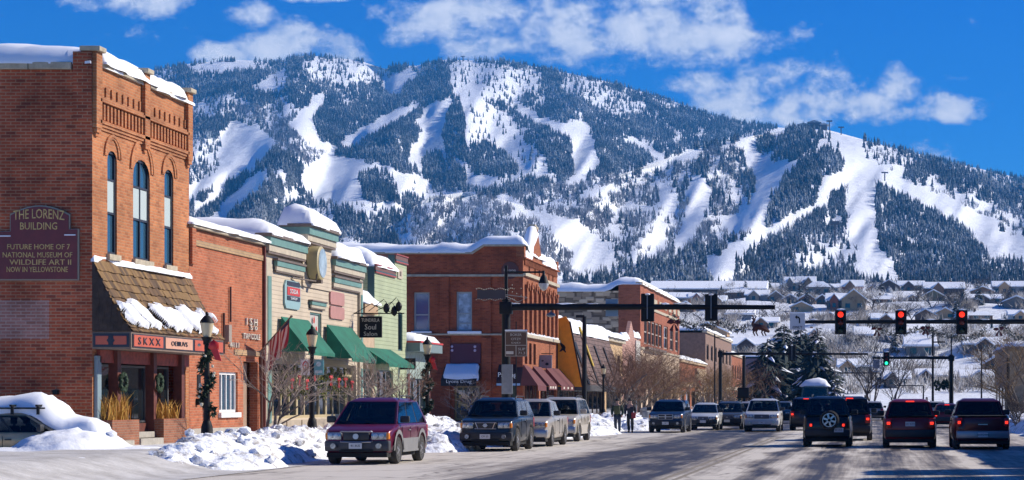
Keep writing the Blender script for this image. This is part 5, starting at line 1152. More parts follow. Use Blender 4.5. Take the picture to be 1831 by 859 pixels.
# right-hand side of the street
def rshop(name, label, x0, x1, ya, yb, h, m):
    B = empty(name, ((x0 + x1) / 2, (ya + yb) / 2, .1), label, 'building')
    mb = MB(); mb.box(x0, x1, ya, yb, -.1, h); mb.build('wall', m, B)
    n_ = int((yb - ya) / 4)
    mb = MB()
    for k in range(n_): mb.box(x0 - .06, x0 - .003, ya + .8 + k * 4, ya + 3.2 + k * 4, .7, 2.8)
    mb.build('window', GLASS, B); mb = MB(); mb.box(x0 - .15, x1, ya - .1, yb + .1, h + .003, h + .3); mb.build('trim', BROWN, B)
    mb = MB(); mb.box(x0 + 1.2, x1 - 1, ya - .05, ya - .003, .8, 2.6); mb.build('end_window', GLASS, B)
    snow_slab(B, x0, x1, ya, yb, h + .31, .5, r=1, seed=int(ya), res=.6)
rshop('tan_house', 'tan building with dark corner post at the right edge behind the bare brown tree', 11.3, 24, 166, 186, 5.9, mat('khaki_wall', (.30, .22, .13), .8, var=.25))
rshop('near_shop', 'long brick shop on the right side outside the frame, shading the pickup', 11.0, 24, 54, 77, 5.3, BR_LIT)
rshop('near_shop', 'tall narrow brick shop on the right side outside the frame', 11.6, 24, 51, 53.8, 8.0, BR_LIT)
rshop('near_shop', 'small shop on the right side outside the frame, shading the near road', 12.0, 24, 32, 49.3, 8.4, BR_LIT)
# ------------------------------------------------------------------ vehicles
TYRE = mat('tyre_rubber', (.018, .017, .016), .85, var=.4, vscale=6, c2=(.06, .055, .05)); RIM = mat('alloy', (.45, .45, .46), .3, .9); CHROME = mat('chrome', (.42, .42, .43), .32, .75)
LENS = mat('headlamp_lens', (.32, .34, .36), .1, .5, var=.5, vscale=14); AMBER = mat('amber_lens', (.7, .22, .02), .2); TAIL = mat('red_lens', (.32, .012, .01), .2)
TAILON = mat('lit_tail_lamp', (.7, .05, .02), .3, emit=(1, .035, .012), estr=1.1); PLAST = mat('black_plastic', (.02, .02, .022), .55, var=.3); PLATE = mat('plate_white', (.55, .56, .55), .5)
def car_glass():
    m = bpy.data.materials.new('car_glass'); m.use_nodes = True; N, L = nt(m); N.remove(N['Principled BSDF'])
    t = N.new('ShaderNodeBsdfTransparent'); t.inputs[0].default_value = (.40, .44, .43, 1); g = N.new('ShaderNodeBsdfGlossy'); g.inputs['Roughness'].default_value = .03; g.inputs['Color'].default_value = (.8, .85, .9, 1)
    f = N.new('ShaderNodeFresnel'); f.inputs['IOR'].default_value = 1.5; x = N.new('ShaderNodeMixShader'); L.new(f.outputs[0], x.inputs[0]); L.new(t.outputs[0], x.inputs[1]); L.new(g.outputs[0], x.inputs[2]); L.new(x.outputs[0], N['Material Output'].inputs['Surface']); return m
CGLASS = car_glass(); SEAT = mat('dark_seat_cloth', (.022, .021, .022), .9); UNDER = mat('underbody', (.01, .01, .01), .9)
def paint(name, c, rough=.28): return mat(name, c, rough, .25, var=.12, vscale=1.5, coat=.25, spec=.35)
def car(name, label, cat, loc, rz, L=4.7, W=1.85, H=1.78, zb=1.12, zh=.98, yc=1.15, wr=.36, y1=.9, y2=3.65, style='suv', col_=None, clad=None, rails=True, front='suv', rear='suv', rake=.62, lit=False, rear_rake=.25, group='vehicles on the snowy main street', simple=False, bump=None, sag=0, badge=None, spare=False, cap=False, rim=None, plate='41 3US', rnd_b=.075):
    root = lroot(empty(name, loc, label, cat, group, rz)); parts = []
    def bd(mb, nm, m, par=None, **k):
        o = mb.build(nm, m, par or root, local=True, **k); parts.append(o); return o
    ra = wr * 1.2; zs = .30
    def arc(yc_, n=9): return [(yc_ + ra * math.cos(math.pi * k / n), max(zs, wr + ra * math.sin(math.pi * k / n) * 1.0) if 0 < k < n else zs) for k in range(n + 1)]
    bedz = zb
    pts = [(.07, zs), (.0, .42), (.0, .66), (.04, zh - .12), (.14, zh - .02), (.35, zh + .02), (yc, zb - .01), (yc + .5, zb), (L - .5, bedz), (L - .05, bedz - .02), (L, bedz - .22), (L, .5), (L - .05, zs)]
    pts += arc(y2) + arc(y1)
    mb = MB(); mb.prism(pts, 0, -W / 2, W / 2)
    body = bd(mb, 'body', col_, bevel=rnd_b, smooth=50, seg=3)
    def shape(v):
        y, z = v.y, v.z
        f = 1 - .13 * max(0, (.55 - y) / .55) ** 2 - .09 * max(0, (y - (L - .45)) / .45) ** 2 - .05 * max(0, (z - .8) / .35) - .05 * max(0, (.55 - z) / .25)
        v.x *= f
        if y < .3: v.y += .10 * (abs(v.x) / (W / 2)) ** 2.5
        if y > L - .3: v.y -= .08 * (abs(v.x) / (W / 2)) ** 2.5
    for v in body.data.vertices: shape(v.co)
    # cabin
    cab_end = L - .1 if style != 'pickup' else yc + 2.1
    hb, ht = W / 2 - .075, W / 2 - .24
    A = [Vector(q) for q in ((-hb, yc - .04, zb - .03), (hb, yc - .04, zb - .03), (hb, cab_end, zb - .03), (-hb, cab_end, zb - .03))]
    T = [Vector(q) for q in ((-ht, yc + rake, H - .1), (ht, yc + rake, H - .1), (ht, cab_end - rear_rake, H - .1), (-ht, cab_end - rear_rake, H - .1))]
    U = [Vector(q) for q in ((-ht + .2, yc + rake + .32, H + .015), (ht - .2, yc + rake + .32, H + .015), (ht - .2, cab_end - rear_rake - .25, H), (-ht + .2, cab_end - rear_rake - .25, H))]
    mb = MB(); Tb = [q - Vector((0, 0, .05)) for q in T]; mb.loft([Tb, T, U]); cabin = bd(mb, 'roof', col_, bevel=.05, smooth=60, seg=3)
    for i_, j_, cs_ in ((1, 2, 0), (3, 0, 1)):
        ct = (.0, .34, .66, 1.0) if style != 'pickup' else (.0, .56, 1.0)
        for u_ in ct:
            uu = u_ if cs_ == 0 else 1 - u_
            p0_, p1_ = A[i_].lerp(A[j_], uu), T[i_].lerp(T[j_], uu); w_ = .035 if 0 < u_ < .9 else (.045 if u_ == 0 else .085)
            d_ = (A[j_] - A[i_]).normalized() * w_; n_ = (A[j_] - A[i_]).cross(T[i_] - A[i_]).normalized(); sh = d_ * (0 if 0 < u_ < 1 else (1 if uu == 0 else -1)) * .7
            mb = MB(); mb.mesh([p0_ + sh - d_ + n_ * .004, p0_ + sh + d_ + n_ * .004, p1_ + sh + d_ + n_ * .004, p1_ + sh - d_ + n_ * .004, p0_ + sh - d_ - n_ * .07, p0_ + sh + d_ - n_ * .07, p1_ + sh + d_ - n_ * .07, p1_ + sh - d_ - n_ * .07], [(0,1,2,3), (7,6,5,4), (4,5,1,0), (5,6,2,1), (6,7,3,2), (7,4,0,3)])
            bd(mb, 'pillar', col_ if u_ in (0, 1.0) else PLAST, cabin)
    mb = MB(); mb.box(-hb + .03, hb - .03, yc + .12, cab_end - .04, zb + .004, zb + .02); mb.box(-hb + .06, hb - .06, yc + .12, yc + .4, zb + .02, zb + .08); bd(mb, 'interior', SEAT)
    for ys_, xs_l in ((yc + 1.15, (-.38, .38)), (yc + 2.05, (-.42, 0, .42))) if style != 'pickup' else ((yc + 1.2, (-.4, .4)),):
        if ys_ > cab_end - .3: continue
        for q_ in xs_l:
            mb = MB(); mb.box(q_ - .23, q_ + .23, ys_, ys_ + .14, zb, zb + .16, .04); mb.box(q_ - .13, q_ + .13, ys_ + .02, ys_ + .12, zb + .2, zb + .40, .04); mb.box(q_ - .04, q_ + .04, ys_ + .05, ys_ + .08, zb + .15, zb + .22); bd(mb, 'seat', SEAT, smooth=50)
    def pane(nm, i, j, u0, u1, v0, v1, m=CGLASS, par=None, k0=0, k1=0):
        def q(u, v): return A[i].lerp(A[j], u).lerp(T[i].lerp(T[j], u), v)
        n_ = (A[j] - A[i]).cross(T[i] - A[i]).normalized(); c = [q(u0 + k0, v0), q(u1 + k1, v0), q(u1, v1), q(u0, v1)]
        mb = MB(); mb.mesh([p_ + n_ * .012 for p_ in c] + [p_ - n_ * .02 for p_ in c], [(0, 1, 2, 3), (4, 5, 1, 0), (5, 6, 2, 1), (6, 7, 3, 2), (7, 4, 0, 3)])
        return bd(mb, nm, m, par or root)
    pane('windscreen', 0, 1, .03, .97, .02, .99)
    pane('rear_window', 2, 3, .05, .95, .08, .97)
    cuts = (.02, .34, .66, .97) if style != 'pickup' else (.03, .56, .96)
    for s_ in (0, 1):
        for a, b_ in zip(cuts, cuts[1:]):
            if s_ == 0: pane('side_window', 1, 2, a + .015, b_ - .015, .05, .98)
            else: pane('side_window', 3, 0, 1 - b_ + .015, 1 - a - .015, .05, .98)
    # lower cladding and bumpers
    BM = clad or PLAST
    mb = MB(); mb.box(-W / 2 + .06, W / 2 - .06, -.07, .3, .36, .64, .04); bf = bd(mb, 'front_bumper', bump or BM, smooth=40)
    mb = MB(); mb.box(-W / 2 + .07, W / 2 - .07, L - .3, L + .07, .40, .66, .04); br = bd(mb, 'rear_bumper', bump or BM, smooth=40)
    for o in (bf, br):
        for v in o.data.vertices:
            if v.co.y < .2: v.co.y += .14 * (abs(v.co.x) / (W / 2)) ** 3
            elif v.co.y > L - .2: v.co.y -= .1 * (abs(v.co.x) / (W / 2)) ** 3
    mb = MB(); mb.box(-W / 2 + .12, W / 2 - .12, .05, L - .1, .2, .32); bd(mb, 'underbody', UNDER)
    if clad:
        for s_ in (-1, 1):
            mb = MB(); xo = s_ * (W / 2 + .008); xi = s_ * (W / 2 - .1)
            for (a, b_) in ((y1 + ra + .01, y2 - ra - .01),): mb.box(xi, xo, a, b_, .31, .68)
            for c_, a0, a1 in ((y1, 0, math.pi), (y2, 0, math.pi)):
                for k in range(9):
                    t0, t1 = math.pi * k / 9, math.pi * (k + 1) / 9
                    q = [(c_ + r_ * math.cos(t), wr + r_ * math.sin(t)) for r_, t in ((ra, t0), (ra + .11, t0), (ra + .11, t1), (ra, t1))]
                    mb.mesh([(xo, *p_) for p_ in q] + [(xi, *p_) for p_ in q], [(0,1,2,3), (4,5,1,0), (6,7,3,2)])
            bd(mb, 'side_cladding', clad)
    # doors: shut lines and handles
    for s_ in (-1, 1):
        xs_ = s_ * (W / 2 - .006)
        for yq in ((yc + .35, yc + 1.3, yc + 2.2) if style != 'pickup' else (yc + .35, yc + 1.45, yc + 2.12)):
            if yq < y2 - ra * .6: mb = MB(); mb.box(xs_ - .004, xs_ + .010 * s_, yq - .006, yq + .006, .45, zb - .1); bd(mb, 'door_seam', UNDER, body)
        mb = MB(); mb.box(s_ * (W / 2 - .03), s_ * (W / 2 + .022), yc + 1.08, yc + 1.24, zb - .2, zb - .165, .008); bd(mb, 'door_handle', BM, body)
        mb = MB(); mb.box(s_ * (W / 2 - .05), s_ * (W / 2 + .2), yc + .26, yc + .38, zb + .02, zb + .2, .035); bd(mb, 'mirror', PLAST if not simple else BM, smooth=40)
    # wheels
    for yq in (y1, y2):
        for s_ in (-1, 1):
            xo = s_ * (W / 2 - .01); mb = MB()
            mb.lathe((xo, yq, wr), [(wr * .62, -.0 * s_), (wr * .9, .012 * s_), (wr, -.035 * s_), (wr, -.2 * s_), (wr * .88, -.225 * s_), (wr * .5, -.2 * s_)], 22, 0); w_ = bd(mb, 'wheel', TYRE, smooth=40)
            mb = MB(); mb.lathe((xo, yq, wr), [(.02, .008 * s_), (wr * .16, .006 * s_), (wr * .2, -.02 * s_), (wr * .52, -.045 * s_), (wr * .6, -.02 * s_), (wr * .64, .004 * s_), (wr * .64, -.05 * s_)], 20, 0)
            for k in range(5):
                a = k * 1.2566; c_, n_ = math.cos(a), math.sin(a); t_ = Vector((0, -n_, c_)) * wr * .09; d0, d1 = Vector((xo + .004 * s_, yq + c_ * wr * .1, wr + n_ * wr * .1)), Vector((xo - .002 * s_, yq + c_ * wr * .62, wr + n_ * wr * .62))
                mb.mesh([d0 - t_, d0 + t_, d1 + t_, d1 - t_], [(0, 1, 2, 3)])
            bd(mb, 'rim', rim or RIM, w_, smooth=30)
    if rails and style != 'pickup':
        for s_ in (-1, 1):
            mb = MB(); mb.tube([(s_ * (ht - .08), yc + rake + .45, H - .03), (s_ * (ht - .08), yc + rake + .6, H + .06), (s_ * (ht - .08), cab_end - rear_rake - .5, H + .05), (s_ * (ht - .08), cab_end - rear_rake - .35, H - .04)], .02); bd(mb, 'roof_rail', PLAST, smooth=40)
    if cap:
        mb = MB(); a0 = cab_end + .03; mb.loft([[(-hb, a0, zb - .03), (hb, a0, zb - .03), (hb, L - .06, zb - .03), (-hb, L - .06, zb - .03)], [(-ht, a0 + .02, H - .02), (ht, a0 + .02, H - .02), (ht, L - .3, H - .02), (-ht, L - .3, H - .02)]]); cc = bd(mb, 'bed_cap', col_, bevel=.05, smooth=40)
        for s_ in (-1, 1):
            mb = MB(); mb.mesh([(s_ * (hb - .02) , a0 + .25, zb + .12), (s_ * (hb - .04), L - .4, zb + .12), (s_ * (ht + .035), L - .5, H - .16), (s_ * (ht + .035), a0 + .25, H - .16)], [(0, 1, 2, 3)]); bd(mb, 'cap_window', GLASS, cc)
    if style == 'pickup' and not cap:
        mb = MB(); mb.box(-W / 2 + .12, W / 2 - .12, cab_end + .06, L - .1, bedz + .001, bedz + .012); bd(mb, 'bed_cover', UNDER)
    # front end
    fw = W / 2 * .87
    for s_ in (-1, 1):
        hx, hz = s_ * (fw - .2), zh - .17
        mb = MB(); mb.box(hx - .2, hx + .2, .02, .2, hz - .1, hz + .09, .03)
        hl = bd(mb, 'headlight', LENS, smooth=40)
        for v in hl.data.vertices: v.co.y += .16 * (abs(v.co.x) / (W / 2)) ** 3 - .05
        for q_ in (-.09, .06): mb = MB(); mb.lathe((hx + q_, .0 + .16 * (abs(hx + q_) / (W / 2)) ** 3 - .03, hz), [(.065, .0), (.062, -.022), (.02, -.026)], 12, 1); bd(mb, 'reflector', CHROME, hl)
        mb = MB(); mb.box(s_ * fw - s_ * .07, s_ * (fw + .045), .07, .25, hz - .09, hz + .08, .02); bd(mb, 'turn_signal', AMBER, hl)
        if not simple: mb = MB(); mb.lathe((s_ * (fw - .2), -.055, .5), [(.07, -.03), (.075, .03)], 12, 1); bd(mb, 'fog_light', LENS)
    gm2 = PLAST; mb = MB(); mb.box(-fw + .45, fw - .45, -.03, .1, zh - .29, zh - .07, .03); g_ = bd(mb, 'grille', gm2, smooth=40)
    mb = MB()
    if front == 'oval':
        for za in (zh - .06, zh - .31): mb.tube([(-fw + .38, .01, za), (-fw * .5, -.05, za - (.012 if za < zh - .2 else -.012)), (0, -.06, za - (.02 if za < zh - .2 else -.015)), (fw * .5, -.05, za - (.012 if za < zh - .2 else -.012)), (fw - .38, .01, za)], .022)
        mb.lathe((0, -.05, zh - .18), [(.055, -.02), (.075, -.02), (.075, .0), (.055, 0)], 16, 1); mb.box(-.012, .012, -.072, -.05, zh - .235, zh - .125)
    elif front == 'ring':
        for za in (zh - .08, zh - .28): mb.tube([(-fw + .45, -.03, za), (fw - .45, -.03, za)], .012)
        for q in (-.32, .32): mb.tube([(q, -.035, zh - .07), (q * .75, -.035, zh - .28)], .014)
        mb.lathe((0, -.05, zh - .17), [(.045, -.02), (.065, -.02), (.065, .0), (.045, 0)], 16, 1); mb.box(-.085, .085, -.075, -.055, zh - .18, zh - .16)
    elif front == 'cross':
        mb.box(-.03, .03, -.06, -.03, zh - .3, zh - .06); mb.box(-fw + .46, fw - .46, -.055, -.03, zh - .2, zh - .16)
        for za in (zh - .06, zh - .3): mb.tube([(-fw + .44, -.03, za), (fw - .44, -.03, za)], .018)
        for q in (-fw + .44, fw - .44): mb.tube([(q, -.03, zh - .06), (q, -.03, zh - .3)], .018)
    else:
        for k in range(3): mb.tube([(-fw + .46, -.035, zh - .11 - k * .07), (fw - .46, -.035, zh - .11 - k * .07)], .012)
        mb.blob((0, -.045, zh - .18), (.06, .015, .04))
    bd(mb, 'grille_trim', CHROME, g_)
    mb = MB(); mb.box(-fw + .35, fw - .35, -.04, .02, zs + .04, zs + .1); bd(mb, 'air_dam', UNDER)
    mb = MB(); mb.box(-.17, .17, -.105, -.08, .43, .58); pl = bd(mb, 'number_plate', PLATE)
    def ptext(y_, z_, back):
        me = text_mb(plate, .085, 1, .002); me.transform(Matrix.Rotation(R(90), 4, 'X'))
        if back: me.transform(Matrix.Rotation(R(180), 4, 'Z'))
        me.transform(Matrix.Translation((0, y_, z_))); o = finish('lettering', me, BLACK, pl, local=True); parts.append(o)
    if rz == 0 and not simple: ptext(-.108, .505, False)
    # rear end
    rw = W / 2 * .92
    for s_ in (-1, 1):
        zt = zb - .12
        dims = dict(suv=(.11, zt - .28, zt + .06), jeep=(.07, .74, .86), pickup=(.09, zt - .24, zt + .05))[rear]
        hx = s_ * (rw - dims[0] - (.16 if rear == 'jeep' else 0)); mb = MB(); mb.box(hx - dims[0], hx + dims[0], L - .16, L + (.022 if rear != 'jeep' else .03), dims[1], dims[2], .02)
        tl = bd(mb, 'tail_light', TAIL, smooth=40)
        if lit:
            zc = (dims[1] + dims[2]) / 2; mb = MB(); mb.box(hx - dims[0] * .55, hx + dims[0] * .55, L + .015, L + .042, zc - .05, zc + .045, .012); bd(mb, 'lit_lamp', TAILON, tl)
    if lit and rear == 'suv':
        mb = MB(); mb.box(-.15, .15, cab_end - rear_rake - .02, cab_end - rear_rake + .03, H - .1, H - .06); bd(mb, 'brake_light', TAILON, cabin)
    if rear == 'pickup':
        mb = MB(); mb.box(-rw + .28, rw - .28, L - .02, L + .018, .7, bedz - .07, .01); tg = bd(mb, 'tailgate', col_, smooth=40)
        mb = MB(); mb.box(-.16, .16, L + .02, L + .035, zb - .3, zb - .27); bd(mb, 'maker_mark', CHROME, tg)
    px_, pz = (0, .86) if rear == 'suv' else ((-.42, .62) if rear == 'jeep' else (0, .52))
    if rz and not simple:
        mb = MB(); mb.box(px_ - .17, px_ + .17, L + .0 if rear != 'pickup' else L + .072, L + .035 if rear != 'pickup' else L + .095, pz - .08, pz + .08); pl = bd(mb, 'number_plate', PLATE)
        me = text_mb(plate, .085, 1, .002); me.transform(Matrix.Rotation(R(90), 4, 'X')); me.transform(Matrix.Rotation(R(180), 4, 'Z')); me.transform(Matrix.Translation((px_, L + (.038 if rear != 'pickup' else .098), pz))); parts.append(finish('lettering', me, BLACK, pl, local=True))
    if spare:
        mb = MB(); mb.lathe((-.08, L + .05, .98), [(.2, .16), (.31, .19), (.36, .15), (.36, .02), (.3, 0)], 26, 1); sw = bd(mb, 'spare_wheel', TYRE, smooth=40)
        mb = MB(); mb.lathe((-.08, L + .05, .98), [(.215, .17), (.225, .2), (.25, .2), (.255, .17)], 24, 1)
        for k in range(6):
            a = k * 1.0472 + .3; c_, n_ = math.cos(a), math.sin(a); d0 = Vector((-.08 + c_ * .05, L + .255, .98 + n_ * .05)); d1 = Vector((-.08 + c_ * .235, L + .25, .98 + n_ * .235)); t_ = Vector((-n_, 0, c_)) * .035
            mb.mesh([d0 - t_, d0 + t_, d1 + t_, d1 - t_], [(0, 1, 2, 3)])
        bd(mb, 'rim', RIM, sw)
    if not simple:
        for k in (-1, 1):
            mb = MB(); b0 = A[0].lerp(A[1], .5 + .2 * k) ; mb.tube([b0 + Vector((0, -.02, .04)), b0 + Vector((-.35, .06, .1))], .012, 4); bd(mb, 'wiper', BLACK, cabin)
        for sx_ in (-.38, .38):   # front seats and head rests seen as dark shapes are behind dark glass
            pass
    for o in parts: o.data.transform(Matrix.Translation((0, -L / 2, 0)))
    return root
def at(xc, yb_, L, away=False, z=0.0, dY=.9):
    """car placed so that its nearest wheels stand on pixel row yb_ with its near end centred on column xc"""
    Y = (HC - z) * FPX / (yb_ - CY) - dY; return Vector(((xc - CX) / FPX * Y, Y + L / 2, z))
VIOL = paint('plum_red_paint', (.12, .008, .035)); SILV = mat('silver_cladding', (.24, .235, .23), .5, .2, var=.15)
car('parked_suv', 'plum red crossover with grey lower cladding, parked nearest by the ploughed snow bank', 'car', at(637, 830, 4.7), 0, W=1.82, H=1.76, zb=1.08, zh=.93, yc=.95, rake=.85, rnd_b=.13, wr=.37, col_=VIOL, clad=SILV, front='oval', rear_rake=.55, group='vehicles parked along the left kerb', bump=mat('dark_bumper', (.045, .045, .05), .5))
car('parked_suv', 'dark slate off-roader with black front bumper, second in the parked row', 'car', at(868, 807, 4.55), 0, L=4.55, W=1.85, H=1.78, zb=1.16, zh=1.04, yc=1.2, wr=.39, y2=3.55, rake=.55, col_=paint('slate_paint', (.018, .024, .032)), front='ring', group='vehicles parked along the left kerb', plate='CM 25')
car('parked_pickup', 'silver beige pickup parked between the dark off-roader and the pale estate', 'pickup', at(935, 799, 5.2, dY=1.0), 0, L=5.2, W=1.85, H=1.74, zb=1.12, zh=.98, y1=1.0, y2=4.05, style='pickup', rear='pickup', rails=False, col_=paint('champagne_paint', (.42, .38, .33)), bump=CHROME, group='vehicles parked along the left kerb', simple=True)
car('parked_suv', 'pale ivory estate car with amber lamps, last of the nearest parked row', 'car', at(990, 790, 4.7), 0, H=1.82, zb=1.14, zh=1.0, col_=paint('ivory_paint', (.5, .45, .37)), rake=.5, clad=mat('ivory_clad', (.42, .38, .32), .5), bump=CHROME, group='vehicles parked along the left kerb', simple=True, rear_rake=.35)
car('moving_pickup', 'dark blue pickup with covered bed and crosshair grille coming through the crossing', 'pickup', at(1190, 774, 5.5), 0, L=5.5, W=1.88, H=1.72, zb=1.14, zh=1.02, wr=.38, y1=.95, y2=4.2, style='pickup', rear='pickup', cap=True, rails=False, col_=paint('midnight_blue', (.018, .03, .06)), front='cross', group='vehicles coming along the street', plate='16')
car('moving_car', 'small white hatchback behind the dark blue pickup', 'car', at(1257, 769.5, 4.2), 0, L=4.2, W=1.7, H=1.55, zb=1.0, zh=.85, yc=.95, wr=.31, y1=.8, y2=3.3, rnd_b=.13, rake=.8, rear_rake=.6, col_=paint('pearl_white', (.6, .6, .58)), group='vehicles coming along the street', simple=True)
car('moving_car', 'dark grey low car with pale bonnet behind the white hatchback', 'car', at(1300, 768, 4.6), 0, L=4.6, W=1.8, H=1.62, zb=1.02, zh=.9, col_=paint('graphite_paint', (.06, .065, .07)), group='vehicles coming along the street', simple=True, rake=.7)
car('moving_car', 'silver car half hidden beside the second signal pole', 'car', at(1328, 762, 4.6), 0, L=4.6, W=1.75, H=1.6, zb=1.02, zh=.9, col_=paint('dusty_silver', (.3, .28, .28)), group='vehicles coming along the street', simple=True)
car('moving_suv', 'white SUV coming towards the crossing in the oncoming lane', 'car', at(1362, 772, 4.7), 0, W=1.95, H=1.78, zb=1.12, zh=1.0, col_=paint('bright_white', (.62, .61, .58)), front='suv', group='vehicles coming along the street', plate='SKI', bump=mat('white_bumper', (.5, .49, .47), .4))
car('waiting_suv', 'black boxy off-roader with a spare wheel on its back door, waiting at the red light', 'car', at(1479, 799, 4.4, True, dY=.75) , R(180), L=4.4, W=1.78, H=1.84, zb=1.14, zh=1.02, yc=1.15, wr=.38, y1=.85, y2=3.55, rake=.4, rear_rake=.12, col_=paint('jet_black', (.01, .01, .011)), rear='jeep', lit=True, spare=True, group='vehicles waiting at the red lights', rim=CHROME)
car('waiting_suv', 'dark SUV with roof rack waiting in front of the black off-roader', 'car', at(1519, 788, 4.8, True), R(180), L=4.8, W=1.9, H=1.86, zb=1.15, zh=1.0, col_=paint('ink_paint', (.016, .015, .02)), lit=True, group='vehicles waiting at the red lights', simple=True)
car('turning_suv', 'dark purple SUV with lit tail light crossing ahead, left of the black off-roader', 'car', at(1441, 770, 4.8, True), R(180), L=4.8, W=1.88, H=1.86, zb=1.15, zh=1.0, col_=paint('aubergine_paint', (.022, .016, .03)), lit=True, group='vehicles waiting at the red lights', simple=True)
car('waiting_suv', 'dark red SUV with lit tail lamps under the middle traffic light', 'car', at(1627.5, 801, 4.85, True), R(180), L=4.85, W=1.9, H=1.74, zb=1.12, zh=1.0, wr=.38, rear_rake=.3, col_=paint('dark_cherry', (.17, .008, .01)), lit=True, group='vehicles waiting at the red lights', plate='041 KTX')
car('waiting_pickup', 'dark maroon pickup with bright steel rear bumper in the right lane', 'pickup', at(1757.5, 804, 5.4, True), R(180), L=5.4, W=1.95, H=1.76, zb=1.16, zh=1.05, wr=.39, y1=1.0, y2=4.25, style='pickup', rear='pickup', rails=False, col_=paint('maroon_black', (.075, .007, .012)), lit=True, bump=mat('steel_bumper', (.3, .3, .31), .4, .6), group='vehicles waiting at the red lights', plate='SKITOWN')
car('distant_car', 'small red car far ahead between the dark red SUV and the maroon pickup', 'car', at(1694, 765, 4.3, True), R(180), L=4.3, W=1.75, H=1.5, zb=1.0, zh=.88, wr=.32, y1=.85, y2=3.35, rear_rake=.6, col_=paint('scarlet_paint', (.2, .012, .012)), lit=True, group='vehicles waiting at the red lights', simple=True, rails=False)
for k, (x_, y_, c_, lb) in enumerate(((1562, 752, 'dusty_silver', 'grey car far down the street, right of the SUV with roof rack'), (1548, 748, 'pearl_white', 'pale car far down the street beyond the second lights'), (1400, 752, 'dusty_silver', 'silver car far behind the white SUV'), (1395, 757, 'graphite_paint', 'dark grey car right behind the white SUV'), (1345, 752, 'pearl_white', 'white car parked far off beyond the second signal pole'), (1676, 749, 'bright_white', 'white car far ahead, seen past the roof of the dark red SUV'))):
    car('distant_car', lb, 'car', at(x_, y_, 4.5), 0 if x_ < 1500 else R(180), L=4.5, W=1.78, H=1.6, zb=1.04, zh=.92, col_=MATS[c_], group='distant vehicles', simple=True)
# van with snow on its roof
vr = car('box_van', 'tall dark teal van with a hump of snow on its roof', 'van', at(1456, 758, 6, True), R(180), L=6, W=2.2, H=2.75, zb=1.5, zh=1.2, yc=.9, y1=1, y2=4.6, rake=.3, rear_rake=.06, col_=paint('dark_teal_paint', (.03, .06, .065)), group='distant vehicles', simple=True, rails=False)
snow_slab(None, vr.location.x - 1.0, vr.location.x + 1.1, vr.location.y - 2.6, vr.location.y + 1.5, 2.75, .5, r=.9, seed=90, over=0, name='van_snow'); tag(bpy.data.objects['van_snow'], 'rounded cap of snow lying on the tall teal van', 'snow cap')
# tan car dug into a snowdrift beside the brick wall
zc = -.08
bc = car('buried_car', 'tan car with black roof rack buried in a snowdrift at the left edge', 'car', Vector((-21.5, 51.2, zc)), R(90), L=4.5, W=1.75, H=1.5, zb=.98, zh=.86, yc=1.2, wr=.31, y1=.85, y2=3.4, rake=.75, rails=False, col_=paint('sand_paint', (.5, .36, .2)), group=None, simple=True, cap=False)
mb = MB()
for xq in (-20.95, -21.6):
    mb.box(xq - .03, xq + .03, 50.45, 51.95, zc + 1.62, zc + 1.67)
    for yq in (50.55, 51.85): mb.box(xq - .03, xq + .03, yq - .03, yq + .03, zc + 1.42, zc + 1.62)
for yq in (50.6, 51.8): mb.box(-22.4, -20.8, yq - .02, yq + .02, zc + 1.56, zc + 1.6)
rk = MB(); mb.bm.transform(Matrix.Translation((0, 0, 0))); me_o = mb.build('roof_rack', BLACK); me_o.parent = bc; me_o.matrix_parent_inverse = Matrix.Identity(4)
mw = (Matrix.Translation(bc.location) @ Matrix.Rotation(R(90), 4, 'Z')).inverted() @ Matrix.Translation(me_o.location); me_o.data.transform(mw); me_o.location = (0, 0, 0)
for k in ('label', 'category'):
    if k in me_o: del me_o[k]
# ------------------------------------------------------------------ snow heaps
def heap(name, label, x0, x1, y0, y1, hf, seed, m=DIRTY, res=.14, rough=.3, z0=None, blocks=60, group='ploughed snow banks by the kerb'):
    nx, ny = int((x1 - x0) / res), int((y1 - y0) / res); X, Y = np.meshgrid(np.linspace(x0, x1, nx), np.linspace(y0, y1, ny))
    H_ = np.maximum(hf(X, Y), 0); e = np.minimum(1, H_ / .25)
    Z = gz(X, Y) + H_ * (.72 + .56 * fbm(X / 1.1, Y / 1.4, seed, 4)) + e * (.25 + 1.3 * ss(.4, .62, fbm(X / 1.9, Y / 2.3, seed + 17, 2))) * rough * (np.abs(fbm(X / .38, Y / .42, seed + 7, 4) - .5) * 1.5 - .12) + e * (fbm(X / .16, Y / .16, seed + 9, 2) - .5) * .16 - .06 * (1 - e)
    me = grid_mesh(name, np.stack([X, Y, Z], -1).reshape(-1, 3), ny, nx); me.polygons.foreach_set('use_smooth', np.ones(len(me.polygons), bool)); me.set_sharp_from_angle(angle=R(50))
    mb = MB(); mb.bm.from_mesh(me); r_ = random.Random(seed)
    for k in range(blocks):
        i, j = r_.randrange(ny), r_.randrange(nx)
        if H_[i, j] < .05: continue
        s_ = r_.uniform(.05, .17); mb.blob((X[i, j], Y[i, j], Z[i, j] + s_ * .3), (s_, s_ * r_.uniform(.7, 1.2), s_ * .7), 1, .35)
    bpy.data.meshes.remove(me); o = mb.build(name, m, smooth=42); return tag(o, label, 'snow bank', group)
def mound(cx_, cy_, rx, ry, h): return lambda X, Y: h * np.clip(1 - ((X - cx_) / rx) ** 2 - ((Y - cy_) / ry) ** 2, 0, 1) ** .75
f1 = lambda X, Y: np.maximum.reduce([mound(-16.5, 52.5, 1.2, 5.4, .52)(X, Y), mound(-16.9, 58.5, 1.3, 5.5, .48)(X, Y), mound(-16.0, 63, 1.5, 4.5, .62)(X, Y), mound(-15.6, 50, .9, 2.4, .35)(X, Y)])
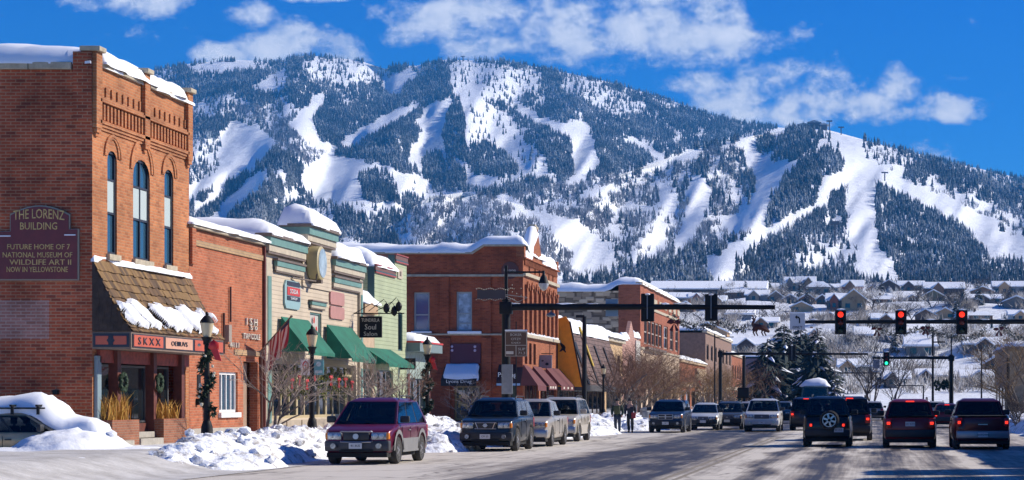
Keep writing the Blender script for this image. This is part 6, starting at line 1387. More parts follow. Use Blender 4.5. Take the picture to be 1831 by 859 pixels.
heap('snow_bank', 'large lumpy ploughed snow bank between the corner building and the plum crossover', -19.2, -14.3, 45, 67.5, f1, 3, blocks=220)
f2 = lambda X, Y: np.maximum.reduce([mound(-16.4, 70, 1.7, 4.5, .72)(X, Y), mound(-15.4, 74.5, 1.8, 5, .7)(X, Y), mound(-14.4, 67.5, 1.2, 2.6, .6)(X, Y), mound(-17.2, 79, 1.3, 5, .6)(X, Y)])
heap('snow_bank', 'shaded snow bank between the plum crossover and the dark off-roader', -18.6, -13.1, 64.5, 85, f2, 13, blocks=120)
f3 = lambda X, Y: np.maximum.reduce([mound(-14.2, 100, 1.6, 6, .5)(X, Y), mound(-15.6, 109, 2, 6, .8)(X, Y), mound(-13.2, 117, 1.5, 5, .6)(X, Y), mound(-15.5, 125, 1.6, 6, .9)(X, Y), mound(-14.5, 92, 1.2, 5, .55)(X, Y)])
heap('snow_bank', 'low snow bank behind the two walkers before the far corner', -18, -11.5, 88, 131, f3, 23, res=.2, blocks=120)
f4 = lambda X, Y: np.maximum.reduce([mound(-15.6, c, 1.4, 6, .7)(X, Y) for c in range(138, 320, 11)])
heap('snow_bank', 'long low snow bank along the far left kerb', -17.4, -14.0, 131, 325, f4, 33, res=.4, blocks=100)
f5 = lambda X, Y: np.maximum.reduce([mound(8.6, c, 1.2, 7, .75)(X, Y) for c in range(75, 320, 10)])
heap('snow_bank', 'snow bank along the right kerb', 7.3, 10, 70, 325, f5, 43, res=.35, blocks=100)
# drift over the tan car: deep to the left, falling to the right over its bonnet
f6 = lambda X, Y: np.maximum.reduce([mound(-20.1, 50.6, 1.4, 1.8, .5)(X, Y), mound(-21.6, 52.7, 2.2, .9, 1.3)(X, Y) * ss(-19.6, -21.6, X), mound(-18.9, 50.8, 1.4, 1.6, .1)(X, Y), mound(-21.2, 49.4, 2.5, .8, .12)(X, Y)])
heap('snowdrift', 'clean white snowdrift heaped over the tan car', -27, -16.2, 47.4, 54.0, f6, 53, m=snow_mat('clean_snow', dirt=.1, bump=.3), res=.12, rough=.08, blocks=30, group=None)
fc = lambda X, Y: 1.42 + .0 * X
def capz(X, Y): return zc + np.interp(X, [-26, -24, -21.4, -21.0, -20.4, -19.4], [1.1, 1.5, 1.5, 1.44, .98, .86])
snow_slab(None, -24.2, -19.5, 50.62, 51.9, capz, .45, r=.8, seed=57, over=0, name='car_snow', res=.15, lump=.3); tag(bpy.data.objects['car_snow'], 'thick hood of snow on the roof and windscreen of the tan car', 'snow cap')

# ------------------------------------------------------------------ street lamps
GLOBE = mat('cream_globe', (.62, .52, .32), .35, var=.1); WG = mat('garland_green', (.012, .03, .012), .8, var=.6, vscale=12); BULB = mat('clear_bulb', (.6, .55, .4), .2); RIBB = mat('red_ribbon')
def lamp(x, X, ytop, label, group='cream globe street lamps'):
    Y = FPX * X / (x - CX); z0 = gz1(X, Y); zt = Zat(ytop, Y); h = zt - z0; o = empty('street_lamp', (X, Y, z0), label, 'street lamp', group); c = (X, Y, z0)
    mb = MB(); mb.lathe(c, [(.22, 0), (.22, .1), (.17, .2), (.15, .55), (.1, .7)], 12); mb.build('base', BLACK, o, smooth=40)
    mb = MB(); mb.lathe(c, [(.085, .7), (.065, h * .76), (.1, h * .765), (.1, h * .79), (.16, h * .82)], 12); mb.build('pole', BLACK, o, smooth=40)
    mb = MB(); mb.lathe(c, [(.1, h * .822), (.145, h * .87), (.18, h * .925)], 14); mb.build('globe', GLOBE, o, smooth=40)
    mb = MB(); mb.lathe(c, [(.195, h * .926), (.17, h * .945), (.1, h * .97), (.035, h * .985), (.05, h * .992), (.02, h * 1.01)], 14); mb.build('cap', BLACK, o, smooth=40)
    return o, Vector(c), h
def sprig_ring(mb, c, r, n, s=.11):
    for k in range(n):
        d = Vector((rnd.gauss(0, 1), rnd.gauss(0, 1), rnd.gauss(0, 1))).normalized(); b_ = c + d * r * rnd.uniform(.3, 1); w_ = d.cross(Vector((rnd.uniform(-1, 1), .3, rnd.uniform(-1, 1)))).normalized() * s * .3
        mb.mesh([b_ - w_, b_ + w_, b_ + d * s], [(0, 1, 2)])
def lamp_garland(c, h, zlo, zhi, label, bow=True):
    o = empty('lamp_garland', c + Vector((0, 0, zlo)), label, 'garland', 'evergreen garlands wound round street lamps')
    mb = MB(); n = int((zhi - zlo) * 26)
    for k in range(n):
        t = k / n; a = t * (zhi - zlo) * 7.5; p_ = c + Vector((math.cos(a) * .13, math.sin(a) * .13, zlo + (zhi - zlo) * t)); sprig_ring(mb, p_, .11, 16, .12)
    mb.build('greenery', WG, o)
    for k in range(12):
        a = rnd.uniform(0, 6.28); mb = MB(); mb.blob(c + Vector((math.cos(a) * .2, -abs(math.sin(a)) * .22, rnd.uniform(zlo, zhi))), (.045, .045, .045)); mb.build('bulb', BULB, o)
    if bow:
        p_ = c + Vector((.24, -.18, zhi - .02)); mb = MB(); mb.blob(p_ + Vector((0, 0, 0)), (.16, .08, .15), 1, .15); mb.prism([(p_.x - .06, p_.z - .1), (p_.x + .12, p_.z - .1), (p_.x + .22, p_.z - .42), (p_.x + .05, p_.z - .38)], 1, p_.y - .03, p_.y); mb.build('bow', RIBB, o, smooth=60)
o, c, h = lamp(370, -18, 560, 'black street lamp with cream globe in front of the salmon brick shop'); lamp_garland(c, h, .9, 2.75, 'thick evergreen garland with red bow wound on the lamp nearest the corner building')
o2, c2, h2 = lamp(558, -18, 584, 'black street lamp with two banners in front of the cream shop')
for k, (xa, xb, cs, lb) in enumerate(((538, 555, ('red_ribbon', 'white_paint'), 'white and red banner on the left side of the lamp'), (561, 579, ('turquoise_cloth', 'pale_turquoise'), 'turquoise banner on the right side of the lamp'))):
    mat('turquoise_cloth', (.12, .36, .38), .7); mat('pale_turquoise', (.45, .6, .6), .7)
    Y = c2.y; a, b_ = P(xa, 671, Y), P(xb, 643, Y); bo = empty('lamp_banner', (a.x, Y, a.z), lb, 'banner', 'banners on the street lamp')
    mb = MB(); mb.box(a.x, b_.x, Y - .015, Y + .015, a.z, b_.z); mb.build('cloth', MATS[cs[1] if k == 0 else cs[0]], bo)
    m_ = MATS[cs[0] if k == 0 else cs[1]]; mx_, mz = (a.x + b_.x) / 2, (a.z + b_.z) / 2 + .05
    mb = MB()
    if k == 0:
        for q in range(16):
            t0, t1 = 6.2832 * q / 16, 6.2832 * (q + 1) / 16; mb.mesh([(mx_ + math.cos(t0) * .1, Y - .017, mz + math.sin(t0) * .15), (mx_ + math.cos(t1) * .1, Y - .017, mz + math.sin(t1) * .15), (mx_ + math.cos(t1) * .06, Y - .017, mz + math.sin(t1) * .11), (mx_ + math.cos(t0) * .06, Y - .017, mz + math.sin(t0) * .11)], [(0, 1, 2, 3)])
        mb.lathe((mx_, Y - .014, mz), [(.03, 0), (.03, -.004)], 10, 1)
    else:
        mb.lathe((mx_, Y - .014, mz + .05), [(.08, 0), (.08, -.004)], 14, 1); mb.box(a.x + .04, b_.x - .04, Y - .02, Y - .016, a.z + .06, a.z + .15)
    mb.build('emblem', m_, bo); mb = MB()
    for zq in (a.z + .01, b_.z - .01): mb.tube([(c2.x, Y, zq), (a.x if k == 0 else b_.x, Y, zq)], .014)
    mb.build('arm', BLACK, bo)
o, c, h = lamp(764, -18, 604, 'black street lamp with cream globe before the drugstore'); lamp_garland(c, h, .2, 2.9, 'full-length evergreen garland with red bow on the lamp before the drugstore')
lamp(1079, -18, 652, 'slim street lamp with yellowish globe before the tan shop'); o, c, h = lamp(1247, -18, 664, 'distant street lamp before the low brick shop'); lamp_garland(c, h, .3, 3.2, 'dark garland with red bow on the distant lamp')

# ------------------------------------------------------------------ traffic signals
def head(px_, ytop, ybot, Y, on, label, back=False, arrow=False, plate=True):
    x = (px_ - CX) / FPX * Y; z1, z0 = Zat(ytop, Y), Zat(ybot, Y); h = z1 - z0; w_ = h * .235; o = empty('traffic_light', (x, Y, z0), label, 'traffic light', 'traffic lights over the street'); s = -1
    mb = MB(); mb.box(x - w_, x + w_, Y + .02, Y + .2, z0, z1, .03); mb.build('housing', BLACK, o)
    if back:
        mb = MB(); mb.box(x - .02, x + .02, Y - .06, Y + .02, z0 + .1, z1 - .06); mb.build('bracket', GREYM, o)
        mb = MB(); mb.blob((x, Y - .02, z1 - .03), (.12, .08, .05), 1, .3); mb.build('snow_tuft', SNOW, o); return o
    cols = dict(red=((.7, .03, .01), (1, .10, .035), 3.2), amber=((.10, .03, .01), None, 0), green=((.01, .06, .04), None, 0))
    for k, nm in enumerate(('red', 'amber', 'green')):
        zc_ = z1 - h * (.18 + .32 * k); r_ = h * .125
        if nm == on: m_ = mat('lit_' + nm, {'red': (.7, .03, .01), 'green': (.02, .6, .35)}[nm], .4, emit={'red': (1, .028, .012), 'green': (.03, 1, .5)}[nm], estr=1.25)
        else: m_ = mat('dark_lens_' + nm, {'red': (.14, .012, .01), 'amber': (.16, .02, .015), 'green': (.006, .03, .02)}[nm], .25)
        mb = MB(); mb.lathe((x, Y + .01, zc_), [(r_, .02), (r_ * .8, -.02), (.01, -.04)], 18, 1); ln = mb.build('lens', m_, o, smooth=50)
        mb = MB()
        for q in range(11):
            t0, t1 = math.pi * (q / 11) * 1.25 - .39, math.pi * ((q + 1) / 11) * 1.25 - .39
            mb.mesh([(x + math.cos(t) * r_ * 1.12, Y + yy_, zc_ + math.sin(t) * r_ * 1.12) for yy_ in (.02, -.22) for t in (t0, t1)], [(0, 1, 3, 2)])
        mb.build('visor', BLACK, ln)
    mb = MB(); mb.blob((x, Y + .1, z1 + .03), (w_ * .8, .09, .06), 1, .3); mb.build('snow_tuft', SNOW, o)
    return o
def mast(label, X, Y, zarm, xend, ztop, r=.13, lum=None):
    o = empty('signal_mast', (X, Y, gz1(X, Y)), label, 'signal mast', 'signal masts over the street'); z0 = gz1(X, Y)
    mb = MB(); mb.lathe((X, Y, z0), [(.28, 0), (.28, .25), (r * 1.25, .3), (r * 1.1, zarm - z0 + .3)], 12); mb.build('pole', BLACK, o, smooth=40)
    mb = MB(); mb.tube([(X, Y, zarm), ((X + xend) / 2, Y, zarm), (xend, Y, zarm - .02)], [r, r * .8, r * .6], 10); mb.box(X - r * 1.6, X + r * 1.6, Y - r * 1.4, Y + r * 1.4, zarm - .3, zarm + .2, .03); mb.build('arm', BLACK, o, smooth=40)
    if ztop > zarm + .5: mb = MB(); mb.tube([(X, Y, zarm), (X, Y, ztop)], .07, 8); mb.build('upper_pole', BLACK, o, smooth=40)
    for k in range(6):
        t = rnd.random(); mb = MB(); mb.blob((X + (xend - X) * t, Y, zarm + r * .75), (rnd.uniform(.15, .5), r * .7, .05), 1, .3); mb.build('snow_strip', SNOW, o)
    return o
YM1 = 82.4; XM1 = (905 - CX) / FPX * YM1; za1 = Zat(549, YM1)
m1 = mast('black signal mast with a long arm and a hanging lamp at the near corner', XM1, YM1, za1, (1386 - CX) / FPX * YM1, Zat(475, YM1), r=.155)
lz_ = Zat(487, YM1); lxx = (972 - CX) / FPX * YM1
mb = MB(); mb.tube([(XM1, YM1, lz_), (lxx, YM1, lz_)], .04, 8); la = mb.build('lamp_arm', BLACK, m1, smooth=40)
mb = MB(); mb.lathe((lxx, YM1, lz_), [(.05, .06), (.06, -.1), (.13, -.2), (.2, -.42), (.22, -.46)], 14); mb.build('lamp_hood', BLACK, la, smooth=40)
mb = MB(); mb.lathe((lxx, YM1, lz_), [(.215, -.465), (.2, -.56), (.12, -.7), (.02, -.76)], 14); mb.build('lamp_globe', mat('clear_acrylic', (.5, .5, .5), .15), la, smooth=40)
mb = MB(); mb.box(XM1 - .15, XM1 + .3, YM1 - .22, YM1 - .16, Zat(705, YM1), Zat(652, YM1)); mb.build('control_plate', mat('galvanised', (.25, .26, .27), .5, .4, var=.2), m1, bevel=.02)
head(1157.5, 525, 575, YM1 - .1, None, 'dark back of a traffic light hung left on the near mast arm', True); head(1271.5, 526, 574, YM1 - .1, None, 'dark back of a traffic light hung right on the near mast arm', True)
mb = MB(); a, b_ = P(1083, 566, YM1 + .2), P(1105, 535, YM1 + .2); mb.box(a.x, b_.x, YM1 + .18, YM1 + .2, a.z, b_.z, .004); tag(mb.build('sign_back', mat('bare_sign_back', (.2, .27, .33), .4, .5)), 'plain blue-grey back of a square sign on the near mast arm', 'sign')
mb = MB(); mb.lathe(P(985, 563, YM1), [(.02, .35), (.03, .1), (.16, .05), (.2, -.04), (.06, -.1)], 12); tag(mb.build('hanging_lamp', GREYM, smooth=40), 'small grey dome lamp hung under the near mast arm', 'lamp')
# street name plate framed by a rope of lights, brown guide sign
gs_ = empty('guide_sign', P(923, 638, YM1 - .3), 'brown guide sign with pale lines of text on the near signal pole', 'sign')
a, b_ = P(903, 638, YM1 - .3), P(943, 593, YM1 - .3); BRS = mat('guide_brown', (.12, .06, .03), .5)
mb = MB(); mb.box(a.x, b_.x, YM1 - .33, YM1 - .29, a.z, b_.z); mb.build('board', BRS, gs_, bevel=.006)
mb = MB(); mz = a.z + (b_.z - a.z) * .45
for q in ((a.x + .02, b_.x - .02, mz - .01, mz + .01), ((a.x + b_.x) / 2 - .01, (a.x + b_.x) / 2 + .01, a.z + .02, mz), (a.x + .02, b_.x - .02, a.z + .015, a.z + .03), (a.x + .02, b_.x - .02, b_.z - .03, b_.z - .015), (a.x + .015, a.x + .03, a.z + .02, b_.z - .02), (b_.x - .03, b_.x - .015, a.z + .02, b_.z - .02)): mb.box(q[0], q[1], YM1 - .345, YM1 - .331, q[2], q[3])
mb.build('border', LT, gs_)
for t_, fx_, fz_, w_, h_ in (('BOKER', .5, .87, .5, .1), ('CITZY', .5, .7, .45, .09), ('DJD', .5, .54, .4, .08), ('SLIP', .75, .3, .32, .1), ('71.3', .75, .14, .3, .1)): text_fit('lettering', t_, (a.x + (b_.x - a.x) * fx_, YM1 - .345, a.z + (b_.z - a.z) * fz_), (b_.x - a.x) * w_, (b_.z - a.z) * h_, '-Y', LT, gs_, ext=.004)
mb = MB(); mb.box(a.x + .05, a.x + .35, YM1 - .345, YM1 - .331, a.z + .1, a.z + .22); mb.build('arrow_patch', LT, gs_); mb = MB(); mb.tube([(XM1, YM1, (a.z + b_.z) / 2), (a.x + .5, YM1 - .28, (a.z + b_.z) / 2)], .03); mb.tube([(a.x + .45, YM1 - .27, b_.z + .4), (a.x + .45, YM1 - .27, 1.0)], .025); mb.build('bracket', BLACK, gs_); mb = MB(); mb.box(a.x, b_.x, YM1 - .34, YM1 - .28, b_.z + .001, b_.z + .07, .02); mb.build('snow_ledge', SNOW, gs_)
bs = empty('street_name_sign', P(880, 535, YM1 - .1), 'dark street name plate outlined by small bulbs left of the near pole', 'sign'); a, b_ = P(852, 536, YM1 - .1), P(904, 517, YM1 - .1)
mb = MB(); mb.box(a.x + .03, b_.x, YM1 - .12, YM1 - .08, a.z + .03, b_.z - .03); mb.build('plate', mat('dusk_plate', (.06, .05, .055), .6), bs)
mb = MB(); n = 22
for k in range(n + 1):
    for zq in (a.z, b_.z): mb.blob((a.x + (b_.x + .35 - a.x) * k / n, YM1 - .13, zq + .03 * math.sin(k)), (.022, .022, .022), 1)
for k in range(5):
    for s_ in (0, 1): q = Vector((b_.x + .1 + .18 * k, YM1 - .13, b_.z - .05 - .07 * k + s_ * .28 * (k % 2))); mb.blob(q, (.022, .022, .022), 1)
mb.build('bulb_rope', BULB, bs)
mb = MB(); mb.tube([(b_.x, YM1 - .12, a.z + .2), (b_.x + .9, YM1 - .12, b_.z - .35), (b_.x + .5, YM1 - .12, a.z - .1), (b_.x, YM1 - .12, a.z + .15)], .018); mb.build('star_frame', mat('pale_wire', (.4, .36, .3), .6), bs)
# far-side mast with the three red lights
YM2 = 104.0; za2 = Zat(575.5, YM2)
m2 = mast('black signal mast arm reaching in from the right with three red lights', 9.9, YM2, za2, (1413 - CX) / FPX * YM2, za2 + .1, r=.14)
for px_, lb in ((1503, 'red traffic light nearest the left-turn sign'), (1611, 'middle red traffic light on the right mast arm'), (1720, 'right-hand red traffic light over the maroon pickup')): head(px_, 555, 598, YM2 - .25, 'red', lb)
ts = empty('turn_sign', P(1426, 590, YM2 - .2), 'white left turn only sign at the tip of the right mast arm', 'sign'); a, b_ = P(1412.5, 590, YM2 - .2), P(1439.5, 561.5, YM2 - .2)
mb = MB(); mb.box(a.x, b_.x, YM2 - .22, YM2 - .19, a.z, b_.z); mb.build('board', mat('sign_white', (.62, .63, .63), .5), ts, bevel=.004)
ar = [(-.13, .2), (-.02, .3), (-.02, .24), (.08, .22), (.13, .12), (.13, -.1), (.07, -.1), (.07, .1), (.04, .15), (-.02, .17), (-.02, .1)]
cxm = (a.x + b_.x) / 2; czm = (a.z + b_.z) / 2 + .03; mb = MB(); mb.prism([(cxm + u_ * 1.05, czm + v_ * 1.05) for u_, v_ in ar], 1, YM2 - .235, YM2 - .221); mb.build('arrow', BLACK, ts); text_fit('lettering', 'ONLY', (cxm, YM2 - .23, a.z + .13), .5, .13, '-Y', BLACK, ts)
mb = MB(); mb.box(a.x, b_.x, YM2 - .24, YM2 - .16, b_.z + .001, b_.z + .08, .03); mb.build('snow_ledge', SNOW, ts)
def swag(label, pts, bows, Y, r_=.15):
    o = empty('swag_garland', P(pts[0][0], pts[0][1], Y), label, 'garland', 'evergreen garlands hung over the street'); mb = MB()
    for (xa, ya), (xb, yb) in zip(pts, pts[1:]):
        a, b_ = P(xa, ya, Y), P(xb, yb, Y); n = max(4, int((b_ - a).length / .07)); sagm = (b_ - a).length * .16
        for k in range(n):
            t = k / n; p_ = a.lerp(b_, t) - Vector((0, 0, sagm * 4 * t * (1 - t))); sprig_ring(mb, p_, r_, 12, .12)
    mb.build('greenery', mat('frosty_garland', (.03, .05, .04), .8, var=.8, vscale=6, c2=(.2, .23, .22)), o)
    for xb, yb in bows:
        p_ = P(xb, yb, Y); mb = MB()
        for s_ in (-1, 1): mb.blob(p_ + Vector((s_ * .14, -.12, .05)), (.14, .07, .09), 1, .35); mb.prism([(p_.x, p_.z), (p_.x + s_ * .07, p_.z - .36), (p_.x + s_ * .2, p_.z - .3)], 1, p_.y - .16, p_.y - .12)
        mb.build('bow', mat('dark_ribbon', (.09, .01, .012), .6), o, smooth=60)
swag('garland with red bow hung from the near mast arm', [(1200, 566), (1292, 574), (1335, 588)], [(1206, 578)], YM1 + .3)
swag('garland with red bow between the first and second red lights', [(1556, 580), (1640, 588), (1668, 586)], [(1568, 590)], YM2); swag('garland between the middle and right red lights', [(1660, 584), (1700, 600), (1765, 588)], [(1655, 588)], YM2); swag('garland with red bow right of the last red light', [(1790, 580), (1845, 606)], [(1786, 590)], YM2)
# leaping figure decoration
dc = empty('leaping_decoration', P(1358, 598, YM1), 'dark red leaping reindeer decoration hung between the mast arms', 'decoration', None); mb = MB(); Y = 95.0
def T_(pp, r_): mb.tube([P(x_, y_, Y) for x_, y_ in pp], r_, 6)
T_([(1347, 592), (1352, 584), (1362, 586), (1370, 590), (1376, 594)], [.1, .16, .15, .13, .05]); T_([(1350, 586), (1346, 578), (1349, 572), (1344, 569)], [.12, .08, .08, .03]); T_([(1349, 572), (1352, 566)], .03); T_([(1349, 572), (1345, 564)], .03)
for x_ in (1349, 1354, 1364, 1369): T_([(x_, 588), (x_ - 2, 595), (x_ + 1, 601)], [.06, .04, .03])
mb.build('figure', mat('tinsel_red', (.07, .014, .012), .6, var=.5, vscale=8), dc, smooth=50); mb = MB(); mb.tube([P(1358, 584, Y), P(1358, 555, Y)], .012); mb.build('cord', BLACK, dc)
# second crossing
YM3 = 170.0; mast('slender far signal mast on the left with its arm over the lanes', (1288 - CX) / FPX * YM3, YM3, Zat(633, YM3), (1552 - CX) / FPX * YM3, Zat(626, YM3)); head(1416, 617, 646, YM3 - .2, None, 'dark signal head on the far left mast arm', True)
YM4 = 185.0; mast('far signal mast on the right with a single green light', (1701 - CX) / FPX * YM4, YM4, Zat(640, YM4), (1560 - CX) / FPX * YM4, Zat(598, YM4), r=.17); head(1585, 630, 654, YM4 - .3, 'green', 'small green traffic light over the far crossing')
YM5 = 275.0; mast('thin dark mast arm far down the street', (1372 - CX) / FPX * YM5, YM5, Zat(667, YM5), (1572 - CX) / FPX * YM5, Zat(660, YM5))
def post(px_, ytop, Y, label, r_=.1, arm=None, box=None):
    X = (px_ - CX) / FPX * Y; z0 = gz1(X, Y); o = empty('utility_post', (X, Y, z0), label, 'post', 'dark posts along the street'); mb = MB(); mb.lathe((X, Y, z0), [(r_ * 1.8, 0), (r_ * 1.8, .3), (r_, .35), (r_ * .8, Zat(ytop, Y) - z0)], 10); mb.build('pole', BLACK, o, smooth=40)
    if arm: mb = MB(); mb.tube([(X, Y, Zat(arm[1], Y)), ((arm[0] - CX) / FPX * Y, Y, Zat(arm[1], Y))], r_ * .6); mb.build('arm', BLACK, o)
    if box: mb = MB(); z_ = Zat(box, Y); mb.box(X - .45, X + .4, Y - .25, Y + .1, z_ - .4, z_ + .4, .05); mb.build('pedestrian_signal', BLACK, o)
post(1278, 597, 160, 'tall thin dark post left of the far mast', .07, (1312, 603)); post(1330, 636, 150, 'dark post with a pedestrian signal box near the white SUV', .14, None, 703); post(1668, 585, 190, 'dark pole just left of the far right mast', .12, (1690, 612)); post(1755, 622, 200, 'thin pole behind the maroon pickup', .09); post(1803, 640, 150, 'brownish pole at the right edge before the tan building', .16); post(1045, 566, 132, 'tall dark post before the shingled mansard', .17, (1030, 566)); post(1651, 690, 230, 'short post with crossarm beyond the dark red SUV', .1, (1600, 690))
wr_ = empty('ring_wreath', P(1567, 664, 184), 'pale ring ornament round a small sign by the green light', 'ornament'); mb = MB(); c = P(1567, 651, 184)
n = 24; mb.tube([c + Vector((math.copysign(abs(math.cos(6.2832 * k / n)) ** .6, math.cos(6.2832 * k / n)) * .5, 0, math.copysign(abs(math.sin(6.2832 * k / n)) ** .6, math.sin(6.2832 * k / n)) * .72)) for k in range(n + 1)], .05, 6); mb.build('ring', mat('frosted_ring', (.3, .32, .33), .6, var=.4, vscale=8), wr_, smooth=40); mb = MB(); mb.box(c.x - .3, c.x + .3, c.y - .02, c.y + .02, c.z - .42, c.z + .42); mb.build('panel', mat('grey_panel', (.22, .22, .23), .6, var=.6, vscale=9), wr_)
for i, (x_, y_, Y) in enumerate(((1676, 690, 189), (1690, 688, 184.5))):
    mb = MB(); c = P(x_, y_, Y)
    for k in range(22): a = 6.2832 * k / 22; q_ = rnd.random() ** .5; mb.blob(c + Vector((math.cos(a) * .34 * q_, -.2, math.sin(a) * .45 * q_)), (.13, .1, .13), 1, .4)
    tag(mb.build('wreath', [WG, RIBB][0]), ['wreath on the pole left of the far right mast', 'wreath on the far right mast itself'][i], 'wreath', 'wreaths on the far poles')

# ------------------------------------------------------------------ bare trees and spruces
BARK = mat('grey_bark', (.16, .13, .11), .9, var=.4, vscale=4); TWIG = mat('reddish_twigs', (.20, .11, .07), .9, var=.5, vscale=2); TWIGP = mat('pale_twigs', (.33, .26, .21), .9, var=.4, vscale=2); TWIGO = mat('ochre_twigs', (.22, .135, .06), .9, var=.5, vscale=2)
def bare_tree(label, x, ybase, X, h, spread, m, seed, stems=3, depth=4, cat='bare tree', Y=None, group='bare trees along the sidewalk', bark=None, thick=.06, name='bare_tree', up=.55):
    Y = Y or FPX * X / (x - CX); z0 = gz1(X, Y); o = empty(name, (X, Y, z0), label, cat, group); r_ = random.Random(seed); tr, cr_ = MB(), MB()
    def grow(p_, d, l, rad, lev):
        n = 3; pts = [p_]; q = p_
        for k in range(n): d = (d + Vector((r_.gauss(0, .13), r_.gauss(0, .13), r_.gauss(0, .1)))).normalized(); q = q + d * l / n; pts.append(q)
        (tr if lev < 2 else cr_).tube(pts, [rad * (1 - .35 * k / n) for k in range(n + 1)], 5 if lev < 2 else 3, False)
        if lev >= depth: return
        for k in range(r_.choice((3, 3, 4)) if lev else 4):
            a = r_.uniform(0, 6.28); t = Vector((math.cos(a), math.sin(a), r_.uniform(-.1, .6))); nd = (d * up + t * r_.uniform(.5, .9) * spread).normalized(); st = pts[r_.choice((1, 2, 3, 3))]
            grow(st, nd, l * r_.uniform(.6, .85), rad * .52, lev + 1)
    for k in range(stems):
        a = r_.uniform(0, 6.28); grow(Vector((X + r_.uniform(-.15, .15), Y + r_.uniform(-.15, .15), z0 - .05)), Vector((math.cos(a) * .35 * spread, math.sin(a) * .35 * spread, 1)).normalized(), h * .4, thick, 0)
    tr.build('trunk', bark or BARK, o, smooth=60); cr_.build('crown', m, o, smooth=60); return o
bare_tree('thin multi-stemmed bare tree by the salmon shop doorway', 478, 770, -18.5, 3.2, .7, TWIGP, 1, 3, 4)
bare_tree('wide bare tree with pale branches before the cream shop, behind the plum crossover', 655, 745, -18.0, 3.2, .95, TWIGP, 2, 3, 4, thick=.05)
bare_tree('slim bare sapling before the green annex', 722, 745, -18.3, 3.0, .7, TWIG, 3, 2)
bare_tree('small bare tree against the drugstore side wall', 822, 740, 0, 2.9, .8, TWIGP, 4, 3, Y=119.3, name='bare_tree', group='bare trees along the sidewalk') if False else None
X_ = (832 - CX) / FPX * 119.2; bare_tree('small leaning bare tree against the drugstore window', 832, 740, X_, 3.0, .8, TWIGP, 4, 2, Y=119.2)
for i, (x_, X_, h_, m_, lb) in enumerate(((1108, -17.2, 5.2, TWIG, 'dense reddish bare tree behind the walkers'), (1142, -17.2, 5.4, TWIG, 'bushy reddish bare tree right of the walkers'), (1172, -17.0, 5.0, TWIGO, 'brown bare tree before the tan lower wall of the tall block'), (1200, -17.0, 5.0, TWIG, 'last brown bare tree before the tall block'), (1262, -16.6, 5.2, TWIGO, 'bare tree before the low brick shop'), (1290, -16.2, 5.5, TWIGO, 'ochre bare tree behind the far left post'), (1318, -15.6, 6, TWIGO, 'tall ochre bare tree beyond the far left post'), (1352, -14, 6.5, TWIG, 'first russet tree of the clump behind the white SUV'), (1375, -13.5, 6.8, TWIG, 'second russet tree of the clump behind the white SUV'), (1398, -12.5, 7, TWIG, 'third russet tree of the clump behind the white SUV'), (1420, -12, 7.2, TWIG, 'fourth russet tree of the clump behind the white SUV'))):
    bare_tree(lb, x_, 0, X_, h_ * 1.06, .95, m_, 20 + i, 6, 5 if i < 4 else 4, thick=.085)
bare_tree('large tangled ochre bare tree at the right edge', 1825, 0, 9.3, 6.6, 1.0, TWIGO, 50, 5, 5, Y=126, thick=.1); bare_tree('dark leafless shrub at the right kerb beside the maroon pickup', 1822, 0, 7.9, 2.3, 1.1, mat('dark_twigs', (.06, .045, .04), .9), 51, 6, 4, Y=108, thick=.04, cat='shrub', name='bare_shrub')
for i, (x_, Y, h_) in enumerate(((1545, 260, 10), (1560, 265, 11), (1597, 280, 9))): bare_tree('dark forked bare tree beyond the far crossing, ' + ['left', 'middle', 'right'][i] + ' of three', x_, 0, (x_ - CX) / FPX * Y, h_, .6, mat('dark_twigs'), 60 + i, 2, 4, Y=Y, thick=.14, bark=mat('dark_twigs'))
def spruce(label, X, Y, h, rad, seed, snow=.25, group='spruces beyond the street', green=None, zoff=0, tiers=None):
    z0 = gz1(X, Y) + zoff; o = empty('spruce', (X, Y, z0), label, 'spruce tree', group); r_ = random.Random(seed)
    mb = MB(); mb.lathe((X, Y, z0), [(h * .022, 0), (h * .006, h * .96)], 7); mb.build('trunk', BARK, o)
    mb = MB(); nt_ = tiers or int(h * 2.4)
    for k in range(nt_):
        t = k / nt_; zc_ = z0 + h * (.08 + .9 * t); R_ = rad * (1 - t) ** .85 + .08 * rad
        for j in range(int(8 + 12 * (1 - t))):
            a = r_.uniform(0, 6.28); L_ = R_ * r_.uniform(.6, 1.15); dr_ = L_ * r_.uniform(.15, .45); d = Vector((math.cos(a), math.sin(a), 0)); s_ = d.cross(Vector((0, 0, 1))) * L_ * r_.uniform(.12, .22)
            b0 = Vector((X, Y, zc_ + r_.uniform(-.3, .3))); b1 = b0 + d * L_ * .55 - Vector((0, 0, dr_ * .35)); b2 = b0 + d * L_ - Vector((0, 0, dr_))
            mb.mi = 1 if r_.random() < snow else 0
            mb.mesh([b0, b1 - s_, b1 + s_, b2, b1 + Vector((0, 0, .12 * L_))], [(0, 1, 4), (0, 4, 2), (1, 3, 4), (4, 3, 2)])
            mb.mi = 0
            for q in range(4):
                c = b0.lerp(b2, r_.uniform(.3, 1)); e = Vector((r_.uniform(-1, 1), r_.uniform(-1, 1), r_.uniform(-.8, .1))).normalized() * L_ * .28; w_ = e.cross(Vector((0, 0, 1))).normalized() * L_ * .05
                mb.mesh([c - w_, c + w_, c + e], [(0, 1, 2)])
    mb.build('crown', [green or mat('spruce_needles', (.012, .026, .022), .85, var=.5, vscale=2), ROOFSNOW], o); return o
spruce('big dark spruce with snowy tufts behind the left-turn sign', (1402 - CX) / FPX * 250, 250, 11.6, 6.3, 1, .12); spruce('dark spruce right of the big one, above the black off-roader', (1462 - CX) / FPX * 238, 238, 10.6, 4.4, 2, .12); spruce('narrow spruce top between the two dark spruces', (1440 - CX) / FPX * 290, 290, 12, 3.4, 3, .15)
